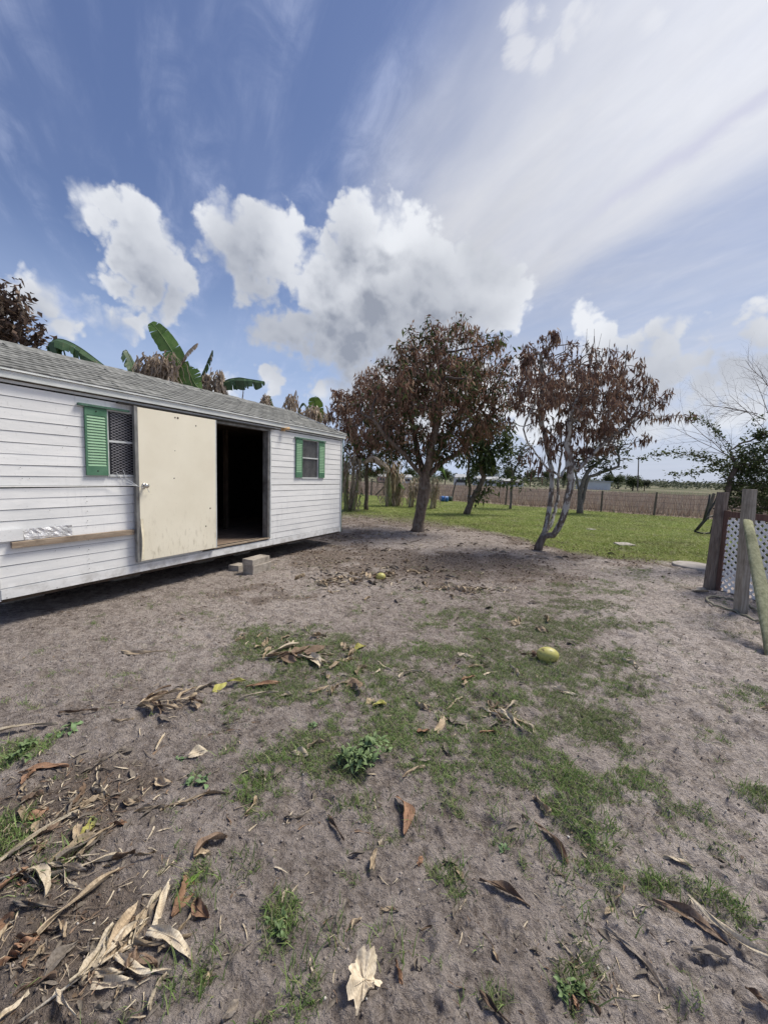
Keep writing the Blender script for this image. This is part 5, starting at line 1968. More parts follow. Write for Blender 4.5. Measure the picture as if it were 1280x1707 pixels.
banana('young banana plant with a single bright green tip at the far end of the roof', 12.0, 522,
       [(522, (524, 720), 0, .10, M_STEM_G)],
       [([(530, 715), (530, 690), (526, 672), (523, 662)], .42, M_BAN_Y, 0.15, .1), ([(516, 720), (512, 700), (505, 690), (498, 688)], .26, M_BAN_B, 1.0, .8)],
       [(525, 680, .35, .55, 110), (512, 690, .3, .5, 70)], 65)
banana('thick clump of yellowing banana stems hung with dead leaves at the corner of the shed', gnd(585, 852).y, 583,
       [(576, (578, 760), 0, .10, M_STEM_G), (584, (590, 755), .25, .11, None), (592, (602, 765), .1, .08, None), (578, (570, 780), -.2, .09, M_STEM_G), (590, (598, 790), -.2, .06, M_STEM_G)],
       [([(592, 835), (594, 815), (592, 808), (597, 822)], .30, M_BAN, 0.8, .1), ([(598, 835), (602, 822), (606, 826)], .20, M_BAN_D, 0.6, .2), ([(590, 800), (603, 780), (606, 762)], .25, M_BAN_Y, 0.5, .3),
        ([(600, 775), (620, 760), (640, 770), (650, 782)], .5, M_BAN_B, 1.1, .7)],
       [(580, 765, .4, 1.0, 26), (597, 770, .25, .9, 16), (588, 815, .3, .6, 14)], 66)
banana('dry banana clump with cream hanging leaves, left of the big trunk', gnd(652, 838).y * 0.88, 655,
       [(646, (645, 765), 0, .16, None), (656, (655, 770), .4, .16, None), (662, (664, 768), .2, .13, None), (650, (648, 780), -.3, .12, M_STEM_G), (668, (668, 790), .2, .08, None)],
       [([(662, 822), (664, 808), (668, 806), (675, 815)], .5, M_BAN, 0.7, .1), ([(660, 800), (662, 785), (664, 775)], .4, M_BAN_Y, 0.4, .2), ([(650, 790), (640, 775), (632, 772)], .5, M_BAN, 0.8, .4)],
       [(648, 770, .6, 1.4, 22), (662, 776, .5, 1.2, 16), (650, 824, .8, .6, 26), (674, 820, .7, .6, 20)], 67)
banana('small banana clump of pale stems just right of the dry clump', gnd(690, 840).y * 0.88, 686,
       [(684, (684, 800), 0, .09, None), (690, (690, 798), .2, .07, None), (698, (700, 795), 0, .07, M_STEM_G)],
       [([(696, 830), (702, 812), (708, 806)], .5, M_BAN, 0.7, .3), ([(690, 830), (694, 812), (688, 808)], .4, M_BAN_B, 0.9, .6)],
       [(686, 805, .4, .8, 14), (697, 806, .4, .8, 12)], 68)
banana('slim banana plant with drooping leaf to the right of the big trunk', gnd(722, 838).y * 0.8, 722,
       [(720, (722, 795), 0, .09, None), (728, (730, 800), .3, .07, None)],
       [([(722, 800), (728, 780), (738, 778), (745, 800)], .5, M_BAN, 0.9, .5), ([(716, 810), (712, 792), (706, 800)], .4, M_BAN_Y, 0.9, .5)],
       [(728, 804, .4, .9, 16), (718, 806, .4, .8, 10)], 69)

# ================================================================== WIRE FENCE AND WHAT LIES BEYOND
M_POST = simple('weathered_post', (0.105, 0.085, 0.070), (0.20, 0.17, 0.145), 8, 0.95, bump=0.01, stretch=(4, 4, 0.6))
M_WIRE = simple('rusty_wire', (0.10, 0.085, 0.075), (0.19, 0.17, 0.16), 12, 0.6, metal=0.4)


def fence_pt(px):
    d = ray(px, 830)
    k = d.x / d.y
    y = 31.4 / (1 + 0.8 * k)
    return Vector((k * y, y, 0))


def wire_fence():
    a = fence_pt(1180)
    F = thing('wire_fence', 'long wire fence on thin wooden posts between the lawn and the dry field', 'fence', fence_pt(1092))
    org = Vector(F.location)
    posts = []
    g = np.random.default_rng(71)
    for px, h, lean in ((1385, 1.3, 0), (1270, 1.3, 0), (1181, 1.25, 0.22), (1092, 1.2, 0.05), (1003, 1.15, 0.0), (918, 1.2, -.03), (843, 1.25, 0.06), (753, 1.35, 0.22), (683, 1.25, -.03), (640, 1.3, 0), (619, 1.35, 0.0), (560, 1.2, 0), (500, 1.2, 0), (430, 1.2, 0.1)):
        p = fence_pt(px)
        posts.append((p, h))
        r = 0.055 if px not in (619, 1181) else 0.075
        mb = MB()
        mb.tube([p - org + Vector((0, 0, -0.05)), p - org + Vector((lean * 0.4, 0, h * 0.5)), p - org + Vector((lean, 0, h))], [r, r * 0.95, r * 0.85], 7, wob=0.08)
        mb.build('post', M_POST, F)
    for z in (0.15, 0.42, 0.70, 0.95, 1.12):
        w = MB()
        for (p, _), (q, _) in zip(posts[:-1], posts[1:]):
            m = (p + q) / 2
            w.tube([p - org + Vector((0, -0.06, z)), m - org + Vector((0, -0.06, z - 0.03)), q - org + Vector((0, -0.06, z))], 0.0065, 3)
        w.build('wire', M_WIRE, F)
    vw = MB()
    for (p, _), (q, _) in zip(posts[1:-1], posts[2:]):
        n = int((q - p).length / 0.35)
        for i in range(1, n):
            c = p.lerp(q, i / n) - org
            vw.bar(c + Vector((0, -0.06, 0.13)), c + Vector((0, -0.06, 1.10)), 0.005, 0.005)
    vw.build('wire_net', M_WIRE, F, kind='stuff')
    # braces at the two corner posts
    p, q = fence_pt(619) - org, fence_pt(640) - org
    u = (q - p)
    b = MB()
    b.bar(p + Vector((0, -.08, 1.12)), p + u * 1.25 + Vector((0, -.08, 1.05)), 0.08, 0.09)
    b.build('brace', M_POST, F)
    MB().bar(p + u * 0.35 + Vector((0, -.1, 0.05)), p + u * 1.25 + Vector((0, -.1, 1.05)), 0.07, 0.08).build('brace', M_POST, F)
    MB().bar(p + u * 0.1 + Vector((0, -.16, 1.0)), p + u * 0.6 + Vector((0, -.16, 0.1)), 0.02, 0.02).build('brace', M_WIRE, F)


wire_fence()

# sagging frame of dark pipes behind the gate
M_PIPE = simple('dark_pipe', (0.045, 0.045, 0.040), (0.095, 0.09, 0.08), 9, 0.6, metal=0.3)


def pipe_frame():
    Y = 13.2
    o = at_y(1178, 870, Y)
    org = Vector((o.x, Y, 0))
    T = thing('pipe_frame', 'collapsed frame of dark pipes leaning on the lawn beside the gate post', 'frame', org)

    def P(x, y, dy=0):
        return at_y(x, y, Y + dy) - org
    for pts in (((1157, 886), (1172, 868), (1192, 835), (1196, 825)), ((1161, 884), (1180, 862), (1188, 860)), ((1172, 868), (1180, 840), (1183, 824)), ((1184, 888), (1190, 862), (1197, 840)),
                ((1157, 886), (1172, 890), (1184, 888)), ((1190, 862), (1200, 850)), ((1188, 848), (1196, 845)), ((1186, 874), (1196, 868))):
        q = [P(x, y) for x, y in pts]
        for v in q:
            v.z = max(v.z, 0.02)
        MB().tube(q, 0.030 if len(pts) > 2 else 0.018, 6).build('pipe', M_PIPE, T, smooth=True)


pipe_frame()

# blue drums on the lawn
M_BLUE = simple('faded_blue_plastic', (0.030, 0.115, 0.33), (0.06, 0.17, 0.42), 5, 0.45)


def drum(px, py, label, r, h, lying, rot, mat):
    p = gnd(px, py)
    T = thing('drum', label, 'drum', (p.x, p.y, 0.0), rot)
    m = Matrix.Translation((0, 0, r)) @ Matrix.Rotation(math.pi / 2, 4, 'X') if lying else Matrix.Identity(4)
    prof = [(0, .9), (.02, 1), (.3, 1), (.32, 1.04), (.35, 1.04), (.37, 1), (.63, 1), (.65, 1.04), (.68, 1.04), (.70, 1), (.98, 1), (1, .9)]
    mb = MB()
    mb.tube([m @ Vector((0, 0, a * h)) for a, _ in prof], [r * b for _, b in prof], 18)
    mb.build('body', mat, T, smooth=True)
    MB().tube([m @ Vector((r * .5, 0, h)), m @ Vector((r * .5, 0, h + .03))], r * .14, 8).build('bung', M_PIPE, T)


drum(733, 836, 'blue plastic drum lying on the lawn right of the big trunk', 0.19, 0.55, True, 1.3, M_BLUE)
drum(742, 835, 'dark green drum lying behind the blue drum', 0.17, 0.5, True, 1.0, simple('dark_green_plastic', (0.03, 0.06, 0.045), (0.06, 0.09, 0.07), 5, 0.5))
drum(782, 836, 'pale blue bucket half hidden by the small leaning tree', 0.14, 0.42, False, 0, simple('pale_blue_plastic', (0.35, 0.45, 0.60), (0.45, 0.55, 0.68), 5, 0.5))


def bushy(name, label, cat, px, py, rpx, Y, mat, seed, n=420, squash=0.8, trunk=True, group=None):
    """far tree: trunk, limbs and clumps of leaf-sized faces"""
    g = np.random.default_rng(seed)
    c = at_y(px, py, Y)
    r = rpx / FOCAL * Y
    T = thing(name, label, cat, (c.x, Y, 0), group=group)
    lob = []
    for _ in range(11):
        v = g.normal(size=3)
        v /= np.linalg.norm(v)
        lob.append((v * np.array([1, 1, squash]) * r * g.uniform(0.35, 0.75), r * g.uniform(0.32, 0.55)))
    C = []
    for _ in range(n):
        o, q = lob[g.integers(len(lob))]
        v = g.normal(size=3)
        v /= np.linalg.norm(v)
        p = o + v * q * g.uniform(0.6, 1.05)
        C.append((c.x + p[0], Y + p[1], max(0.1, c.z + p[2])))
    org = Vector((c.x, Y, 0))
    leaves('crown', T, org, np.array(C), g, 7, r * 0.16, r * 0.11, mat, 0.2, r * 0.10, up=0.1)
    if trunk:
        mb = MB()
        mb.tube([(0, 0, -.1), (r * .03, 0, c.z * .5), (0, 0, c.z)], [r * .09, r * .06, r * .03], 7)
        for k in range(4):
            a = g.uniform(0, 6.28)
            mb.tube([(0, 0, c.z * .55), (math.cos(a) * r * .4, math.sin(a) * r * .4, c.z + r * .2)], [r * .045, r * .015], 5)
        mb.build('trunk', M_TWIG, T, smooth=True)


farY = 95
for i, (px, py, r, Y, m, lab) in enumerate((
        (612, 786, 11, 92, M_DARKLEAF, 'dark round tree beyond the field, between the shed and the dry banana clump'),
        (632, 788, 9, 98, M_MIDLEAF, 'green bush beyond the field beside the pinkish house'),
        (602, 790, 8, 90, M_MIDLEAF, 'low green tree far beyond the gate in the fence'),
        (682, 789, 11, 95, M_DARKLEAF, 'far dark tree just left of the big mango trunk'),
        (742, 790, 11, 92, M_DARKLEAF, 'far tree standing left of the small white house'),
        (790, 786, 10, 100, M_DARKLEAF, 'far dark tree right behind the white house'),
        (822, 787, 13, 96, M_DARKLEAF, 'far broad dark tree over the long low white building'),
        (846, 788, 14, 98, M_DARKLEAF, 'largest far dark tree above the long low white building'),
        (884, 791, 12, 94, M_MIDLEAF, 'far green tree at the right end of the long low building'),
        (912, 792, 10, 98, M_DARKLEAF, 'far tree seen between the stems of the pale forked tree'),
        (940, 794, 10, 95, M_MIDLEAF, 'far green tree just right of the pale forked trunk'),
        (1012, 797, 11, 112, M_MIDLEAF, 'far low green tree behind the white box building'),
        (1030, 799, 10, 108, M_MIDLEAF, 'pale green far tree left of the round dark tree'),
        (1055, 803, 15, 84, M_DARKLEAF, 'round dark green tree by the tall thin pole'),
        (1074, 806, 10, 86, M_GREYLEAF, 'small grey-green tree at the foot of the tall thin pole'))):
    bushy('far_tree', lab, 'tree', px, py, r, Y, m, 100 + i, 300, 0.75, group='trees far beyond the field')

# long hedge-like mass and scrub on the plain
def far_scrub():
    g = np.random.default_rng(8)
    C, S = [], []
    for _ in range(2600):
        Y = g.uniform(105, 900)
        px = g.uniform(560, 1320)
        d = ray(px, 806)
        x = d.x / d.y * Y
        if fbm(np.array([x]), np.array([Y * 0.35]), 28, 3, 44)[0] < -0.02:
            continue
        C.append((x, Y, g.uniform(0.2, 1.2) * (0.6 + Y / 500)))
        S.append(Y)
    C = np.array(C)
    S = np.array(S)
    for lo, hi, nm in ((100, 250, 0.9), (250, 500, 1.8), (500, 900, 3.4)):
        m = (S >= lo) & (S < hi)
        leaves('scrub', None, Vector((0, 0, 0)), C[m], g, 14, nm, nm * 0.8, M_GREYLEAF, 0.1, nm * 0.8, up=0.1)


far_scrub()
M_BLDG = simple('white_far_wall', (0.55, 0.56, 0.57), (0.68, 0.69, 0.70), 0.4, 0.8)
M_BROOF = simple('grey_far_roof', (0.36, 0.37, 0.38), (0.47, 0.48, 0.49), 0.4, 0.8)
M_PINK = simple('pinkish_far_wall', (0.36, 0.22, 0.21), (0.45, 0.29, 0.27), 0.4, 0.8)


def house(label, px0, px1, pyt, pyb, Y, wall, roof, nwin=2, name='far_house', hip=0.35, group=None):
    a, b = at_y(px0, pyb, Y), at_y(px1, pyb, Y)
    top = at_y((px0 + px1) / 2, pyt, Y).z
    w = b.x - a.x
    T = thing(name, label, 'building', ((a.x + b.x) / 2, Y, 0), group=group)
    hw = top * 0.70 if hip else top
    d = min(8, w)
    MB().box((-w / 2, 0, 0), (w / 2, d, hw)).build('wall', wall, T)
    r = MB()
    e = 0.3
    if hip:
        r.add([(-w / 2 - e, -e, hw + .01), (w / 2 + e, -e, hw + .01), (w / 2 + e, d + e, hw + .01), (-w / 2 - e, d + e, hw + .01), (-w / 2 + w * .06, d / 2, top), (w / 2 - w * .06, d / 2, top)],
              [(0, 1, 5, 4), (2, 3, 4, 5), (1, 2, 5), (3, 0, 4), (0, 3, 2, 1)])
    else:
        r.box((-w / 2 - e, -e, hw + .01), (w / 2 + e, d + e, hw + .18))
    r.build('roof', roof, T)
    for i in range(nwin):
        x = -w / 2 + w * (i + .6) / (nwin + .2)
        f = MB().box((x - .6, -.06, hw * .32), (x + .6, -.01, hw * .78)).build('window', M_BROOF, T)
        MB().box((x - .5, -.08, hw * .37), (x + .5, -.061, hw * .73)).build('pane', M_DARKPANE, f)


house('small white house with dark windows beyond the field, seen between the two nearest trees', 759, 777, 790, 801, 88, M_BLDG, M_BROOF, 2)
house('long low pale building with a grey roof far beyond the field', 796, 838, 794, 803, 92, M_BLDG, M_BROOF, 4)
house('second long low pale building right of the first', 841, 872, 798, 804, 92, M_BLDG, M_BROOF, 3)
house('plain white box building far right of the pale forked tree', 978, 1017, 803, 813, 84, M_BLDG, M_BROOF, 0, hip=0)
house('pinkish house half hidden behind the dry banana clump', 629, 645, 790, 797, 96, M_PINK, M_BROOF, 1)
house('tiny pale shed far beyond the field, left of the big mango trunk', 672, 686, 791, 797, 90, M_BLDG, M_BROOF, 1)

po = at_y(1062, 820, 80)
pt = at_y(1064, 762, 80)
MBp = MB()
MBp.tube([(0, 0, -.2), ((pt.x - po.x) * .5, 0, pt.z * .5), (pt.x - po.x, 0, pt.z)], [.13, .11, .09], 8)
pole = thing('utility_pole', 'tall thin pole standing alone beyond the dry field', 'pole', (po.x, 80, 0))
MBp.build('shaft', M_POST, pole)
MB().box((pt.x - po.x - .5, -.05, pt.z - .35), (pt.x - po.x + .5, .05, pt.z - .2)).build('crossarm', M_POST, pole)

# ================================================================== LATTICE GATE, POSTS, RAIL ON THE RIGHT
M_OLD = simple('old_grey_brown_post', (0.140, 0.112, 0.092), (0.270, 0.228, 0.195), 8, 0.95, bump=0.012, stretch=(5, 5, 0.5), dirt=(0.055, 0.045, 0.038), dirt_s=3)
M_BRD = simple('brown_board', (0.110, 0.062, 0.050), (0.175, 0.108, 0.088), 8, 0.85, bump=0.004, stretch=(5, 5, 0.5), dirt=(0.07, 0.045, 0.04), dirt_s=4)
M_GREY = simple('grey_split_post', (0.25, 0.22, 0.18), (0.44, 0.40, 0.34), 9, 0.95, bump=0.010, stretch=(7, 7, 0.4), dirt=(0.105, 0.085, 0.070), dirt_s=3.5)
M_MOSS = simple('mossy_rail', (0.24, 0.245, 0.145), (0.40, 0.40, 0.26), 7, 0.95, bump=0.014, stretch=(6, 6, 0.5), dirt=(0.13, 0.14, 0.075), dirt_s=6)
M_LATT = simple('white_lattice_plastic', (0.78, 0.79, 0.80), (0.84, 0.85, 0.86), 3, 0.5, dirt=(0.6, 0.59, 0.57), dirt_s=4)


def post_obj(label, px0, py0, Y0, px1, py1, w, d, mat, name='post', round_=False, rot=0.0):
    b = gnd(px0, py0)
    if Y0 is not None:
        b = Vector((at_y(px0, py0, Y0).x, Y0, 0))
    t = at_y(px1, py1, b.y)
    mb = MB()
    n = 9
    rr = random.Random(int(px0))
    pts = [Vector((0, 0, -0.06)).lerp(t - b, i / (n - 1)) for i in range(n)]
    if round_:
        mb.tube(pts, [w / 2 * rr.uniform(.95, 1.05) for _ in pts], 12, wob=0.05)
    else:
        vs, fs = [], []
        for p in pts:
            for a, c in ((-.5, -.42), (-.42, -.5), (.42, -.5), (.5, -.42), (.5, .42), (.42, .5), (-.42, .5), (-.5, .42)):
                x, y = a * w + rr.uniform(-.004, .004), c * d + rr.uniform(-.004, .004)
                vs.append((p.x + x * math.cos(rot) - y * math.sin(rot), p.y + x * math.sin(rot) + y * math.cos(rot), p.z))
        for i in range(n - 1):
            for k in range(8):
                fs.append((i * 8 + k, i * 8 + (k + 1) % 8, i * 8 + 8 + (k + 1) % 8, i * 8 + 8 + k))
        fs += [tuple(range(8))[::-1], tuple((n - 1) * 8 + k for k in range(8))]
        mb.add(vs, fs)
    o = mb.build(name, mat, None, smooth=round_, loc=(b.x, b.y, ghs(b.x, b.y)), bevel=0 if round_ else 0.004)
    tag(o, label, 'post')
    return o, b, t


GA = gnd(1190, 987)
GB = gnd(1252, 1005)
gdir = (GB - GA).normalized()
gate_rot = math.atan2(gdir.y, gdir.x)
post_obj('dark weathered post leaning beside the brown board of the lattice gate', 1180, 986, None, 1204, 824, .10, .12, M_OLD, rot=.2)
post_obj('upright grey split wooden post standing in front of the lattice gate', 1233, 1024, None, 1249, 817, .105, .11, M_GREY, rot=.1)


def lattice_gate():
    L0 = gdir * 0.0
    T = thing('lattice_gate', 'white plastic lattice panel set in a brown wooden frame behind the grey post', 'gate', (GA.x, GA.y, 0.0), gate_rot)
    zt = at_y(1211, 853, GA.y).z
    W = 2.3
    z0, z1 = 0.05, zt
    # local: x along the gate, z up, leaning a little
    lean = Matrix.Rotation(0.0, 4, 'X')

    def bx(a, b, nm, mat, j=0.002):
        mb = MB().box(a, b, jitter=j)
        vv = []
        for x, y, z in mb.v:
            vv.append((x - 0.10 * z * 0.0 + 0.0, y, z))
        mb.v = vv
        return mb.build(nm, mat, T)
    bx((-0.005, -0.02, -0.02), (0.085, 0.02, z1 + 0.02), 'frame_board', M_BRD)
    bx((0.086, -0.02, z1 - 0.075), (W, 0.018, z1 + 0.01), 'top_rail', M_BRD)
    bx((0.70, -0.024, 0.0), (0.80, 0.016, z1 - 0.076), 'frame_board', M_BRD)
    bx((1.55, -0.024, 0.0), (1.65, 0.016, z1 - 0.076), 'frame_board', M_BRD)
    bx((0.086, -0.018, -0.02), (W, 0.016, 0.055), 'bottom_rail', M_OLD)
    for (x0, x1) in ((0.086, 0.699), (0.801, 1.549)):
        lt = MB()
        zb, ztp = 0.056, z1 - 0.078
        pit = 0.096
        w = 0.030
        for s in (1, -1):
            y = -0.004 if s > 0 else 0.001
            n0 = int((ztp - zb + x1 - x0) / pit) + 2
            for i in range(-2, n0):
                # diagonal line x - s*z = c, clipped to the panel
                if s > 0:
                    c = x0 - (ztp - zb) + i * pit
                    za = max(zb, zb + (x0 - c) - 0)
                    zc = min(ztp, zb + (x1 - c))
                    if zc - za < 0.015:
                        continue
                    p, q = (c + za - zb, y, za), (c + zc - zb, y, zc)
                else:
                    c = x0 + i * pit
                    za = max(zb, zb + (c - x1))
                    zc = min(ztp, zb + (c - x0))
                    if zc - za < 0.015:
                        continue
                    p, q = (c - (za - zb), y, za), (c - (zc - zb), y, zc)
                lt.bar(p, q, 0.0045, w, up=(0, 0, 1)) if False else lt.bar(p, q, w, 0.0045, up=(0, 1, 0))
        lt.build('lattice_panel', M_LATT, T)
    return T


lattice_gate()


def rail():
    b = Vector((gnd(1298, 1108).x, gnd(1298, 1108).y, 0.0))
    top = at_y(1246, 868, 4.78)
    # heel outside the frame, head nailed to the grey post
    mb = MB()
    n = 10
    pts = [Vector((0, 0, -0.08)).lerp(top - b, i / (n - 1)) for i in range(n)]
    r = [0.075, .074, .073, .071, .070, .068, .064, .062, .056, .050]
    d = (pts[-1] - pts[0]).normalized()
    s = d.cross(Vector((0.3, 1, 0.1))).normalized()
    u = s.cross(d)
    vs, fs = [], []
    rr = random.Random(4)
    k = 14
    for i, p in enumerate(pts):
        for j in range(k):
            a = 2 * math.pi * j / k
            q = r[i] * (1 + rr.uniform(-.03, .03))
            vs.append(tuple(p + s * math.cos(a) * q + u * math.sin(a) * q * (0.75 if math.sin(a) > 0 else 0.45)))
    for i in range(n - 1):
        for j in range(k):
            fs.append((i * k + j, i * k + (j + 1) % k, (i + 1) * k + (j + 1) % k, (i + 1) * k + j))
    fs += [tuple(range(k))[::-1], tuple((n - 1) * k + j for j in range(k))]
    mb.add(vs, fs)
    o = mb.build('leaning_rail', M_MOSS, None, smooth=True, loc=b)
    tag(o, 'thick mossy green rail leaning from the grey post to the ground at the right', 'rail')


rail()


def on_ground(px, py):
    p = gnd(px, py)
    return Vector((p.x, p.y, ghs(p.x, p.y)))


def hose():
    g = np.random.default_rng(5)
    mb = MB()
    pts = []
    for px, py in ((1290, 1050), (1262, 1024), (1240, 1012), (1215, 1004), (1195, 1001), (1182, 1001), (1176, 1006), (1182, 1012), (1200, 1018), (1225, 1024), (1250, 1036), (1275, 1046)):
        q = on_ground(px, py)
        pts.append(q + Vector((0, 0, 0.014)))
    Q = []
    for i in range(len(pts) - 1):
        for t in np.linspace(0, 1, 5)[:-1]:
            p0, p1, p2, p3 = pts[max(i - 1, 0)], pts[i], pts[i + 1], pts[min(i + 2, len(pts) - 1)]
            q = 0.5 * ((2 * p1) + (p2 - p0) * t + (2 * p0 - 5 * p1 + 4 * p2 - p3) * t * t + (3 * p1 - p0 - 3 * p2 + p3) * t ** 3)
            q.z = ghs(q.x, q.y, True) + 0.020
            Q.append(q)
    mb.tube(Q, 0.014, 7)
    o = mb.build('garden_hose', simple('grey_green_hose', (0.22, 0.21, 0.15), (0.31, 0.29, 0.22), 20, 0.5), None, smooth=True)
    tag(o, 'grey-green garden hose lying in a loop on the dirt around the grey post', 'hose')


hose()


def slab(px, py, w, d, h, label, mat, round_=False, rot=0.0, name='stone_slab', tilt=0.02):
    p = on_ground(px, py)
    mb = MB()
    if round_:
        k = 28
        g = random.Random(3)
        vs = [(0, 0, h * 1.15)]
        fs = []
        for ring, (rr, zz) in enumerate(((.5, 1.05), (.92, 1.0), (1.0, .8), (1.0, -.3))):
            for j in range(k):
                a = 2 * math.pi * j / k
                q = g.uniform(.985, 1.015)
                vs.append((math.cos(a) * w / 2 * rr * q, math.sin(a) * d / 2 * rr * q, h * zz))
        for j in range(k):
            fs.append((0, 1 + j, 1 + (j + 1) % k))
            for r in range(3):
                fs.append((1 + r * k + j, 1 + (r + 1) * k + j, 1 + (r + 1) * k + (j + 1) % k, 1 + r * k + (j + 1) % k))
        mb.add(vs, fs)
    else:
        mb.box((-w / 2, -d / 2, -.03), (w / 2, d / 2, h), jitter=min(w, d) * .05)
    o = mb.build(name, mat, None, loc=p, bevel=0.0 if round_ else 0.008)
    o.rotation_euler = (tilt, 0, rot)
    tag(o, label, 'slab')


M_PALE = simple('pale_concrete', (0.33, 0.30, 0.275), (0.46, 0.43, 0.40), 10, 0.95, bump=0.006, dirt=(0.22, 0.19, 0.165), dirt_s=4)
slab(1156, 947, .70, .70, .05, 'round concrete lid lying on the edge of the lawn left of the gate', M_PALE, True)
slab(1040, 909, .42, .30, .04, 'flat pale stone lying on the lawn', M_PALE, rot=.1)
slab(985, 883, .3, .2, .03, 'small pale chip of stone on the lawn behind the forked tree', M_PALE, rot=.6)
slab(1175, 987, .62, .09, .02, 'thin old board lying at the foot of the dark leaning post', M_OLD, rot=-.35, name='old_board')

# ================================================================== FRUIT, LEAVES, WEEDS ON THE GROUND
def mat_fruit():
    m, n = new_mat('yellow_green_rind')
    P = objc(n)
    f = n.noise(P, 14, 5, 0.65)
    col = n.mix(n.ss(f, 0.35, 0.65), (0.40, 0.38, 0.11), (0.53, 0.48, 0.17))
    sp = n.noise(P, 26, 4, 0.6)
    col = n.mix(n.m('MULTIPLY', n.ss(sp, 0.58, 0.66), 0.75), col, (0.20, 0.21, 0.05))
    b = n.noise(P, 15, 3, 0.6)
    col = n.mix(n.m('MULTIPLY', n.ss(b, 0.57, 0.64), 0.85), col, (0.16, 0.11, 0.05))
    finish(n, col, 0.42, 0.4, n.noise(P, 40, 3), 0.004, 0.7)
    return m


M_FRUIT = mat_fruit()


def fruit(px, py, L, D, rot, label):
    p = on_ground(px, py)
    p.z -= 0.012
    T = thing('fallen_fruit', label, 'fruit', p, rot)
    mb = MB()
    vs, fs = [], []
    n, k = 14, 20
    for i in range(n + 1):
        t = math.pi * i / n
        for j in range(k):
            a = 2 * math.pi * j / k
            r = math.sin(t) * D / 2 * (1 + .025 * math.sin(3 * a + 1) + .02 * math.sin(5 * a))
            x = -math.cos(t) * L / 2 * (1.0 if math.cos(t) > 0 else 1.06)
            vs.append((x, math.cos(a) * r, math.sin(a) * r * .95 + D * .45))
    for i in range(n):
        for j in range(k):
            fs.append((i * k + j, i * k + (j + 1) % k, (i + 1) * k + (j + 1) % k, (i + 1) * k + j))
    mb.add(vs, fs).build('rind', M_FRUIT, T, smooth=True)
    c = MB()
    for j in range(7):
        a = j * .9
        c.add([(-L * .49, 0, D * .45), (-L * .50 - .02, math.cos(a) * .035, D * .45 + math.sin(a) * .03), (-L * .50 - .05, math.cos(a + .5) * .03, D * .40 + math.sin(a + .5) * .025), (-L * .51 - .01, math.cos(a + .8) * .02, D * .45 + math.sin(a + .8) * .02)], [(0, 1, 2, 3)])
    c.build('calyx', M_STRAWM, T)


M_STRAWM = simple('dry_calyx', (0.10, 0.060, 0.042), (0.19, 0.12, 0.085), 30, 0.9)
fruit(911, 1106, 0.185, 0.150, -0.15, 'big yellow-green coconut-shaped fruit on the grass patch, out in the open')
fruit(634, 966, 0.155, 0.130, 0.3, 'yellowish fruit among the heap of dead leaves in the middle of the yard')


def mat_dead(name, c1, c2, c3, vein=0.25):
    m, n = new_mat(name)
    P = objc(n)
    x, y, z = n.sep(P)
    f = n.noise(P, 22, 5, 0.62)
    col = n.mix(n.ss(f, 0.3, 0.7), c1, c2)
    col = n.mix(n.m('MULTIPLY', n.ss(n.noise(P, 55, 4, 0.65), 0.52, 0.70), 0.7), col, c3)
    # fine parallel ribs across the blade
    w = n.m('SINE', n.m('MULTIPLY', n.m('ADD', x, n.m('MULTIPLY', f, 0.01)), 700.0))
    col = n.v('SCALE', col, s=n.m('ADD', 1.0, n.m('MULTIPLY', w, vein * 0.35)))
    col = n.v('SCALE', col, s=n.lin(objrand(n), 0, 1, 0.70, 1.18))
    finish(n, col, 0.7, 0.2, n.noise(P, 70, 3), 0.003, 0.8, trans=0.12)
    return m


D_BROWN = mat_dead('dead_leaf_brown', (0.165, 0.112, 0.078), (0.285, 0.205, 0.148), (0.085, 0.060, 0.046))
D_RUST = mat_dead('dead_leaf_rust', (0.27, 0.155, 0.095), (0.40, 0.25, 0.165), (0.13, 0.078, 0.055))
D_TAN = mat_dead('dead_leaf_tan', (0.36, 0.28, 0.19), (0.52, 0.42, 0.30), (0.19, 0.14, 0.095))
D_CREAM = mat_dead('dead_leaf_cream', (0.50, 0.42, 0.31), (0.67, 0.59, 0.46), (0.33, 0.26, 0.18))
D_GREY = mat_dead('dead_leaf_grey', (0.20, 0.170, 0.140), (0.33, 0.285, 0.240), (0.11, 0.088, 0.070))
D_YEL = mat_dead('dead_leaf_yellow', (0.42, 0.40, 0.10), (0.55, 0.52, 0.20), (0.30, 0.27, 0.09))
D_GREEN = mat_dead('fallen_green_blade', (0.13, 0.22, 0.045), (0.20, 0.30, 0.07), (0.10, 0.15, 0.04))


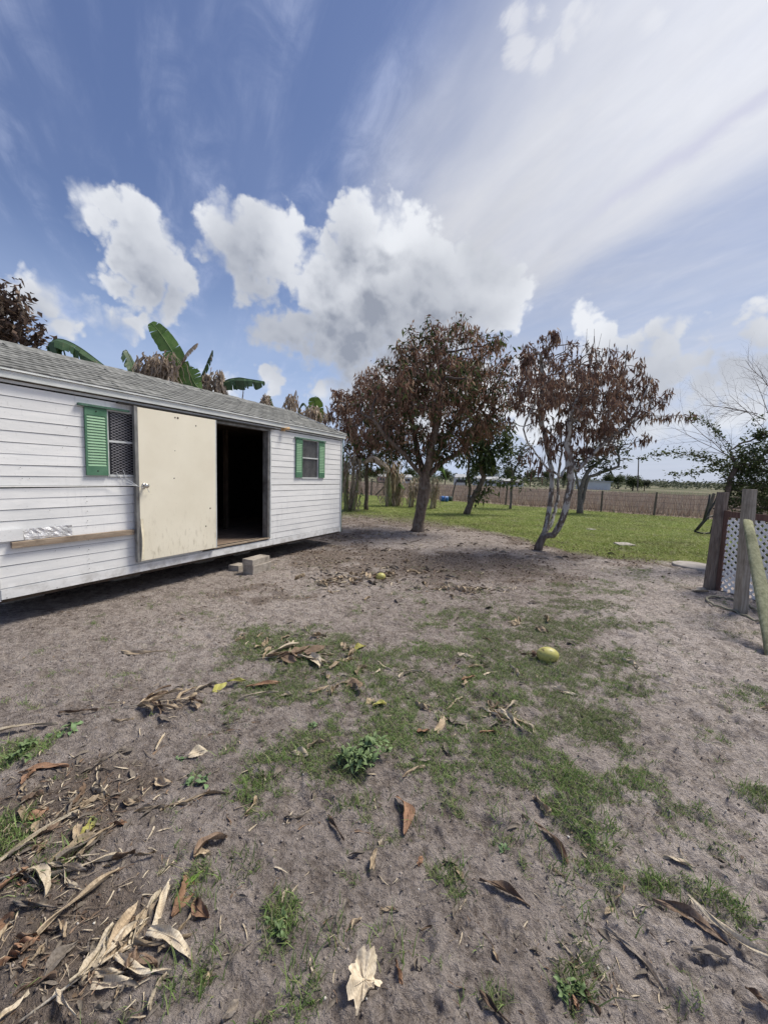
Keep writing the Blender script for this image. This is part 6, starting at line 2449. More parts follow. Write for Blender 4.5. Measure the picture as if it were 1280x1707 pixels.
def leaf_mesh(kind, L, W, mat, seed):
    """blade lying along x with its own curl, ragged rim and 1 mm of thickness"""
    g = random.Random(seed)
    nx, ny = (14, 6)
    ph, ph2 = g.uniform(0, 6), g.uniform(0, 6)
    roll = g.uniform(0.45, 1.4) * (1 if g.random() < .8 else -1)
    arch = g.uniform(0.005, 0.06)
    bend = g.uniform(-.35, .35)
    rows = []
    for i in range(nx + 1):
        t = i / nx
        if kind == 'strap':
            w = W * (0.45 + 0.55 * math.sin(math.pi * min(1, t * .8 + .2))) * (1 - max(0, t - .85) * 5.5)
            rl = roll * 1.2
        elif kind == 'ovate':
            w = W * math.sin(math.pi * (t * .96 + .02)) ** .75
            rl = roll
        else:                                  # torn rag
            w = W * (0.55 + .45 * math.sin(t * 5 + ph)) * math.sin(math.pi * (t * .92 + .04)) ** .4
            rl = roll * 1.4
        w = max(w, 0.0015)
        row = []
        cx = L * (t - .5)
        cy = bend * L * math.sin(math.pi * t) * .5
        cz = arch * L * math.sin(math.pi * t) + 0.012 * L * math.sin(7 * t + ph2)
        tw = 0.55 * math.sin(2.2 * t + ph)
        for j in range(ny + 1):
            s = (j / ny - .5) * 2
            rag = 1 + (g.uniform(-.12, .10) if j in (0, ny) else 0)
            a = rl * s * .9
            rr = w / 2 / max(abs(rl), .3)
            y = math.sin(a) * rr * rag * 1.0
            z = (1 - math.cos(a)) * rr + .006 * math.sin(9 * t + s * 3 + ph)
            yy = y * math.cos(tw) - z * math.sin(tw)
            zz = y * math.sin(tw) + z * math.cos(tw)
            row.append(Vector((cx, cy + yy, cz + zz)))
        rows.append(row)
    lo = min(p.z for r in rows for p in r)
    vs = [(p.x, p.y, p.z - lo) for r in rows for p in r]
    n1 = len(vs)
    vs += [(x, y, z + 0.0012) for x, y, z in vs]
    fs = []
    m = ny + 1
    for i in range(nx):
        for j in range(ny):
            a = i * m + j
            fs.append((a, a + m, a + m + 1, a + 1))
            fs.append((n1 + a, n1 + a + 1, n1 + a + m + 1, n1 + a + m))
    mb = MB()
    mb.add(vs, fs)
    # midrib
    mid = ny // 2
    mb.tube([Vector(vs[n1 + i * m + mid]) for i in range(nx + 1)], [0.0022 * (1.3 - i / nx) * (W / .05) ** .5 + .0006 for i in range(nx + 1)], 4)
    return mb.mesh('dead_leaf', mat, True)


def maple_mesh(R, mat, seed):
    g = random.Random(seed)
    lobes = 7
    mb = MB()
    vs = [(0, 0, .012)]
    n = 70
    for ring in (.33, .66, 1.0):
        for i in range(n):
            a = 2 * math.pi * i / n
            c = abs(math.cos(a * lobes / 2 + .3))
            r = R * (.72 + .28 * c ** 1.6) * (1 + .05 * math.sin(23 * a)) * (.62 if math.cos(a - 4.2) > .75 else 1)
            if ring < 1:
                r = R * ring * (.72 + .2 * c * ring)
            z = .010 + .020 * ring * math.sin(3 * a + 1) + .028 * ring ** 2 * max(0, math.cos(a - 1.2)) + .006 * math.sin(11 * a) * ring
            vs.append((math.cos(a) * r, math.sin(a) * r * .8, z))
    fs = []
    for i in range(n):
        fs.append((0, 1 + i, 1 + (i + 1) % n))
        for r in range(2):
            fs.append((1 + r * n + i, 1 + (r + 1) * n + i, 1 + (r + 1) * n + (i + 1) % n, 1 + r * n + (i + 1) % n))
    lo = min(v[2] for v in vs)
    vs = [(x, y, z - lo) for x, y, z in vs]
    mb.add(vs, fs)
    n1 = len(vs)
    for k in range(lobes):
        a = 2 * math.pi * (k / lobes) - .6 / lobes
        i0 = int(round(a / (2 * math.pi) * n)) % n
        mb.tube([Vector(vs[0]) + Vector((0, 0, .001)), Vector(vs[1 + i0]) + Vector((0, 0, .001)), Vector(vs[1 + n + i0]) + Vector((0, 0, .001))], [.0022, .0016, .0008], 4)
    mb.tube([Vector((0, 0, vs[0][2] + .002)), Vector((.03, -R * .5, .012)), Vector((.05, -R * 1.2, .006))], [.0022, .002, .0015], 5)
    return mb.mesh('dead_leaf', mat, True)


LEAF_BASE = {}


def leaf_obj(px, py, Lpx, Wf, ang, kind, mat, label, group=None, seed=0, name='dead_leaf', lift=0.0, tilt=(0, 0), share=None):
    """Lpx is the length the leaf has in the picture (lying across the view)"""
    p = gnd(px, py)
    Yc = p.y + 0.147
    a_ = math.radians(ang)
    L = Lpx / math.hypot(math.cos(a_) * FOCAL / Yc, math.sin(a_) * FOCAL * EYE / Yc ** 2)
    L = min(L, Lpx / FOCAL * Yc * (1.8 if share is None else 1.15))
    key = share
    if key and key in LEAF_BASE:
        me = LEAF_BASE[key]
        sc = L / me[1]
        me = me[0]
    else:
        me = leaf_mesh(kind, L, L * Wf, mat, seed)
        sc = 1.0
        if key:
            LEAF_BASE[key] = (me, L)
    o = bpy.data.objects.new(name, me)
    COL.objects.link(o)
    o.location = (p.x, p.y, ghs(p.x, p.y, True) + 0.001 + lift)
    o.rotation_euler = (tilt[0], tilt[1], math.radians(ang))
    o.scale = (sc, sc, sc)
    tag(o, label, 'leaf', group)
    return o


# the leaves one can point to. angle: 0 = across the picture, 90 = away from the viewer
NOTABLE = [
    (686, 1127, 44, .20, 25, 'strap', D_CREAM, 'cream dry strip of leaf lying alone right of the first grass patch'),
    (633, 1180, 22, .75, 20, 'ovate', D_YEL, 'bright yellow leaf piece in the grass patch'),
    (617, 1172, 18, .7, 60, 'ovate', D_TAN, 'small tan curled leaf touching the bright yellow one'),
    (732, 1208, 34, .26, 70, 'strap', D_TAN, 'narrow tan leaf standing steeply right of the leafy weed'),
    (705, 1225, 22, .6, 10, 'ovate', D_RUST, 'small rusty leaf below the narrow steep tan leaf'),
    (815, 1229, 38, .24, 0, 'ovate', D_RUST, 'flat rusty leaf below the torn cream bundle in the grass'),
    (800, 1115, 40, .22, 5, 'strap', D_TAN, 'thin tan leaf left of the open-lying fruit'),
    (780, 1135, 26, .4, 30, 'ovate', D_RUST, 'rusty curled leaf left below the open-lying fruit'),
    (880, 1218, 24, .22, 100, 'strap', D_CREAM, 'small upright cream sliver at the right of the torn cream bundle'),
    (940, 1156, 34, .24, -40, 'strap', D_CREAM, 'dark and cream leaf stub below the open-lying fruit'),
    (667, 1362, 64, .34, 98, 'ovate', D_RUST, 'dark rusty folded leaf standing alone below the leafy weed'),
    (624, 1438, 36, .32, 78, 'strap', D_TAN, 'short tan rolled leaf, lowest but one in the middle of the bare dirt'),
    (636, 1408, 16, .6, 70, 'ovate', D_CREAM, 'tiny pale leaf just above the short tan rolled one'),
    (664, 1625, 46, .20, 105, 'strap', D_RUST, 'narrow brown rolled leaf right of the pale lobed leaf'),
    (699, 1605, 24, .6, 120, 'ovate', D_GREY, 'small grey curled leaf right of the pale lobed leaf'),
    (840, 1490, 84, .26, -30, 'rag', D_BROWN, 'brown mud-coloured leaf pressed in the dirt, left of the long pale strip'),
    (1145, 1550, 104, .24, -42, 'ovate', D_BROWN, 'long brown rolled leaf casting a shadow in the right foreground'),
    (1225, 1572, 145, .10, -50, 'strap', D_CREAM, 'long pale strap leaf with a broad head in the right foreground'),
    (1182, 1605, 60, .32, -8, 'ovate', D_GREY, 'stubby grey-tan leaf end beside the long brown rolled leaf'),
    (1130, 1450, 44, .20, -25, 'ovate', D_CREAM, 'cream slim leaf in the right foreground above the rolled brown one'),
    (1262, 1690, 46, .34, -60, 'ovate', D_BROWN, 'brown leaf at the bottom right corner'),
    (1055, 1600, 110, .14, -62, 'rag', D_GREY, 'long dark grey-brown leaf half sunk in the dirt in the right foreground'),
    (905, 1400, 90, .20, -65, 'rag', D_BROWN, 'dark torn leaf beside the tongue of grass'),
    (825, 1690, 70, .30, -45, 'rag', D_BROWN, 'brown torn leaf at the very bottom, right of the middle'),
    (985, 1680, 44, .34, -70, 'ovate', D_BROWN, 'brown leaf at the very bottom by the low weeds'),
    (955, 1678, 26, .5, 110, 'ovate', D_RUST, 'small orange-brown leaf at the very bottom by the low weeds'),
    (300, 1495, 78, .42, 100, 'ovate', D_RUST, 'reddish brown folded leaf beside the green blade in the left foreground'),
    (318, 1480, 52, .20, 62, 'strap', D_GREEN, 'fresh green blade lying over the reddish brown leaf'),
    (338, 1520, 46, .6, 140, 'ovate', D_RUST, 'rust-brown curled leaf just right of the green blade'),
    (316, 1530, 70, .10, 75, 'strap', D_TAN, 'thin tan strip under the green blade'),
    (352, 1420, 52, .65, 40, 'ovate', D_BROWN, 'brown cupped leaf above the green blade'),
    (337, 1434, 26, .6, 15, 'ovate', D_TAN, 'small ochre leaf tucked under the brown cupped leaf'),
    (135, 1505, 130, .17, 62, 'ovate', D_TAN, 'long tan curled leaf in the left foreground pointing up to the right'),
    (150, 1445, 110, .15, 22, 'strap', D_CREAM, 'pale strip at the left crossing over the dead heap'),
    (70, 1400, 150, .05, 62, 'strap', D_CREAM, 'pale bent stalk leaning over the leaf heap at the left edge'),
    (30, 1228, 100, .12, 28, 'strap', D_CREAM, 'long cream strip at the left edge of the photo, highest of the pale ones'),
    (80, 1288, 62, .28, 12, 'ovate', D_RUST, 'rusty twisted leaf alone at the left, above the heap'),
    (18, 1475, 54, .6, 70, 'ovate', D_RUST, 'large rosy tan leaf at the left edge of the heap'),
    (10, 1535, 46, .6, 20, 'ovate', D_RUST, 'orange-brown leaf at the left edge, low in the heap'),
    (145, 1385, 36, .6, 100, 'ovate', D_YEL, 'pale yellow leaf piece at the upper right of the leaf heap'),
    (62, 1362, 30, .6, 40, 'ovate', D_RUST, 'small orange leaf at the top of the leaf heap'),
    (130, 1395, 40, .4, 130, 'ovate', D_TAN, 'ochre leaf below the pale yellow piece'),
    (132, 1192, 56, .22, 10, 'rag', D_BROWN, 'brown rolled leaf alone left of the frayed leaf bundle'),
    (205, 1205, 34, .1, 10, 'strap', D_TAN, 'thin tan stalk just left of the frayed leaf bundle'),
    (240, 1090, 70, .16, 6, 'rag', D_TAN, 'tan torn leaf lying above the frayed leaf bundle'),
    (345, 1152, 30, .36, 45, 'ovate', D_CREAM, 'pale leaf left of the two small yellow pieces'),
    (367, 1152, 20, .5, 70, 'ovate', D_YEL, 'small pale yellow leaf standing up above the frayed bundle'),
    (395, 1140, 30, .3, 8, 'ovate', D_YEL, 'yellow-green leaf left of the first grass patch'),
    (432, 1165, 60, .08, 25, 'strap', D_CREAM, 'thin pale stalk lying at the left border of the first grass patch'),
    (440, 1145, 54, .2, 18, 'ovate', D_RUST, 'brown and orange leaf lying above the thin pale stalk'),
    (500, 1262, 30, .55, -8, 'ovate', D_CREAM, 'whitish crumpled leaf left of the leafy weed'),
    (478, 1162, 18, .5, 15, 'ovate', D_CREAM, 'small white-tan leaf under the first grass patch'),
    (590, 1145, 30, .6, 30, 'ovate', D_BROWN, 'cupped dark leaf with a pale rim under the first grass patch'),
    (640, 1112, 28, .14, -50, 'strap', D_CREAM, 'pale sliver at the right end of the first grass patch'),
    (600, 1082, 20, .6, 40, 'ovate', D_YEL, 'dull yellow leaf among the litter on the first grass patch'),
    (700, 1268, 40, .16, 0, 'strap', D_GREY, 'grey strip right of the leafy weed'),
    (690, 1290, 44, .08, 35, 'strap', D_TAN, 'thin stick pointing up right beside the leafy weed'),
    (345, 1335, 70, .1, 20, 'strap', D_TAN, 'thin tan strip right of the leaf heap'),
    (250, 1355, 46, .26, 12, 'rag', D_TAN, 'ragged tan leaf right of the leaf heap'),
    (290, 1350, 40, .4, 20, 'rag', D_TAN, 'ragged pale-rimmed leaf left of the thin tan strip'),
    (185, 1270, 40, .3, 60, 'rag', D_GREY, 'grey dry leaf between the two small weeds on the left'),
    (330, 1262, 28, .7, 30, 'ovate', D_CREAM, 'pale crumpled leaf above the small round-leaved weed'),
    (268, 1240, 30, .12, 100, 'strap', D_CREAM, 'small whitish twig standing left of the round-leaved weed'),
    (350, 1625, 44, .3, 80, 'ovate', D_TAN, 'tan leaf standing in the grass tuft at the bottom left'),
    (265, 1665, 64, .12, 88, 'strap', D_CREAM, 'pale upright strip right of the big torn banana leaf'),
    (385, 1690, 40, .6, 60, 'ovate', D_GREY, 'grey shrivelled leaf at the bottom, left of the middle'),
    (230, 1620, 62, .3, 10, 'ovate', D_BROWN, 'brown leaf under the right side of the big torn banana leaf'),
    (60, 1515, 80, .2, -5, 'rag', D_GREY, 'grey rolled leaf across the dirt at the left edge'),
    (50, 1470, 70, .2, -25, 'rag', D_GREY, 'grey bent leaf below the bent stalk at the left edge'),
    (100, 1610, 80, .45, 80, 'rag', D_GREY, 'broad grey leaf beside the big torn banana leaf'),
    (60, 1650, 60, .4, 30, 'rag', D_BROWN, 'brown leaf in the bottom left corner heap'),
    (20, 1690, 60, .2, 60, 'strap', D_CREAM, 'cream strip in the very bottom left corner'),
    (1165, 990, 30, .8, 0, 'rag', D_CREAM, 'pale pinkish crumpled rag at the foot of the dark leaning post'),
    (1277, 1190, 20, .8, 0, 'ovate', D_TAN, 'tan lump of leaf at the right edge of the sand'),
    (530, 1155, 34, .14, 35, 'strap', D_TAN, 'thin tan stalk low in the first grass patch'),
    (860, 1042, 26, .2, -15, 'strap', D_CREAM, 'pale narrow leaf above the open-lying fruit'),
    (880, 1094, 26, .4, 10, 'rag', D_BROWN, 'brown withered leaf touching the stem end of the open-lying fruit'),
    (960, 1610, 26, .5, -30, 'ovate', D_TAN, 'small pale leaf at the low weed near the bottom right'),
    (760, 1520, 30, .3, 60, 'ovate', D_GREY, 'small grey leaf in the bare dirt right of the middle'),
    (700, 1440, 16, .7, 60, 'ovate', D_RUST, 'tiny reddish leaf in the bare dirt right of the short tan rolled one'),
    (560, 1385, 50, .22, -55, 'rag', D_BROWN, 'dark thin rag of leaf in the middle of the bare dirt'),
]
for i, (px, py, L, wf, ang, kind, mat, lab) in enumerate(NOTABLE):
    leaf_obj(px, py, L, wf, ang, kind, mat, lab, 'dead leaves lying about the yard', seed=i + 5)

ml = maple_mesh(0.078, D_CREAM, 4)
o = bpy.data.objects.new('dead_leaf', ml)
COL.objects.link(o)
p_ = on_ground(604, 1645)
o.location = p_ + Vector((0, 0, 0.003))
o.rotation_euler = (0.15, 0.12, 1.2)
tag(o, 'large pale lobed leaf with clear veins lying flat at the bottom of the photo', 'leaf', 'dead leaves lying about the yard')


def torn_leaf(name, label, px, py, ang, Lpx, strips, seed, mats, hgt=0.3):
    """stalk with torn strips of dead banana leaf on both sides"""
    g = random.Random(seed)
    p = on_ground(px, py)
    L = Lpx / FOCAL * p.y * 1.25
    T = thing(name, label, 'leaf', (p.x, p.y, p.z + .004), math.radians(ang))
    MB().tube([(-L * .5, 0, .006), (-L * .1, L * .02, .016), (L * .3, 0, .022), (L * .5, -L * .02, .016)], [.0042, .0036, .0025, .0013], 6).build('midrib', D_CREAM, T, smooth=True)
    for k in range(strips):
        t = g.uniform(-.30, .45)
        side = g.choice((-1, 1))
        a = side * g.uniform(.35, 1.25)
        ln = L * g.uniform(.22, .55)
        w = L * g.uniform(.04, .16)
        me = leaf_mesh(g.choice(('strap', 'strap', 'rag')), ln, w, g.choice(mats), seed * 31 + k)
        s = bpy.data.objects.new('strip', me)
        COL.objects.link(s)
        s.parent = T
        s.location = (L * t + math.cos(a) * ln * .5, math.sin(a) * ln * .5, g.uniform(.002, .022))
        s.rotation_euler = (g.uniform(-.2, .2), g.uniform(-.08, .12), a)


torn_leaf('torn_leaf', 'big torn banana leaf with cream strips spread in the bottom left corner', 165, 1620, 42, 175, 15, 3, [D_CREAM, D_TAN, D_CREAM])
torn_leaf('torn_leaf', 'frayed bundle of tan leaf ribs lying on the dirt below the shed door', 268, 1180, 15, 90, 16, 4, [D_TAN, D_BROWN, D_TAN])
torn_leaf('torn_leaf', 'torn cream bundle of leaf stubs in the middle of the right grass patch', 822, 1190, -20, 70, 10, 5, [D_CREAM, D_TAN, D_BROWN])
torn_leaf('torn_leaf', 'half-buried shredded leaf across the top of the left heap', 80, 1450, 20, 130, 10, 6, [D_CREAM, D_TAN, D_GREY])
torn_leaf('torn_leaf', 'shredded brown leaf lying in the dirt right of the frayed bundle', 480, 1100, 8, 110, 10, 7, [D_TAN, D_BROWN, D_CREAM])

# heaps: every leaf an object of its own, alike ones share a label
g_ = np.random.default_rng(91)
KM = [('rag', D_BROWN), ('ovate', D_BROWN), ('strap', D_TAN), ('rag', D_GREY), ('ovate', D_TAN), ('rag', D_BROWN), ('ovate', D_RUST), ('strap', D_GREY), ('strap', D_CREAM), ('rag', D_TAN)]
KM_PALE = [('strap', D_TAN), ('rag', D_TAN), ('strap', D_CREAM), ('rag', D_CREAM), ('ovate', D_TAN), ('strap', D_GREY), ('strap', D_CREAM), ('rag', D_TAN), ('ovate', D_TAN), ('strap', D_BROWN)]
HEAPS = [
    ('leaves of the left foreground heap', (14, 38), True,
     [(60, 1350, 60, 40, 11, 'at the top of the left heap'), (50, 1440, 50, 50, 12, 'in the middle of the left heap'), (120, 1560, 90, 60, 11, 'between the long tan leaf and the big torn leaf'),
      (40, 1600, 50, 60, 9, 'low in the left heap'), (180, 1330, 70, 40, 8, 'at the right fringe of the left heap'), (220, 1420, 60, 60, 4, 'on bare dirt right of the left heap'),
      (110, 1330, 60, 30, 5, 'below the rusty twisted leaf'), (220, 1560, 60, 60, 5, 'above the big torn leaf'), (200, 1680, 70, 30, 5, 'below the big torn leaf')]),
    ('leaf scraps on the first grass patch', (12, 30), False,
     [(500, 1075, 60, 25, 11, 'on the upper grass patch'), (560, 1100, 60, 30, 12, 'at the right of the upper grass patch'), (430, 1080, 40, 25, 5, 'at the left of the upper grass patch'), (560, 1140, 40, 30, 4, 'under the upper grass patch')]),
    ('leaf scraps around the fruit in the middle', (10, 22), False,
     [(545, 972, 28, 8, 13, 'in the small heap left of the middle fruit'), (605, 965, 34, 9, 16, 'against the middle fruit'), (640, 962, 14, 7, 4, 'right of the middle fruit'),
      (780, 982, 44, 6, 15, 'in the pale row right of the middle fruit'), (700, 955, 70, 16, 12, 'between the middle fruit and the pale row'), (640, 1000, 90, 20, 8, 'below the middle fruit')]),
    ('small leaves on the right grass patch', (12, 28), False,
     [(800, 1090, 90, 60, 7, 'left of the open-lying fruit'), (840, 1190, 30, 30, 5, 'by the torn cream bundle'), (930, 1090, 80, 60, 3, 'right of the open-lying fruit'),
      (720, 1180, 60, 50, 4, 'between the leafy weed and the cream bundle'), (770, 1150, 30, 40, 3, 'above the torn cream bundle')]),
    ('small leaves on the bare foreground dirt', (12, 34), False,
     [(450, 1350, 120, 100, 4, 'on the dirt left below the leafy weed'), (700, 1500, 200, 140, 9, 'on the bare dirt in the middle foreground'), (1050, 1500, 140, 120, 4, 'on the dirt above the long strap leaf'),
      (900, 1600, 160, 80, 5, 'on the dirt left of the half-sunk leaf'), (450, 1600, 100, 90, 3, 'on the dirt left of the pale lobed leaf'), (1000, 1660, 60, 30, 3, 'by the dark small weed')]),
]
SHAPE = {'rag': 'crumpled', 'ovate': 'cupped', 'strap': 'narrow'}
TONE = {'dead_leaf_brown': 'brown', 'dead_leaf_grey': 'grey', 'dead_leaf_tan': 'tan', 'dead_leaf_rust': 'rust-coloured', 'dead_leaf_cream': 'cream'}
cnt = 0
used = set()
for grp, (l0, l1), piled, spots in HEAPS:
    for cx, cy, sx, sy, n, where in spots:
        for _ in range(n):
            kind, mat = (KM if piled else KM_PALE)[g_.integers(10)]
            q = int(g_.integers(3))
            px, py = g_.normal(cx, sx * .6), g_.normal(cy, sy * .6)
            ln = g_.uniform(l0, l1)
            if px < 2 or px > 1275 or py > 1700:
                continue
            size = 'small' if ln < (l0 + l1) / 2 else 'larger'
            an = g_.uniform(0, 360)
            lab = f"{size} {SHAPE[kind]} {TONE[mat.name]} leaf lying {where}"
            if lab in used:
                lab = lab.replace('leaf lying', 'leaf lying ' + ('crosswise' if abs(math.sin(math.radians(an))) < .38 else 'lengthwise' if abs(math.sin(math.radians(an))) > .92 else 'slantwise'))
            used.add(lab)
            leaf_obj(px, py, ln, {'rag': .38, 'ovate': .5, 'strap': .15}[kind], an, kind, mat,
                     lab, grp, seed=700 + cnt,
                     lift=g_.uniform(-.004, .008) if piled else g_.uniform(-.004, 0), tilt=(g_.normal() * .15, g_.normal() * .1), share=(kind, mat.name, q))
            cnt += 1

# fine litter that nobody could count: scraps of leaf, joined
def litter_stuff():
    X, Y, g = scatter(120000, (-5, 9), (0.8, 18), lambda x, y: np.clip(litter_mask(x, y) * 0.9 + 0.05, 0, 1) * np.clip(5 / y, .3, 1), 17)
    X, Y = X[:26000], Y[:26000]
    N = len(X)
    Z = gh(X, Y) + 0.002
    a = g.uniform(0, 2 * np.pi, N)
    L = g.uniform(.008, .034, N) * np.clip(0.5 + Y / 5, .7, 2.2)
    W_ = L * g.uniform(.15, .5, N)
    d = np.stack([np.cos(a), np.sin(a), g.normal(0, .18, N)], 1) * L[:, None]
    s = np.stack([-np.sin(a), np.cos(a), g.normal(0, .25, N)], 1) * W_[:, None]
    c = np.stack([X, Y, Z], 1)
    up = np.array([0, 0, 1.]) * (W_ * g.uniform(0.1, .8, N))[:, None]
    v = np.stack([c - d / 2, c + s / 2 + up, c + d / 2, c - s / 2 + up], 1).reshape(-1, 3)
    o_ = np.arange(N)[:, None] * 4
    tri = np.concatenate([o_ + np.array([0, 1, 2]), o_ + np.array([0, 2, 3])], 0)
    mt = mat_leaf('litter_scraps', [(0, (0.045, 0.030, 0.023)), (.35, (0.105, 0.070, 0.050)), (.7, (0.20, 0.145, 0.10)), (.9, (0.33, 0.26, 0.185)), (1, (0.45, 0.38, 0.28))], .1)
    link_mesh('leaf_litter', np_mesh('leaf_litter', v, 3, tri, mt), kind='stuff')
    # sticks and stalks
    mb = MB()
    gg = np.random.default_rng(6)
    for _ in range(420):
        px, py = gg.uniform(0, 1280), gg.uniform(960, 1700)
        p = gnd(px, py)
        if grass_mask(np.array([p.x]), np.array([p.y]))[0] + litter_mask(np.array([p.x]), np.array([p.y]))[0] < gg.uniform(0, .9):
            continue
        L = gg.uniform(.03, .13) * (0.6 + .25 * p.y)
        a = gg.uniform(0, 6.28)
        pts = []
        for t in (-.5, -.15, .2, .5):
            x, y = p.x + math.cos(a) * L * t, p.y + math.sin(a) * L * t + gg.normal() * L * .05
            pts.append((x, y, ghs(x, y, True) + .004 + gg.uniform(0, .006)))
        r = gg.uniform(.0010, .0022)
        mb.tube(pts, [r, r, r * .8, r * .5], 4, cap=False)
    mb.build('fallen_twigs', simple('pale_twig', (0.20, 0.155, 0.115), (0.36, 0.29, 0.215), 20, 0.9), None, kind='stuff')
    # crumbs and clods of sand
    X, Y, g = scatter(60000, (-3, 6), (0.8, 7), lambda x, y: (1 - .7 * grass_mask(x, y)) * np.clip(2.2 / y, .1, 1) * .5, 19)
    X, Y = X[:9000], Y[:9000]
    N = len(X)
    R = np.minimum(g.gamma(2.0, .0016, N) + .0015, .007)
    Z = gh(X, Y) + R * .3
    base = np.array([(1, 0, 0), (0, 1, 0), (-1, 0, 0), (0, -1, 0), (0, 0, 1), (0, 0, -1)], float)
    v = (base[None] * g.uniform(.6, 1.3, (N, 6, 1)) + g.normal(0, .15, (N, 6, 3))) * R[:, None, None] + np.stack([X, Y, Z], 1)[:, None]
    f = np.array([(0, 1, 4), (1, 2, 4), (2, 3, 4), (3, 0, 4), (1, 0, 5), (2, 1, 5), (3, 2, 5), (0, 3, 5)])
    tri = (np.arange(N)[:, None, None] * 6 + f[None]).reshape(-1, 3)
    mt = mat_leaf('sand_clods', [(0, (0.13, 0.105, 0.09)), (.6, (0.22, 0.185, 0.165)), (.94, (0.33, 0.29, 0.26)), (1, (0.62, 0.60, 0.55))], 0)
    link_mesh('sand_clods', np_mesh('sand_clods', v.reshape(-1, 3), 3, tri, mt), kind='stuff')


def scrap_stuff():
    """the leaf scraps too many and too small to pick apart, joined"""
    g = np.random.default_rng(23)
    base = []
    for k, mat in enumerate((D_TAN, D_BROWN, D_GREY)):
        me = leaf_mesh(('strap', 'rag', 'ovate')[k], 1.0, (.16, .34, .42)[k], mat, 900 + k)
        v = np.array([q.co[:] for q in me.vertices])
        f = [tuple(p.vertices) for p in me.polygons if len(p.vertices) == 4]
        bpy.data.meshes.remove(me)
        # every second row and column is enough at this size
        base.append((v, np.array(f)[::1]))
    spots = [(p[0], p[1], p[2], p[3], w) for (_, _, piled, sp) in HEAPS for p in sp for w in ((2.2 if not piled else 1.6),)]
    spots += [(700, 900, 130, 16, 6), (600, 900, 60, 12, 3), (820, 915, 90, 12, 4), (560, 940, 100, 20, 4), (900, 935, 80, 14, 3), (680, 965, 160, 22, 6), (800, 1000, 100, 20, 3), (350, 1180, 120, 40, 3), (150, 1300, 140, 50, 5), (60, 1400, 90, 70, 10), (100, 1580, 120, 90, 9), (180, 1350, 90, 50, 4), (600, 968, 60, 10, 5), (790, 982, 50, 7, 4), (520, 1090, 80, 30, 5)]
    for name, k, mat, share in (('leaf_scraps', 0, D_CREAM, .4), ('brown_leaf_scraps', 1, D_BROWN, .35), ('grey_leaf_scraps', 2, D_GREY, .25)):
        v0, f0 = base[k]
        V, F, c = [], [], 0
        for px0, py0, sx, sy, w in spots:
            for _ in range(int(w * 14 * share)):
                px, py = g.normal(px0, sx * .7), g.normal(py0, sy * .7)
                if not (0 < px < 1280 and 850 < py < 1705):
                    continue
                p = gnd(px, py)
                L = g.uniform(5, 18) / FOCAL * (p.y + .15) * (1.7 if py > 1200 else 1.0)
                a, t1, t2 = g.uniform(0, 6.28), g.normal() * .2, g.normal() * .15
                R = np.array((Matrix.Rotation(a, 3, 'Z') @ Matrix.Rotation(t1, 3, 'X') @ Matrix.Rotation(t2, 3, 'Y')))
                V.append((v0 * L * np.array([1, g.uniform(.6, 1.2), 1])) @ R.T + np.array([p.x, p.y, ghs(p.x, p.y, True) + .002]))
                F.append(f0 + c)
                c += len(v0)
        link_mesh(name, np_mesh(name, np.concatenate(V), 4, np.concatenate(F), mat), kind='stuff')


litter_stuff()
scrap_stuff()

# ---- leafy weeds
M_WEED = simple('weed_leaf', (0.105, 0.165, 0.060), (0.160, 0.225, 0.095), 20, 0.55, obj_var=0.22, dirt=(0.14, 0.17, 0.08), dirt_s=8)
M_WEED2 = simple('round_weed_leaf', (0.110, 0.185, 0.075), (0.16, 0.235, 0.11), 20, 0.55, obj_var=0.2)


def weed_leaf_mesh(L, W, mat):
    mb = MB()
    vs, fs = [], []
    n = 5
    for i in range(n + 1):
        t = i / n
        w = W / 2 * math.sin(math.pi * (t * .9 + .08)) ** .8
        z = .15 * L * math.sin(math.pi * t * .9) - .12 * L * t * t
        vs += [(L * t, -w, z + w * .35), (L * t, 0, z), (L * t, w, z + w * .35)]
    for i in range(n):
        for j in range(2):
            a = i * 3 + j
            fs.append((a, a + 3, a + 4, a + 1))
    return mb.add(vs, fs).mesh('leaf', mat, True)


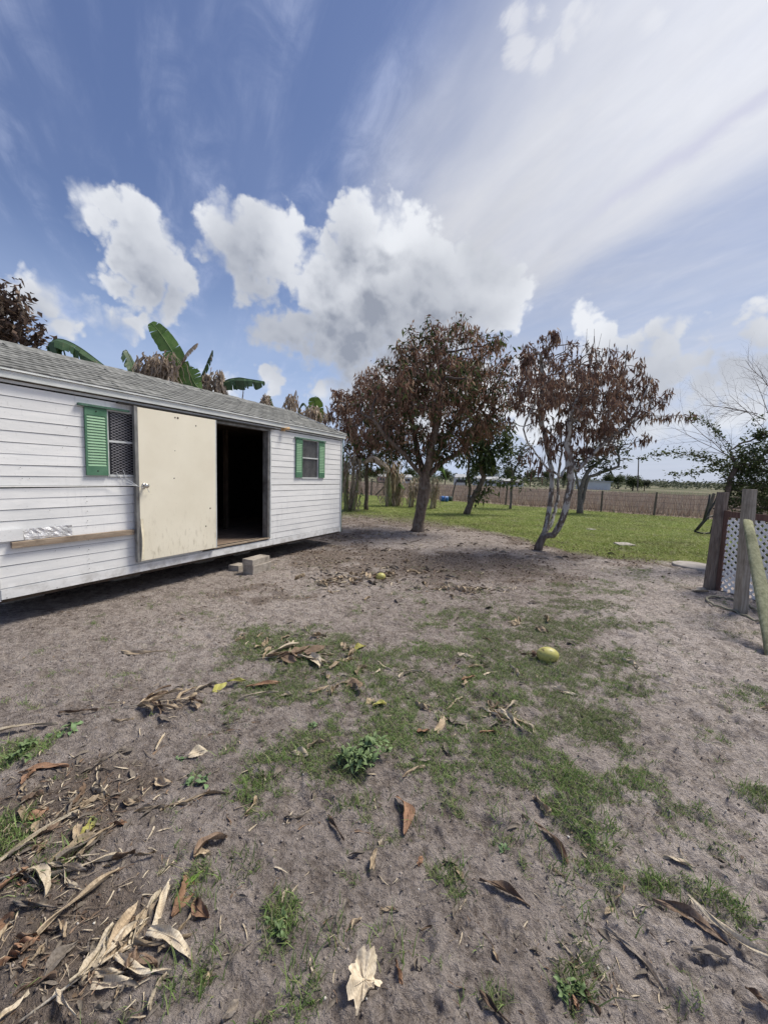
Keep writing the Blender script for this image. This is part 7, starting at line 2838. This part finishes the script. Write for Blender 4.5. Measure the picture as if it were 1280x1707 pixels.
def weed(label, px, py, R, n, L, W, mat, seed, h=0.5, name='leafy_weed'):
    g = random.Random(seed)
    p = on_ground(px, py)
    T = thing(name, label, 'weed', p)
    me = weed_leaf_mesh(L, W, mat)
    st = MB()
    m = max(5, n // 9)
    stems = []
    for k in range(m):
        a = g.uniform(0, 6.28)
        rr = R * g.uniform(.35, 1.0)
        e = Vector((math.cos(a) * rr, math.sin(a) * rr * .9, R * h * g.uniform(.35, 1.0) * (1.25 - rr / R * .6)))
        mid = e * .5 + Vector((0, 0, R * h * .22))
        st.tube([(0, 0, -.005), mid, e], [.0022, .0018, .001], 4)
        stems.append((mid, e))
    st.build('stems', M_WEED, T)
    for i in range(n):
        mid, e = stems[i % m]
        t = g.uniform(0, 1)
        q = mid.lerp(e, t) if g.random() < .8 else Vector((0, 0, 0)).lerp(mid, t)
        o = bpy.data.objects.new('leaf', me)
        COL.objects.link(o)
        o.parent = T
        o.location = q
        s = g.uniform(.55, 1.2)
        o.scale = (s, s, s)
        o.rotation_euler = (g.uniform(-.5, .5), -g.uniform(-.3, .9), g.uniform(0, 6.28))


weed('low bushy weed with many narrow green leaves in the middle foreground', 606, 1272, .165, 230, .052, .018, M_WEED, 1, .62)
weed('small weed with round bright leaves left of the bushy weed', 324, 1305, .075, 22, .034, .024, M_WEED2, 2, .35)
weed('small weed of a few broad leaves on the dirt near the left edge', 110, 1225, .075, 14, .045, .026, M_WEED2, 3, .4)
weed('mat of small green leaves at the left edge of the photo', 28, 1265, .17, 90, .032, .017, M_WEED, 4, .35)
weed('dark small-leaved weed at the bottom, right of the middle', 945, 1655, .055, 60, .022, .012, M_WEED, 5, .8)
weed('low creeping weed in the bare dirt left of the middle', 470, 1545, .07, 60, .022, .011, M_WEED, 6, .45)
weed('tiny two-leaved sprout above the round-leaved weed', 300, 1270, .04, 8, .025, .015, M_WEED2, 7, .4)
weed('small bright sprout below the tongue of grass', 838, 1420, .03, 8, .022, .012, M_WEED2, 8, .7)
weed('sprout of light green leaves left of the bushy weed', 525, 1212, .06, 14, .028, .014, M_WEED2, 9, .5)
